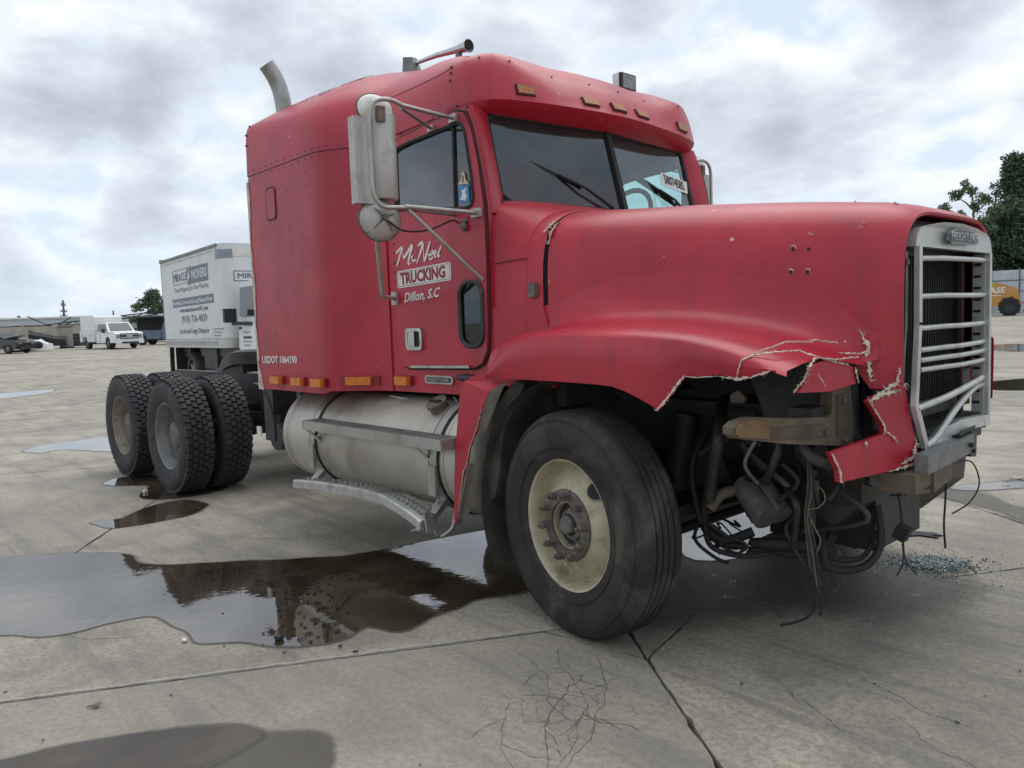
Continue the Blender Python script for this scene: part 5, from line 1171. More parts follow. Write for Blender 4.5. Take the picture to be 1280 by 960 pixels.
# grille
mb = MB(); hdp = [(-.453, 1.659)] + [(-.453 + .09 * (1 - cos(a)), 1.665 + .075 * sin(a)) for a in [k * pi / 12 for k in range(1, 7)]] + [(-.195, 1.762), (0, 1.766), (.19, 1.757), (.33, 1.742)] + [(.345 + .096 * sin(a), 1.66 + .078 * cos(a)) for a in [k * pi / 12 for k in range(1, 6)]] + [(.441, 1.659)]
gxf = lambda y: 1.205 + .020 * (1 - (y / .45) ** 2)
mb.plate(hdp, [], lambda y, z: (gxf(y), y, z), (-.035, 0, 0)); gr = mb.build('grille_header', GRILLE, K, smooth=40, bevel=.004)
bd = [(-.190, 1.690), (-.160, 1.676), (.140, 1.683), (.168, 1.694), (.160, 1.722), (.10, 1.737), (0, 1.742), (-.10, 1.738), (-.175, 1.725)]
mb = MB(); mb.plate(bd, [], lambda y, z: (gxf(y) + .001, y, z), (.010, 0, 0)); bg_ = mb.build('badge', BADGE, gr, bevel=.003)
mb = MB(); mb.plate(inset(bd, .006), [], lambda y, z: (gxf(y) + .011, y, z), (.0015, 0, 0)); mb.build('badge_field', mat('badge_dark', (.04, .05, .065), .4), gr)
text('badge_lettering', 'FREIGHTLINER', .050, GRILLE, gr, (gxf(0) + .0125, -.172, 1.690), (.0, 1, .016), (0, 0, 1), .0015, 0, 1.05, -.0006, fit=.315)
mb = MB(); mb.box((1.198, .425, 1.265), (.022, .030, .79)); mb.box((1.165, .407, 1.265), (.05, .006, .78)); mb.build('grille_post', GRILLE, K, bevel=.004)
mb = MB()
for k in range(14): mb.box((1.16, .4025, .92 + k * .053), (.03, .004, .012))
stuff(mb.build('post_slot', BLACK, K, smooth=None))
mb = MB()
for a, c, w in (((1.205, -.432, 1.655), (1.205, -.430, 1.36), .030), ((1.205, -.430, 1.362), (1.205, -.463, 1.045), .030), ((1.205, -.463, 1.05), (1.208, -.362, .872), .034)):
    a, c = V(a), V(c); d = (c - a).normalized(); n = V((1, 0, 0)); y = n.cross(d).normalized(); mb.box((a + c) / 2, (.020, w, (c - a).length + .008), Matrix((n, y, d)).transposed())
mb.build('grille_post', GRILLE, K, bevel=.004)
mb = MB(); mb.tube([(1.17, -.458, 1.64), (1.17, -.462, 1.35), (1.165, -.488, 1.06)], .007, 6); mb.box((1.18, -.478, 1.60), (.015, .02, .02)); mb.build('edge_rod', GREYM, K)
for zl, zr in ((1.612, 1.628), (1.466, 1.470), (1.342, 1.342), (1.257, 1.257), (1.217, 1.216), (1.179, 1.172)):
    mb = MB(); mb.tube([(1.205, -.415, zl), (1.222, -.2, lerp(zl, zr, .25) + .002), (1.224, .0, lerp(zl, zr, .5)), (1.21, .25, lerp(zl, zr, .75)), (1.185, .415, zr)], .0108, 8); mb.build('grille_bar', GRILLE, K, smooth=60)
mb = MB(); mb.tube(catmull([(1.205, -.445, 1.030), (1.225, -.2, 1.052), (1.225, .0, 1.070), (1.21, .25, 1.088), (1.18, .415, 1.092)], 4, False), .014, 8); mb.build('grille_bar', GRILLE, K, smooth=60)
mb = MB(); mb.tube(catmull([(1.21, -.36, .872), (1.215, -.25, .90), (1.222, -.08, .985), (1.21, .12, 1.036), (1.19, .30, 1.055), (1.18, .415, 1.055)], 5, False), .014, 8); mb.build('grille_bar', GRILLE, K, smooth=60)
tp = [(-.385, .868), (-.26, .884), (-.132, .925), (.03, .935), (.194, .928), (.404, .916)]; bt = [(-.345, .832), (-.25, .842), (-.102, .876), (.02, .884), (.133, .882), (.404, .872)]
mb = MB(); R_ = [[(1.215, y, z), (1.222, y2, z2), (1.19, y2, z2 - .004), (1.18, y, z)] for (y, z), (y2, z2) in zip(tp, bt)]; mb.grid(R_, closed=True); mb.build('lower_trim', GRILLE, K, smooth=50)
mb = MB(); mb.box((1.05, 0, 1.22), (.06, .98, .86)); rd = mb.build('radiator', RADI, K)
mb = MB()
for k in range(34): mb.box((1.083, -.46 + k * .028, 1.22), (.006, .006, .84))
stuff(mb.build('cooling_fin', RADI, rd, smooth=None))
mb = MB(); mb.box((1.11, .34, 1.2), (.02, .022, .9)); mb.build('condenser_rail', mat('rail_maroon', (.05, .018, .02), .6, var=.3), rd)
mb = MB(); mb.box((1.10, 0, .90), (.16, .9, .05)); mb.box((1.12, .2, .86), (.10, .5, .09)); mb.build('lower_crossmember', FRAME, K)
mb = MB(); pl = [(-.545, .95 + .0), (-.545, 1.72), (-.50, 1.775), (-.45, 1.79), (.45, 1.79), (.50, 1.775), (.545, 1.72), (.545, .95)]
mb.plate(pl, [[(-.44, 1.02), (-.44, 1.64), (.44, 1.64), (.44, 1.02)]], lambda y, z: (1.09, y, z), (-.01, 0, 0)); mb.build('grille_shroud', DARKPL, K)
mb = MB()
for k in range(30): mb.box((1.12, -.508, 1.0 + k * .022), (.07, .055, .008))
stuff(mb.build('shroud_rib', BLACK, K, smooth=None))
# bumper stub
mb = MB(); mb.bar((1.245, -.50, .822), (1.245, .02, .842), .05, .075); bs = mb.build('bumper_channel', mat('channel_grey', (.20, .21, .22), .45, .5, var=.25, vs=9, dirt=(.10, .095, .09), dscale=9), K, bevel=.006)
mb = MB(); mb.bar((1.235, .0, .838), (1.215, .13, .818), .06, .11); mb.prism([(1.26, -.12, .885), (1.25, .10, .895), (1.20, .12, .87), (1.22, -.1, .87)], (0, 0, .012)); mb.build('channel_end', FRAME, bs, bevel=.012)
mb = MB(); mb.cyl((1.272, -.04, .84), (1.285, -.04, .84), .012, n=6); mb.cyl((1.268, .0, .81), (1.282, .0, .81), .010, n=6); mb.build('bolt', BLACK, bs)
mb = MB(); mb.box((1.17, -.46, .755), (.14, .16, .075), Matrix.Rotation(.1, 3, 'X')); mb.box((1.20, -.28, .748), (.10, .20, .085), Matrix.Rotation(.12, 3, 'X')); mb.box((1.17, -.06, .755), (.08, .22, .04)); mb.bar((1.20, -.53, .715), (1.23, -.43, .71), .05, .015); mb.build('tow_bracket', RUST, K, bevel=.006)

for s_ in (-1, 1):
    mb = MB(); mb.box((-1.20, s_ * .955, 2.525), (.60, .03, .12)); mb.build('light_leak_plate', INTER, K)  # added inner plates that stop light leaking between roof and cab side
# windshield: two flat panes in a black gasket
pt = lambda s, a, b: V(a)
A_, B_, C_, D_ = (-.795, .868, 2.525), (-.705, 0, 2.525), (-.578, 0, 2.040), (-.680, .872, 2.050)
for s in (-1, 1):
    q = [V((p[0], s * p[1], p[2])) for p in (A_, B_, C_, D_)]
    mb = MB(); mb.face([mb.bm.verts.new(p) for p in q]); ws = mb.build('windshield', WSG, K, smooth=None)
    mb = MB(); ring = [q[0].lerp(q[3], .0), q[1], q[2], q[3]]
    edge = [q[1], q[0].lerp(q[1], .05), q[0].lerp(q[3], .06), q[3].lerp(q[0], .08), q[3].lerp(q[2], .06), q[2]]
    mb.tube(edge, .016, 8); mb.build('gasket', BLACK, ws, smooth=60)
mb = MB(); mb.bar((-.702, 0, 2.52), (-.573, 0, 2.040), .034, .03); mb.build('centre_post', BLACK, K, bevel=.006)
_wo = V(C_); _wy = (V(A_) - V(B_)).normalized(); _wz = (V(B_) - V(C_)).normalized(); _wn = _wy.cross(_wz); _wn = _wn if _wn.x > 0 else -_wn
WS = lambda y, z: _wo + _wy * y + _wz * ((z - 2.040) / _wz.z) + _wn * .004
mb = MB(); mb.prism([WS(.53, 2.345), WS(.86, 2.315), WS(.83, 2.232), WS(.515, 2.262)], _wn * .001); stx = mb.build('lot_sticker', PAINTW, K)
text('lot_number', '58074585', .085, INK, K, WS(.555, 2.276) + _wn * .001, WS(.83, 2.248) - WS(.535, 2.276), _wz, .0005, 0, .95, .003, fit=.25)
# wipers
for (y0, y1, bl) in ((-.12, -.62, ((-.655, -.24, 2.135), (-.775, -.73, 2.305))), (.62, .28, ((-.655, .60, 2.125), (-.735, .235, 2.30)))):
    mb = MB(); a, c = V(bl[0]), V(bl[1]); d = V((.035, 0, .012)); p0 = V((-.565, y0 + .0, 2.055))
    mid = a.lerp(c, .45) + d * 1.2
    mb.tube([p0, p0.lerp(mid, .55) + d * .6, mid], [.011, .008, .007], 6); w_ = mb.build('wiper_arm', BLACK, K)
    mb = MB(); mb.bar(a + d * .4, c + d * .4, .012, .022); mb.bar(a.lerp(c, .15) + d * 1.0, a.lerp(c, .8) + d * 1.0, .012, .014)
    for t in (.15, .45, .8): mb.bar(a.lerp(c, t) + d * .4, a.lerp(c, t) + d * 1.0, .01, .03)
    mb.build('wiper_blade', BLACK, w_)
# cab interior
mb = MB(); mb.box((-1.2, 0, 1.06), (1.1, 1.95, .06)); mb.build('cab_floor', INTER, K)
mb = MB(); mb.box((-1.60, 0, 1.8), (.03, 1.95, 1.45)); mb.build('sleeper_curtain', INTER, K)
mb = MB(); mb.prism([(-.72, -.93, 2.03), (-.72, .93, 2.03), (-.98, .93, 1.98), (-1.02, .93, 1.55), (-.75, .93, 1.3), (-.75, -.93, 1.3), (-1.02, -.93, 1.55), (-.98, -.93, 1.98)][:2] + [(-.98, .93, 1.99), (-.98, -.93, 1.99)], (0, 0, -.5)); mb.build('dashboard', INTER, K)
mb = MB(); mb.box((-1.18, 0, 2.535), (.74, 1.86, .02)); mb.build('headliner', INTER, K)
for y in (-.5, .5):
    mb = MB(); mb.box((-1.28, y, 1.42), (.5, .5, .14)); se = mb.build('seat', SEATM, K, bevel=.04, seg=2)
    mb = MB(); mb.box((-1.50, y, 1.78), (.13, .48, .62), Matrix.Rotation(-.12, 3, 'Y')); mb.build('backrest', SEATM, se, bevel=.05, seg=2)
    mb = MB(); mb.box((-1.28, y, 1.2), (.36, .36, .28)); mb.build('seat_base', INTER, se)
mb = MB(); R_ = []
for k in range(24):
    a = 2 * pi * k / 24; R_.append((-.98 + cos(a) * .12, .50 + sin(a) * .235, 2.05 + cos(a) * .20))
mb.tube(R_ + R_[:1], .017, 8); sw = mb.build('steering_wheel', BLACK, K, smooth=60)
mb = MB(); mb.tube([(-.98, .27, 2.05), (-.98, .5, 2.03), (-.98, .73, 2.05)], .014, 6); mb.tube([(-.98, .5, 2.03), (-.86, .5, 1.90)], .03, 8); mb.build('spoke', BLACK, sw)

# mirrors
def mirrors(s):
    X = -.85 if s < 0 else -1.10
    def pp(y, z, x=X): return V((x, s * y, z))
    mb = MB(); mb.box(pp(1.605, 2.205), (.05, .10, .40)); body = mb.build('mirror_head', MIRROR, K, bevel=.008)
    mb = MB(); R_ = []
    for z in (2.035, 2.045, 2.43, 2.44):
        k = .93 if z in (2.035, 2.44) else 1; R_.append([V((X - .03 + .085 * k * sin(a), s * (1.485 - .083 * k * cos(a)), z)) for a in [pi * i / 12 for i in range(13)]])
    mb.grid(R_); mb.face([v for v in mb.bm.verts][:13]); mb.face([v for v in mb.bm.verts][-13:]); mb.box(pp(1.485, 2.237, X - .035), (.012, .16, .40)); mb.build('heated_shell', MIRROR, body, smooth=50)
    mb = MB(); mb.box(pp(1.485, 2.237, X - .044), (.006, .15, .38)); mb.box(pp(1.605, 2.205, X - .027), (.006, .085, .37)); mb.build('mirror_glass', LENS, body)
    for (y, z, rx, rz, m) in ((1.52, 2.455, .100, .072, PAINTW), (1.52, 1.935, .118, .100, MIRROR)):
        mb = MB(); R_ = [[V((X + .0 + .038 * cos(t), s * y + rx * sin(t) * cos(a), z + rz * sin(t) * sin(a))) for a in [2 * pi * k / 24 for k in range(24)]] for t in [.02, .4, .8, 1.2, pi / 2]]
        mb.grid(R_, closed=True); mb.face([v for v in mb.bm.verts][:24]); mb.face([v for v in mb.bm.verts][-24:]); cv = mb.build('convex_mirror', m, K, smooth=50)
        mb = MB(); mb.tube([(X, s * y + rx * cos(a), z + rz * sin(a)) for a in [2 * pi * k / 24 for k in range(25)]], .005, 5); mb.build('mirror_rim', HUBM, cv)
        if z < 2:
            mb = MB()
            for a in (.5, 2.2, 3.9, 5.4): mb.tube([(X + .045, s * y, z + .01), (X + .030, s * y + rx * .55 * cos(a), z + rz * .55 * sin(a)), (X + .008, s * y + rx * .97 * cos(a), z + rz * .97 * sin(a))], .0045, 5)
            mb.cyl((X + .035, s * y, z + .01), (X + .06, s * y, z + .01), .016, n=8); mb.build('spider_bracket', HUBM, cv)
        else:
            mb = MB(); mb.box((X + .045, s * y, z - .03), (.03, .04, .07)); mb.build('clamp', HUBM, cv, bevel=.005)
    f = X + .07
    mb = MB(); mb.tube(catmull([(f, s * 1.40, 2.475), (f, s * 1.48, 2.492), (f, s * 1.56, 2.475), (f, s * 1.595, 2.42), (f, s * 1.60, 2.34), (f, s * 1.60, 2.15), (f, s * 1.592, 2.04), (f, s * 1.545, 1.99), (f, s * 1.47, 1.99), (f, s * 1.40, 1.995)], 4, False), .0115, 8); mb.build('mirror_loop', ALU, K, smooth=60)
    D = DY + .02
    mb = MB(); mb.tube([(f, s * 1.42, 2.478), (-.86, s * D, 2.488)], .011, 8); mb.tube([(f - .02, s * 1.40, 2.47), (-1.056, s * D, 2.475)], .009, 8)
    mb.box((-.86, s * D, 2.488), (.06, .03, .04)); mb.box((-1.056, s * D, 2.475), (.05, .025, .03)); mb.build('mirror_arm', ALU, K, smooth=60)
    mb = MB(); mb.tube([(f, s * 1.42, 1.998), (-.70, s * D, 1.984)], .012, 8); mb.tube([(f, s * 1.40, 1.985), (-.885, s * D, 1.995)], .008, 8)
    mb.box((-.70, s * D, 1.984), (.07, .03, .045)); mb.build('mirror_arm', ALU, K, smooth=60)
    mb = MB(); mb.tube([(f, s * 1.40, 1.985), (-.70, s * (D + .06), 1.70), (-.677, s * D, 1.645)], .010, 8); mb.build('mirror_brace', ALU, K, smooth=60)
    mb = MB(); mb.tube([(-.88, s * 1.525, 1.90), (-1.19, s * 1.305, 1.61), (-1.21, s * 1.29, 1.592), (-1.25, s * 1.25, 1.585), (-1.465, s * (D + .01), 1.584)], .0125, 8); mb.box((-1.47, s * D, 1.585), (.05, .03, .075)); mb.build('mirror_brace', MIRROR, K, smooth=60)
    if s < 0:
        mb = MB(); mb.tube(catmull([(X + .04, -1.50, 1.93), (-.80, -1.42, 1.885), (-.82, -1.25, 1.90), (-.85, -1.08, 1.96), (-.86, -1.03, 1.95)], 5, False), .005, 5); mb.build('mirror_wire', BLACK, K)
        mb = MB(); mb.ball((-.80, -D - .01, 1.925), (.02, .02, .025), 8, 6); mb.bar((-.83, -D, 1.95), (-.78, -D, 1.965), .014, .02); mb.build('mirror_foot', HUBM, K)
mirrors(-1)
_before = set(COL.objects); mirrors(1)
for o_ in set(COL.objects) - _before:
    if o_.parent == K and o_.name.split('.')[0] in ('mirror_head', 'convex_mirror', 'mirror_loop'): o_.location.z += .09
# exhaust stack behind the sleeper
mb = MB(); mb.tube(catmull([(-3.12, -.812, 1.0), (-3.12, -.812, 2.4), (-3.12, -.815, 2.95), (-3.12, -.825, 3.10), (-3.125, -.845, 3.21), (-3.13, -.885, 3.30), (-3.135, -.935, 3.37)], 5, False), .060, 16, cap=False); ex = mb.build('exhaust_stack', mat('stack_steel', (.33, .335, .33), .35, .75, var=.25, vs=9, dirt=(.22, .18, .12), dscale=5), K, smooth=60)
mb = MB(); mb.cyl((-3.12, -.812, 1.1), (-3.12, -.812, 2.3), .125, n=20); mb.build('muffler', GREYM, ex)
# side marker lights on the sleeper skirt
def marker(x0, x1, y, z, nrm, kind):
    n = V(nrm).normalized(); u = V((0, 0, 1)).cross(n).normalized(); M3 = Matrix((u, n, V((0, 0, 1)))).transposed(); c = V(((x0 + x1) / 2, y, z)); w = abs(x1 - x0)
    mb = MB(); mb.box(c + n * .008, (w, .016, .058), M3); h = mb.build('side_marker_light', SIGNRED, K, bevel=.005)
    mb = MB(); mb.box(c + n * .026, (w * (.62 if kind else .86), .036, .050), M3); mb.build('lens', AMBER, h, bevel=.007, seg=2)
for x0, x1 in ((-2.70, -2.55), (-2.395, -2.245), (-2.135, -1.985)): marker(x0, x1, -1.222, 1.086, (0, -1, 0), 0)
marker(-1.915, -1.645, -1.103, 1.098, (.52, -.85, 0), 1); marker(-1.505, -1.36, -DY, 1.102, (0, -1, 0), 0)
mb = MB(); mb.plate(rrect(-1.228, -.970, 1.094, 1.140, .022, 5), [], lambda x, z: (x, -DY, z), (0, -.014, 0)); bd_ = mb.build('side_badge', CHROME, K, bevel=.004)
mb = MB(); mb.plate(rrect(-1.212, -.986, 1.102, 1.132, .014, 5), [], lambda x, z: (x, -DY - .0145, z), (0, -.002, 0)); mb.build('badge_field', MATS['badge_dark'], bd_)
text('badge_lettering', 'FREIGHTLINER', .030, CHROME, bd_, (-1.198, -DY - .0168, 1.1065), (1, 0, 0), (0, 0, 1), .001, fit=.198)
mb = MB(); mb.ball((-.86, -DY - .01, 1.135), (.085, .015, .022), 12, 6); mb.build('worn_boot', DARKPL, K)
# fuel tank
TX0, TX1, TY, TZ, TR = -2.80, -.79, -.885, .690, .315
mb = MB(); pf = [(0, -.14)] + [(TR * sin(a), -.14 * cos(a)) for a in [pi / 2 * k / 8 for k in range(1, 9)]] + [(TR, TX1 - TX0 - .16)] + [(TR * cos(a), TX1 - TX0 - .16 + .14 * sin(a)) for a in [pi / 2 * k / 8 for k in range(1, 8)]] + [(0, TX1 - TX0 - .02)]
mb.lathe(pf, (TX0 + .14, TY, TZ), (1, 0, 0), 56); tk = mb.build('fuel_tank', TANKM, K, smooth=60)
for x, w in ((-2.24, .060), (-.93, .060)):
    mb = MB(); mb.lathe([(TR + .002, -w / 2), (TR + .012, -w / 2), (TR + .012, w / 2), (TR + .002, w / 2)], (x, TY, TZ), (1, 0, 0), 48, True); mb.box((x, -.50, .93), (w, .30, .08)); st = mb.build('tank_strap', ALU, tk, smooth=40)
    mb = MB(); mb.lathe([(TR + .003, -w / 2 - .012), (TR + .009, -w / 2 - .012), (TR + .009, w / 2 + .012), (TR + .003, w / 2 + .012)], (x, TY, TZ), (1, 0, 0), 48, True); mb.build('strap_pad', BLACK, st)
    mb = MB(); mb.box((x, -1.165, .470), (w * 1.1, .03, .15), Matrix.Rotation(-.85, 3, 'X')); mb.box((x, -1.215, .60), (w * 1.05, .02, .16)); mb.build('step_hanger', ALU, st, bevel=.004)
mb = MB(); mb.tube([(TX0 + .10, TY, TZ), (TX0 + .13, TY, TZ)], .01, 6); mb.lathe([(TR + .001, 0), (TR + .0035, .006), (TR + .001, .012)], (-2.62, TY, TZ), (1, 0, 0), 48, True); mb.lathe([(TR + .001, 0), (TR + .0035, .006), (TR + .001, .012)], (-.86, TY, TZ), (1, 0, 0), 48, True); mb.build('weld_seam', ALU, tk)
n = V((0, -.52, .85)); c = V((-1.06, TY, TZ)) + n * TR
mb = MB(); mb.cyl(c - n * .01, c + n * .035, .052, n=20); mb.cyl(c + n * .035, c + n * .052, .062, n=20); cp = mb.build('filler_cap', HUBM, tk, bevel=.003)
mb = MB(); mb.box(c + n * .058, (.09, .014, .014)); mb.build('cap_bar', BLACK, cp)
fk = inst(tk, 'fuel_tank', K, (0, 1.77, 0))  # unseen far-side tank, added to block the sky from the puddle's reflection
# upper step (tread plate on brackets)
mb = MB(); mb.box((-1.475, -1.285, .812), (1.46, .018, .050)); mb.box((-1.475, -1.225, .838), (1.46, .13, .008)); mb.box((-.745, -1.225, .815), (.012, .13, .050)); stp = mb.build('upper_step', ALU, K, bevel=.004)
mb = MB()
for k in range(44):
    for j in range(4): mb.box((-2.18 + k * .0325 + (.016 if j % 2 else 0), -1.268 + j * .030, .8445), (.016, .012, .006), Matrix.Rotation(.7 if j % 2 else -.7, 3, 'Z'))
stuff(mb.build('tread_bump', GREYM, stp, smooth=None))
for x in (-2.16, -.98):
    mb = MB(); mb.bar((x - .05, -1.27, .79), (x + .01, -1.195, .70), .030, .014); mb.bar((x - .03, -1.27, .792), (x + .05, -1.20, .80), .030, .012); mb.build('step_bracket', ALU, stp)
# lower step, bent down at its front end
P = catmull([(-2.39, -1.275, .402), (-2.1, -1.275, .428), (-1.76, -1.275, .447), (-1.50, -1.275, .454), (-1.30, -1.275, .446), (-1.10, -1.275, .405), (-.97, -1.272, .360)], 5, False)
mb = MB(); R_ = []
for p in P:
    tw = max(0, (p.x + 1.35) / .4); R_.append([p + V((0, -.012, -.022)), p + V((0, -.012, .022)), p + V((.0, .0, .030)), p + V((.02 * tw, .11, .030 + .03 * tw)), p + V((.02 * tw, .11, .022 + .03 * tw)), p + V((0, .004, .018)), p + V((0, .004, -.022))])
mb.grid(R_, closed=True); mb.face([v for v in mb.bm.verts][:7]); mb.face([v for v in mb.bm.verts][-7:]); ls = mb.build('lower_step', mat('bent_aluminium', (.50, .495, .48), .38, .6, var=.2, vs=9, dirt=(.26, .24, .21), dscale=6), K, smooth=30)
mb = MB(); mb.plate([(-1.27, .335), (-1.265, .43), (-1.22, .455), (-1.17, .445), (-1.18, .40), (-1.20, .37), (-1.235, .33)], [[(-1.235, .40), (-1.215, .40), (-1.215, .42), (-1.235, .42)]], lambda y, z: (-.955 - (z - .4) * .3, y, z), (.012, 0, 0)); mb.build('torn_end_plate', ALU, ls, bevel=.002)
mb = MB(); mb.bar((-1.06, -1.25, .32), (-.98, -1.28, .345), .05, .012); mb.build('bent_tab', ALU, ls)
mb = MB()
for k in range(36):
    p = P[min(len(P) - 1, int(k * len(P) / 36))]
    for j in range(3): mb.box((p.x + .012 * j, p.y + .03 + j * .03, p.z + .033 + max(0, (p.x + 1.35) / .4) * .018 * (j + .6)), (.018, .012, .006), Matrix.Rotation(.7 if (j + k) % 2 else -.7, 3, 'Z'))
stuff(mb.build('tread_bump', GREYM, ls, smooth=None))
mb = MB(); mb.tube(catmull([(-.93, -1.18, .50), (-.96, -1.20, .40), (-.96, -1.19, .30), (-.93, -1.15, .33)], 5, False), .006, 5); mb.tube(catmull([(-.90, -1.10, .42), (-.88, -1.14, .34), (-.90, -1.20, .30)], 5, False), .012, 6); mb.build('bent_hanger', ALU, K)
# rear skirt of the fender, split open, with the liner behind it
sk = [(-0.675, 1.078), (-0.639, 1.139), (-0.454, 1.095), (-0.509, 1.007), (-0.534, 0.958), (-0.555, 0.909), (-0.614, 0.808), (-0.641, 0.729), (-0.669, 0.681), (-0.702, 0.565), (-0.728, 0.466), (-0.753, 0.397), (-0.765, 0.418), (-0.753, 0.587), (-0.734, 0.776)]
g = random.Random(8); sk2 = []
for i, p in enumerate(sk):
    sk2.append(p); q = sk[(i + 1) % len(sk)]
    if 3 <= i <= 10:
        for t in (.25, .5, .75): sk2.append((lerp(p[0], q[0], t) + g.uniform(-.006, .006), lerp(p[1], q[1], t)))
mb = MB(); mb.plate(sk2, [], lambda x, z: (x, -1.212, z), (0, .012, 0)); skt = mb.build('fender_skirt', RED, K, smooth=None, bevel=.002)
mb = MB(); mb.prism([(-.639, -1.212, 1.139), (-.54, -1.19, 1.180), (-.40, -1.16, 1.141), (-.454, -1.212, 1.095)], (0, .01, -.012)); mb.build('skirt_top', RED, skt, smooth=None, bevel=.003)
mb = MB(); mb.prism([(-.454, -1.211, 1.094), (-.40, -1.16, 1.138), (-.42, -1.17, 1.097), (-.557, -1.17, .884), (-.569, -1.205, .907)], (.006, .008, 0)); mb.prism([(-.643, -1.208, .728), (-.642, -1.17, .718), (-.727, -1.15, .454), (-.767, -1.18, .386), (-.757, -1.21, .40)], (.008, .006, 0)); mb.build('skirt_return', mat('bare_laminate', (.20, .175, .145), .85, var=.3, vs=10, dirt=(.10, .09, .075), dscale=8), skt, smooth=None)
mb = MB(); torn(mb, [(p[0] + .002, -1.214, p[1]) for p in sk[3:11]], .003, 4); stuff(mb.build('torn_edge', CREAM, skt))
mb = MB(); R_ = []
for k in range(17):
    t = k / 16; a = lerp(pi * 1.16, pi * .34, t); R_.append([(cos(a) * .64, y, .512 + sin(a) * (.66)) for y in (-1.13, -1.0, -.75, -.60)])
mb.grid(R_); mb.build('inner_fender_liner', DARKG, K, smooth=60)
mb = MB(); pl = [(-.56, 1.10), (-.50, 1.14), (-.44, 1.12), (-.60, .90), (-.64, .72), (-.66, .62), (-.69, .54), (-.74, .50), (-.78, .56), (-.74, .80), (-.66, 1.0)]
mb.plate(pl, [], lambda x, z: (x + .10, -1.08, z), (0, .30, 0)); mb.build('splash_panel', DARKG, K, smooth=None)
# chassis rails and axles
mb = MB()
for s in (-1, 1):
    mb.box((-2.95, s * .43, .88), (7.9, .012, .26))
    for z in (.755, 1.005): mb.box((-2.95, s * .395, z), (7.9, .075, .012))
for x in (-6.8, -5.5, -4.2, -3.3, -2.2, -.9): mb.box((x, 0, .88), (.14, .84, .2))
mb.build('frame_rail', FRAME, K)
mb = MB(); mb.box((0, 0, .40), (.12, 1.3, .12)); mb.bar((0, -.62, .41), (0, -.90, .50), .12, .14); mb.bar((0, .62, .41), (0, .90, .50), .12, .14); mb.box((.18, 0, .50), (.05, 1.7, .05)); mb.build('front_axle', GREASE, K, bevel=.015)
for s in (-1, 1):
    mb = MB()
    for k in range(4): mb.tube(catmull([(-.72 + k * .08, s * .46, .66 - k * .022), (0, s * .46, .50 - k * .022), (.72 - k * .08, s * .46, .66 - k * .022)], 6, False), .018, 4)
    mb.build('leaf_spring', GREASE, K)
mb = MB(); mb.box((.35, 0, 1.15), (1.0, .62, .72)); mb.box((.35, 0, 1.55), (.9, .46, .16)); mb.box((.72, 0, .62), (.5, .50, .5), taper=1.0); mb.box((-.2, 0, 1.0), (.5, .6, .6)); en = mb.build('engine', GREASE, K, bevel=.03)
mb = MB(); mb.box((-.30, 0, .76), (.55, .74, .74)); mb.box((-.35, -.25, .55), (.3, .3, .3)); mb.build('flywheel_housing', GREASE, en, bevel=.06, seg=2)
mb = MB(); mb.cyl((-.55, 0, .70), (-1.6, 0, .68), .26, .20, n=14); mb.build('gearbox', GREASE, en, smooth=40)
mb = MB(); mb.cyl((.10, -.52, .46), (.16, -.48, .92), .045, n=12); mb.cyl((.12, -.515, .66), (.17, -.48, .95), .058, n=12); mb.build('shock_absorber', FRAME, en)
mb = MB(); mb.tube([(.05, -.58, .52), (.35, -.56, .60), (.62, -.60, .68)], .028, 8); mb.tube([(.22, -.80, .42), (.24, .8, .42)], .026, 8); mb.build('steering_link', GREASE, en)
mb = MB(); mb.prism([(.22, -.30, .76), (.95, -.30, .76), (.88, -.24, .36), (.34, -.24, .42)], (0, .56, 0)); mb.build('oil_pan', FRAME, en, bevel=.03)
mb = MB(); mb.cyl((.55, -.38, 1.12), (.92, -.38, 1.12), .12, n=18); mb.cyl((.30, -.36, .95), (.52, -.36, .95), .09, n=16); mb.build('accessory', FRAME, en)
mb = MB(); mb.cyl((.98, 0, 1.22), (1.0, 0, 1.22), .33, n=24); mb.build('fan_hub', FRAME, en)
# clutter exposed where the corner is gone
clu = random.Random(17)
mb = MB(); mb.prism([(.62, -.72, 1.24), (1.05, -.66, 1.24), (1.05, -.62, .92), (.72, -.70, .95)], (0, .04, 0)); mb.prism([(.70, -.60, 1.16), (.98, -.58, 1.16), (.98, -.56, .90), (.78, -.58, .93)], (0, .05, 0)); mb.build('inner_panel', mat('dark_grey_panel', (.022, .024, .028), .6, var=.3, vs=5), K, bevel=.01)
mb = MB(); mb.box((.92, -.62, 1.05), (.05, .05, .42)); mb.box((.94, -.80, 1.00), (.10, .12, .12)); mb.build('support_strut', FRAME, K, bevel=.01)
mb = MB(); mb.prism([(.57, -.74, 1.05), (.625, -.73, 1.05), (.63, -.73, 1.075), (.60, -.735, 1.105), (.565, -.74, 1.08)], (0, .02, 0)); mb.build('data_plate', HUBM, K)
mb = MB(); d = V((.55, -.25, -.45)).normalized(); p = V((.60, -.66, .66)); mb.cyl(p, p + d * .16, .058, n=16); mb.cyl(p + V((.03, .05, .02)), p + V((.03, .05, .02)) + d * .17, .05, n=16); mb.cyl(p - d * .05, p, .045, n=12); gm = mb.build('steering_gear', mat('cast_grey', (.105, .10, .092), .6, .25, var=.35, vs=18, dirt=(.20, .17, .13), dscale=10), K, bevel=.005)
mb = MB(); mb.tube(catmull([p - d * .04, (.55, -.67, .66), (.50, -.72, .64), (.47, -.76, .58)], 4, False), [.022] * 6 + [.026] * 7, 10); mb.build('elbow_fitting', RUST, gm, smooth=60)
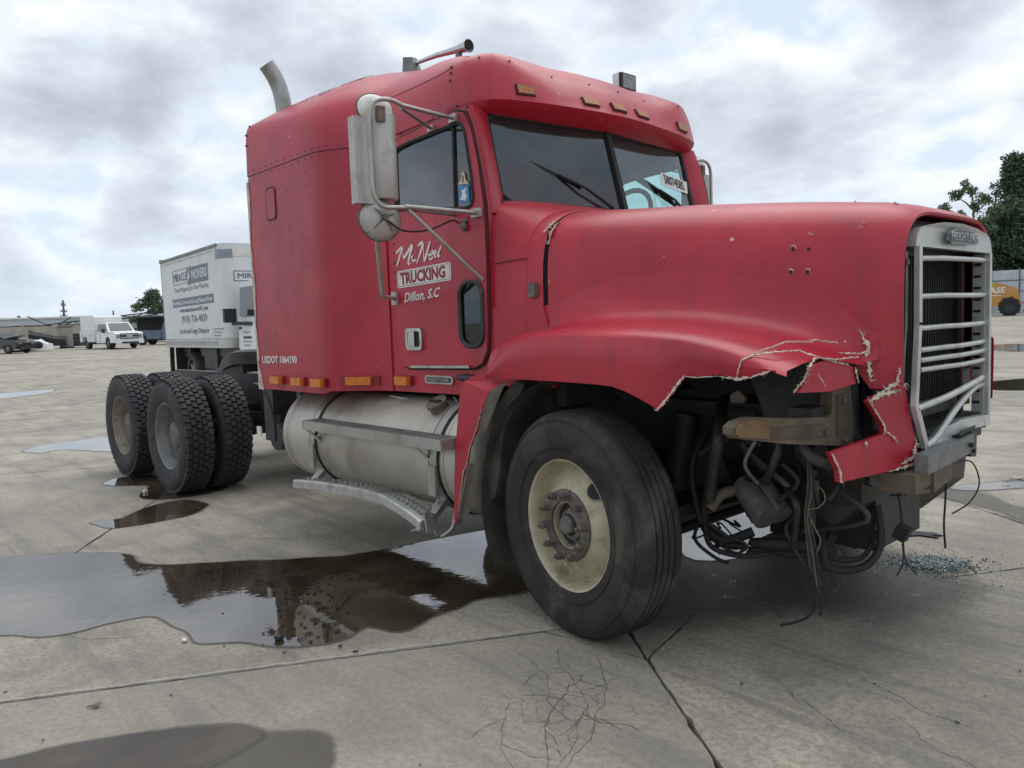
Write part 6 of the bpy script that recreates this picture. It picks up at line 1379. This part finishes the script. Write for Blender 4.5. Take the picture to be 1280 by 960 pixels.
mb = MB(); mb.prism([(.75, -.55, .86), (1.02, -.50, .84), (1.00, -.46, .62), (.90, -.50, .52), (.78, -.52, .60)], (0, .16, 0)); mb.build('air_canister', mat('soiled_steel', (.022, .021, .020), .5, .4, var=.5, vs=8, dirt=(.06, .045, .038), dscale=6), K, bevel=.03, seg=2)
mb = MB(); mb.prism([(.95, .0, .58), (1.08, .05, .64), (1.02, .70, .55), (.85, .60, .38), (.75, .1, .40)], (0, .05, .18)); mb.build('crossmember', GREASE, K, bevel=.02)
def hose(pts, r, m=BLACK, n=7, nm='hose'):
    if nm == 'hose': pts = [(p[0], p[1], .37 + (p[2] - .14) * .72 if p[2] < .95 else p[2]) for p in pts]
    mb = MB(); mb.tube(catmull(pts, 6, False), r, n); return mb.build(nm, m, K, smooth=60)
hose([(.40, -.62, .95), (.50, -.74, .80), (.46, -.76, .55), (.43, -.74, .32), (.52, -.72, .24), (.62, -.66, .30)], .022)
hose([(.38, -.60, .90), (.36, -.72, .70), (.40, -.76, .45), (.46, -.74, .25), (.60, -.68, .20)], .016)
hose([(.45, -.62, 1.02), (.55, -.80, .90), (.52, -.80, .72), (.48, -.78, .50)], .028, DARKPL)
hose([(.70, -.62, 1.0), (.78, -.72, .88), (.76, -.74, .74), (.70, -.70, .62)], .018, DARKPL)
hose([(.86, -.64, .96), (.92, -.78, .86), (1.0, -.74, .78), (1.08, -.6, .79)], .022, DARKG)
hose([(.60, -.66, .24), (.72, -.60, .18), (.84, -.54, .20), (.90, -.50, .30)], .020)
hose([(.86, -.52, .30), (.92, -.60, .15), (1.02, -.50, .14), (1.06, -.42, .26), (1.04, -.40, .48)], .016)
hose([(.84, -.50, .28), (.90, -.56, .19), (1.0, -.46, .18), (1.03, -.38, .32)], .011)
hose([(.44, -.76, .34), (.50, -.80, .22), (.60, -.74, .17), (.72, -.70, .20)], .012)
hose([(.40, -.74, .34), (.42, -.80, .24), (.50, -.78, .15), (.56, -.76, .12)], .008)
hose([(.66, -.70, .86), (.62, -.72, .72), (.66, -.68, .60)], .010, GREYM)
hose([(.62, -.66, .22), (.74, -.62, .24), (.86, -.52, .22)], .030)
for k in range(16):
    a = V((clu.uniform(.45, 1.05), clu.uniform(-.72, -.5), clu.uniform(.45, .95))); hose([a, a + V((clu.uniform(-.12, .12), clu.uniform(-.08, .08), clu.uniform(-.2, .0))), a + V((clu.uniform(-.2, .2), clu.uniform(-.06, .06), clu.uniform(-.38, -.1)))], clu.uniform(.006, .018), [BLACK, DARKPL, FRAME, DARKG][k % 4], 6)
for k in range(14):
    a = V((clu.uniform(.38, .62), clu.uniform(-.82, -.6), clu.uniform(.16, .36))); hose([a, a + V((clu.uniform(-.05, .1), clu.uniform(-.05, .05), clu.uniform(-.10, .02))), a + V((clu.uniform(.0, .2), clu.uniform(-.08, .1), clu.uniform(-.16, .02)))], clu.uniform(.003, .010), n=5)
# dangling wiring loom and stray wires
def hose2(pts, *a): return hose([(p[0] + .11, p[1] - .20, p[2] + .045) for p in pts], *a)
for k in range(7):
    dx, dy = clu.uniform(-.02, .02), clu.uniform(-.02, .02); e = clu.uniform(0, 1)
    hose2([(.79 + dx, -.52 + dy, .80), (.80 + dx * 1.5, -.53 + dy, .68), (.785 + dx * 1.2, -.53 + dy, .56), (.80 + dx * 2, -.535 + dy * 1.4, .45), (.815 + dx * 1.6, -.54 + dy, .36), (.825 + dx * 1.6, -.54 + dy * 1.6, .26 + e * .09)], .0020 + .0010 * e, COPPER if k % 2 else DARKPL, 5, 'loose_wire')
hose2([(.80, -.53, .66), (.84, -.52, .685), (.865, -.53, .645), (.84, -.54, .61), (.80, -.54, .59), (.825, -.54, .53), (.85, -.54, .48), (.83, -.54, .42)], .003, COPPER, 5, 'loose_wire')
hose2([(.825, -.54, .29), (.83, -.54, .22), (.81, -.56, .17), (.77, -.60, .145), (.73, -.64, .135)], .006, BLACK, 6, 'loose_wire')
hose2([(.84, -.53, .28), (.84, -.52, .20), (.83, -.50, .16)], .0035, BLACK, 5, 'loose_wire')
hose([(1.09, -.32, .66), (1.11, -.335, .56), (1.12, -.34, .42)], .005, BLACK, 6, 'loose_wire'); mb = MB(); mb.box((1.115, -.34, .50), (.05, .05, .06), Matrix.Rotation(.4, 3, 'Y')); mb.build('plug', BLACK, K, bevel=.012); hose([(1.12, -.34, .42), (1.12, -.35, .37), (1.105, -.37, .32)], .003, BLACK, 5, 'loose_wire'); hose([(1.12, -.34, .42), (1.13, -.33, .37), (1.155, -.31, .33)], .003, BLACK, 5, 'loose_wire')
hose([(1.20, -.10, .74), (1.205, -.12, .62), (1.20, -.12, .50), (1.205, -.115, .40)], .0045, BLACK, 5, 'loose_wire')
hose([(1.18, .06, .74), (1.20, .22, .72), (1.22, .26, .62), (1.20, .20, .54), (1.16, .10, .50)], .0035, BLACK, 5, 'loose_wire')
hose([(1.16, -.46, .70), (1.12, -.36, .66), (1.05, -.30, .64)], .004, GREYM, 5, 'loose_wire')
hose([(-1.62, -1.0, 1.0), (-1.45, -.98, .985), (-1.30, -.97, .975), (-1.20, -.98, .99), (-1.10, -.98, 1.02)], .005, ALU, 5, 'loose_wire'); hose([(-1.02, -.98, 1.02), (-.96, -.98, .975), (-.90, -.98, .965), (-.84, -.98, 1.0)], .004, ALU, 5, 'loose_wire')
# under-sleeper boxes, air tanks
mb = MB(); mb.box((-2.55, -.64, .96), (.55, .40, .10)); mb.box((-2.9, -.70, .80), (.06, .5, .40)); mb.box((-2.66, -.95, .97), (.10, .06, .12)); mb.box((-2.40, -.95, .97), (.04, .06, .14)); mb.box((-2.25, -.95, .97), (.07, .06, .12)); mb.build('sleeper_mount', mat('dull_blue_grey', (.085, .095, .105), .6, .2, var=.3, vs=6), K)
mb = MB(); mb.cyl((-3.35, -.62, .80), (-3.35, .10, .80), .13, n=20); mb.build('air_tank', FRAME, K, smooth=50)
mb = MB(); R_ = []
for k in range(9): a = lerp(.15, 1.75, k / 8); R_.append([(-3.22 - .30 + .34 * cos(a), y, .66 + .36 * sin(a)) for y in (-1.02, -.96)])
mb.grid(R_); bmesh.ops.solidify(mb.bm, geom=mb.bm.faces[:], thickness=.01); hk = mb.build('flap_hanger', mat('worn_steel', (.13, .15, .16), .45, .5, var=.6, vs=14, dirt=(.30, .32, .33), dscale=14), K)
mb = MB(); mb.box((-3.28, -.86, .78), (.16, .3, .40)); mb.cyl((-3.20, -1.0, .62), (-3.20, -.74, .62), .11, n=18); mb.build('brake_chamber', FRAME, K, bevel=.02)
mb = MB(); mb.box((-3.42, -1.03, .645), (.07, .012, .07)); mb.build('reflector', PAINTW, K)
# deck plate and fifth wheel
mb = MB(); mb.box((-4.35, 0, 1.03), (.9, 1.0, .012)); mb.bar((-4.5, -.47, 1.05), (-3.0, -.47, 1.05), .03, .05); mb.build('deck_plate', GREYM, K)
mb = MB(); fw = []
for k in range(13):
    x = -5.90 + k * .085; h = interp([(-5.90, 1.02), (-5.70, 1.10), (-5.45, 1.20), (-5.1, 1.245), (-4.88, 1.245)], x); w = interp([(-5.90, .34), (-5.5, .44), (-5.2, .48), (-4.95, .44), (-4.88, .36)], x)
    fw.append([(x, -w, h - .14), (x, -w, h - .02), (x, -w + .05, h), (x, 0, h), (x, w - .05, h), (x, w, h - .02), (x, w, h - .14)])
mb.grid(fw); mb.face([v for v in mb.bm.verts][:7]); mb.face([v for v in mb.bm.verts][-7:])
f5 = mb.build('fifth_wheel', GREASE, K, smooth=40)
mb = MB(); mb.box((-5.3, -.36, 1.06), (.5, .14, .12)); mb.box((-5.3, .36, 1.06), (.5, .14, .12)); mb.build('pivot_bracket', GREASE, f5, bevel=.02)
# rear axles
for x in (-4.841, -6.161):
    mb = MB(); mb.cyl((x, -.98, .512), (x, .98, .512), .085, n=16); mb.ball((x, .0, .52), (.24, .26, .24), 18, 12); mb.box((x, -.43, .60), (.9, .09, .10)); mb.box((x, .43, .60), (.9, .09, .10))
    for s in (-1, 1): mb.cyl((x + .42, s * .43, .60), (x + .42, s * .43, .84), .11, n=16)
    mb.build('rear_axle', GREASE, K, smooth=40)

# ------------------------------------------------------------------ wheels (outward side is local -y)
OUT = (0, -1, 0)
tyf = [(.287, -.006), (.300, .006), (.325, .012), (.365, .026), (.41, .033), (.45, .030), (.482, .018), (.500, .000), (.5085, -.012), (.5135, -.022)]
half = tyf + [(.5150, -.030)]
gro = []
for c in (-.060, -.090 + .0, -.120, -.150): gro += [(.5165, c + .0045), (.506, c + .0035), (.506, c - .0035), (.5165, c - .0045)]
gro = []
for c in (-.055, -.0885, -.1215, -.155): gro += [(.5165, c + .0042), (.505, c + .003), (.505, c - .003), (.5165, c - .0042)]
prof = half + gro + [(r, -.21 - h) for r, h in reversed(half)]
mb = MB(); mb.lathe(prof, (0, 0, 0), OUT, 96)
for r_, h_ in ((.345, .0195), (.352, .0225), (.470, .0235), (.476, .0215)): mb.lathe([(r_ - .002, h_ - .001), (r_, h_ + .0022), (r_ + .002, h_ - .001)], (0, 0, 0), OUT, 72)
for v in mb.bm.verts:                                               # flattened where it carries the load
    d_ = -.503 - v.co.z
    if d_ > 0: v.co.z += d_; v.co.y += (.010 if v.co.y > .10 else -.010) * min(1, d_ / .01)
TF = mb.mesh('steer_tyre', TYRE, smooth=50)
mb = MB()   # raised sidewall characters
def ring_text(body, r0, a0, size):
    cu = bpy.data.curves.new('t', 'FONT'); cu.body = body; cu.size = size; cu.extrude = .001; cu.align_x = 'CENTER'; t_ = bpy.data.objects.new('t', cu); COL.objects.link(t_)
    me = bpy.data.meshes.new_from_object(t_.evaluated_get(bpy.context.evaluated_depsgraph_get())); bpy.data.objects.remove(t_)
    vs = []
    for v in me.vertices:
        a = a0 - v.co.x / r0; rr = r0 + v.co.y; vs.append(mb.bm.verts.new((cos(a) * rr, -interp(tyf, rr) - .0008 - v.co.z, sin(a) * rr)))
    for p in me.polygons:
        mb.face([vs[i] for i in p.vertices])
ring_text('11R22.5', .405, 1.9, .042); ring_text('RADIAL TUBELESS', .405, .3, .030); ring_text('11R22.5', .405, 4.6, .042)
SIDE = mb.mesh('sidewall_lettering', mat('raised_rubber', (.05, .047, .044), .7), smooth=None)
rimp = [(.292, -.206), (.300, -.210), (.300, -.205), (.288, -.19), (.27, -.16), (.262, -.12), (.268, -.07), (.283, -.035), (.288, -.012), (.298, -.004), (.3055, .001), (.302, .006), (.293, .004), (.285, -.010), (.279, -.030), (.274, -.060), (.270, -.078), (.262, -.084), (.250, -.080), (.225, -.060), (.200, -.038), (.178, -.018), (.166, -.008), (.160, -.004), (.10, -.004), (.10, -.03)]
mb = MB(); mb.lathe(rimp, (0, 0, 0), OUT, 72); RF = mb.mesh('wheel', RIM, smooth=50)
mb = MB(); mb.lathe([(.164, -.004), (.163, .004), (.158, .008), (.128, .010), (.108, .012), (.106, -.03), (.098, -.055), (.04, -.060), (0, -.06)], (0, 0, 0), OUT, 48); HF = mb.mesh('hub', HUBM, smooth=40)
mb = MB(); mb.lathe([(.050, -.062), (.047, .005), (.040, .016), (.0, .018)], (0, 0, 0), OUT, 6); mb.lathe([(.078, -.06), (.070, -.02), (.05, -.012)], (0, 0, 0), OUT, 24); HC = mb.mesh('hub_cap', mat('hub_cap_grey', (.16, .155, .145), .55, .4, var=.3, vs=20), smooth=25)
mb = MB(); mb.lathe([(.0215, .008), (.0215, .014), (.0175, .016), (.0175, .046), (.014, .050), (.0085, .050), (.0085, .064), (0, .064)], (0, 0, 0), OUT, 6); NUT = mb.mesh('lug_nut', HUBM, smooth=25)
def fwheel(y, flip, steer):
    w = bpy.data.objects.new('wheel', RF); COL.objects.link(w); w.parent = K
    px, py = 0, (-1.05 if not flip else 1.05); dy = (y - py)
    w.location = (-sin(steer) * dy, py + cos(steer) * dy, .505); w.rotation_euler = (0, 0, steer + (pi if flip else 0))
    inst(TF, 'tyre', w); inst(SIDE, 'sidewall_lettering', w, rot=(0, .5, 0)); inst(HF, 'hub', w); inst(HC, 'hub_cap', w, rot=(0, .3, 0))
    for k in range(10):
        a = 2 * pi * k / 10 + .15; inst(NUT, 'lug_nut', w, (cos(a) * .1425, 0, sin(a) * .1425), (0, k * 1.3, 0))
    # two oval hand holes, the shade inside painted as black discs
    for a in (.87, .87 + pi):
        mb = MB(); c = V((cos(a) * .222, .0535, sin(a) * .222)); rad = V((cos(a), 0, sin(a))); tan = V((-sin(a), 0, cos(a)))
        R_ = [[c + (rad * cos(t) * .030 + tan * sin(t) * .042) * k - V((0, 1, 0)) * (.0035) + V((0, 1, 0)) * (cos(t) * .030 * k * .85 + dpt) for t in [2 * pi * i / 20 for i in range(20)]] for k, dpt in ((1.08, .004), (1.05, -.002), (1.0, -.001), (.97, .004))]
        mb.grid(R_, closed=True); hr = mb.build('hand_hole_rim', RIM, w, smooth=50)
        mb = MB(); mb.face([mb.bm.verts.new(p + V((0, -.001, 0))) for p in R_[3]]); mb.build('hand_hole_dark', BLACK, w, smooth=None)
    return w
fwheel(-1.154, False, -.159); fwheel(1.154, True, -.159)
# lug-tread drive tyres
half = [(.287, -.006), (.300, .006), (.325, .012), (.365, .026), (.41, .033), (.45, .030), (.476, .020), (.490, .004), (.497, -.014)]
prof = half + [(.500, -.03), (.500, -.18)] + [(r, -.21 - h) for r, h in reversed(half)]
mb = MB(); mb.lathe(prof, (0, 0, 0), OUT, 80)
NB = 50
for j, hc in enumerate((-.012, -.058, -.105, -.152, -.198)):
    for k in range(NB):
        a = 2 * pi * (k + (.5 if j % 2 else 0)) / NB; edge = j in (0, 4)
        w = .043 if edge else .038; L_ = .046 if edge else .043; M3 = Matrix.Rotation(-a, 3, 'Y') @ Matrix.Rotation(.22 if j % 2 else -.22, 3, 'X')
        mb.box(V((cos(a) * (.505 if not edge else .501), -hc, sin(a) * (.505 if not edge else .501))), (.026 if not edge else .028, w, L_), M3)
TR_ = mb.mesh('drive_tyre', TYRE2, smooth=40)
rimr = [(.292, -.206), (.300, -.210), (.300, -.205), (.288, -.19), (.27, -.16), (.262, -.10), (.268, -.07), (.283, -.035), (.288, -.012), (.298, -.004), (.3055, .001), (.302, .006), (.293, .004), (.285, -.012), (.278, -.045), (.268, -.08), (.258, -.14), (.250, -.172), (.235, -.180), (.20, -.168), (.17, -.165), (.165, -.158), (.12, -.158), (.12, -.10), (.105, -.085), (.0, -.085)]
mb = MB(); mb.lathe(rimr, (0, 0, 0), OUT, 64); RR_ = mb.mesh('wheel', RIM2, smooth=50)
mb = MB(); mb.lathe(rimr, (0, 0, 0), OUT, 64); RR2_ = mb.mesh('wheel', mat('tan_dusty_rim', (.27, .235, .18), .6, var=.25, vs=8, dirt=(.12, .10, .075), dscale=7, bump=.2), smooth=50)
mb = MB(); mb.lathe([(.12, -.155), (.118, -.06), (.10, -.05), (0, -.05)], (0, 0, 0), OUT, 32); HR = mb.mesh('hub', HUBM, smooth=40)
g = random.Random(9)
for x in (-4.841, -6.161):
    for s in (-1, 1):
        for inner in (0, 1):
            w = bpy.data.objects.new('wheel', RR_ if (x > -5 or s > 0) else RR2_); COL.objects.link(w); w.parent = K
            w.location = (x, s * (1.251 - .345 * inner), .512); w.rotation_euler = (0, g.uniform(0, 6) if s < 0 else g.uniform(0, 6), pi if s > 0 else 0); w.rotation_mode = 'XYZ'
            inst(TR_, 'tyre', w)
            if not inner:
                inst(HR, 'hub', w)
                for k in range(10):
                    a = 2 * pi * k / 10; inst(NUT, 'lug_nut', w, (cos(a) * .1425, .168, sin(a) * .1425))

# ------------------------------------------------------------------ litter on the concrete
GL = mat('crumbled_glass', (.20, .255, .25), .12, spec=.8, var=.5, vs=60)
g = random.Random(31); mb = MB()
for k in range(2600):
    r = abs(g.gauss(0, 1)); a = g.uniform(0, 6.283)
    u, w = cos(a) * r * .17, sin(a) * r * .13; x, y = .80 + u * .75 + w * .65, .90 + u * .65 - w * .75
    if r > 1.3: x += g.gauss(-.04, .12); y += g.gauss(-.12, .18)
    s_ = g.uniform(.003, .0075) * (1.2 if r < 1 else .8); mb.box((x, y, s_ * .5 + .001 + (g.random() * .012 if r < .9 else 0)), (s_, s_ * g.uniform(.6, 1.2), s_ * .8), Matrix.Rotation(g.uniform(0, 3), 3, (g.random(), g.random(), g.random() + .1)))
o = stuff(mb.build('glass_shards', GL, smooth=None)); o['label'] = 'scatter of crumbled windshield glass on the concrete in front of the truck'; o['category'] = 'broken glass'
mb = MB()
for k in range(900):
    r = abs(g.gauss(0, .75)); a = g.uniform(0, 6.283); u, w = cos(a) * r * .17, sin(a) * r * .12; x, y = .82 + u * .75 + w * .65, .90 + u * .65 - w * .75
    s_ = g.uniform(.004, .009); mb.box((x, y, s_ * .4 + .001), (s_, s_, s_ * .6), Matrix.Rotation(g.uniform(0, 3), 3, 'Z'))
o = stuff(mb.build('dark_grit', FRAME, smooth=None)); o['label'] = 'dark grit and black glass crumbs heaped in the middle of the shards'; o['category'] = 'grit'
mb = MB()
for k in range(140):
    d = g.uniform(1.2, 9) ** 1.0; a = .83 + g.uniform(-.62, .62); x, y = 2.37 - sin(a) * d * 1.4, -3.641 + cos(a) * d * 1.4
    s_ = g.uniform(.0025, .007)
    mb.box((x, y, s_ * .25 + .004), (s_ * g.uniform(1, 2.6), s_, s_ * .5), Matrix.Rotation(g.uniform(0, 6), 3, 'Z'))
o = stuff(mb.build('ground_litter', DARKPL, smooth=None)); o['label'] = 'specks of dark leaf litter and grit across the yard'; o['category'] = 'litter'
mb = MB()
for k in range(90):
    t = g.uniform(0, 1); x, y = lerp(-1.7, -.8, t) + g.gauss(0, .12), lerp(-1.55, -2.0, t) + g.gauss(0, .13); s_ = g.uniform(.004, .012)
    mb.box((x, y, .009), (s_ * 2, s_, .003), Matrix.Rotation(g.uniform(0, 6), 3, 'Z'))
o = stuff(mb.build('floating_debris', BLACK, smooth=None)); o['label'] = 'small dark leaf bits floating in the big puddle beside the truck'; o['category'] = 'debris'
def stone(x, y, r, lab, m):
    mb = MB(); mb.ball((0, 0, r * .45), (r, r * .8, r * .55), 12, 8)
    for v in mb.bm.verts: v.co += V((noise.noise(v.co * 40), noise.noise(v.co * 40 + V((3, 0, 0))), 0)) * r * .3
    return tag(mb.build('stone', m, None, (x, y, .004), smooth=50), lab, 'stone')
stone(-1.27, -2.425, .016, 'pale pebble on the near edge of the big puddle', PAINTW)
stone(-.955, -2.11, .028, 'dark flat stone lying in the near edge of the big puddle', FRAME)
# twigs and flakes near the glass
def flat_bit(name, lab, cat, pts, m, z=.004):
    mb = MB(); mb.prism([(x, y, z) for x, y in pts], (0, 0, .006)); return tag(mb.build(name, m, None, smooth=None), lab, cat)
flat_bit('rubber_scrap', 'torn black rubber scrap on the concrete beyond the broken glass', 'scrap', [(.42, 1.42), (.50, 1.50), (.60, 1.53), (.66, 1.50), (.60, 1.46), (.66, 1.43), (.55, 1.42), (.50, 1.36)], BLACK)
mb = MB(); mb.prism([(-.9, -2.93, .006), (-.86, -2.90, .010), (-.88, -2.88, .014)], (0, 0, .004)); 
tag(mb.build('dead_leaf', BROWN, None, smooth=None), 'curled brown leaf beside the dark puddle at lower left', 'leaf')
mb = MB(); mb.box((-5.02, -1.42, .02), (.03, .035, .025), Matrix.Rotation(.4, 3, 'Z')); tag(mb.build('paper_scrap', PAINTW, None, bevel=.008), 'crumpled white paper scrap at the foot of the near drive wheel', 'scrap')
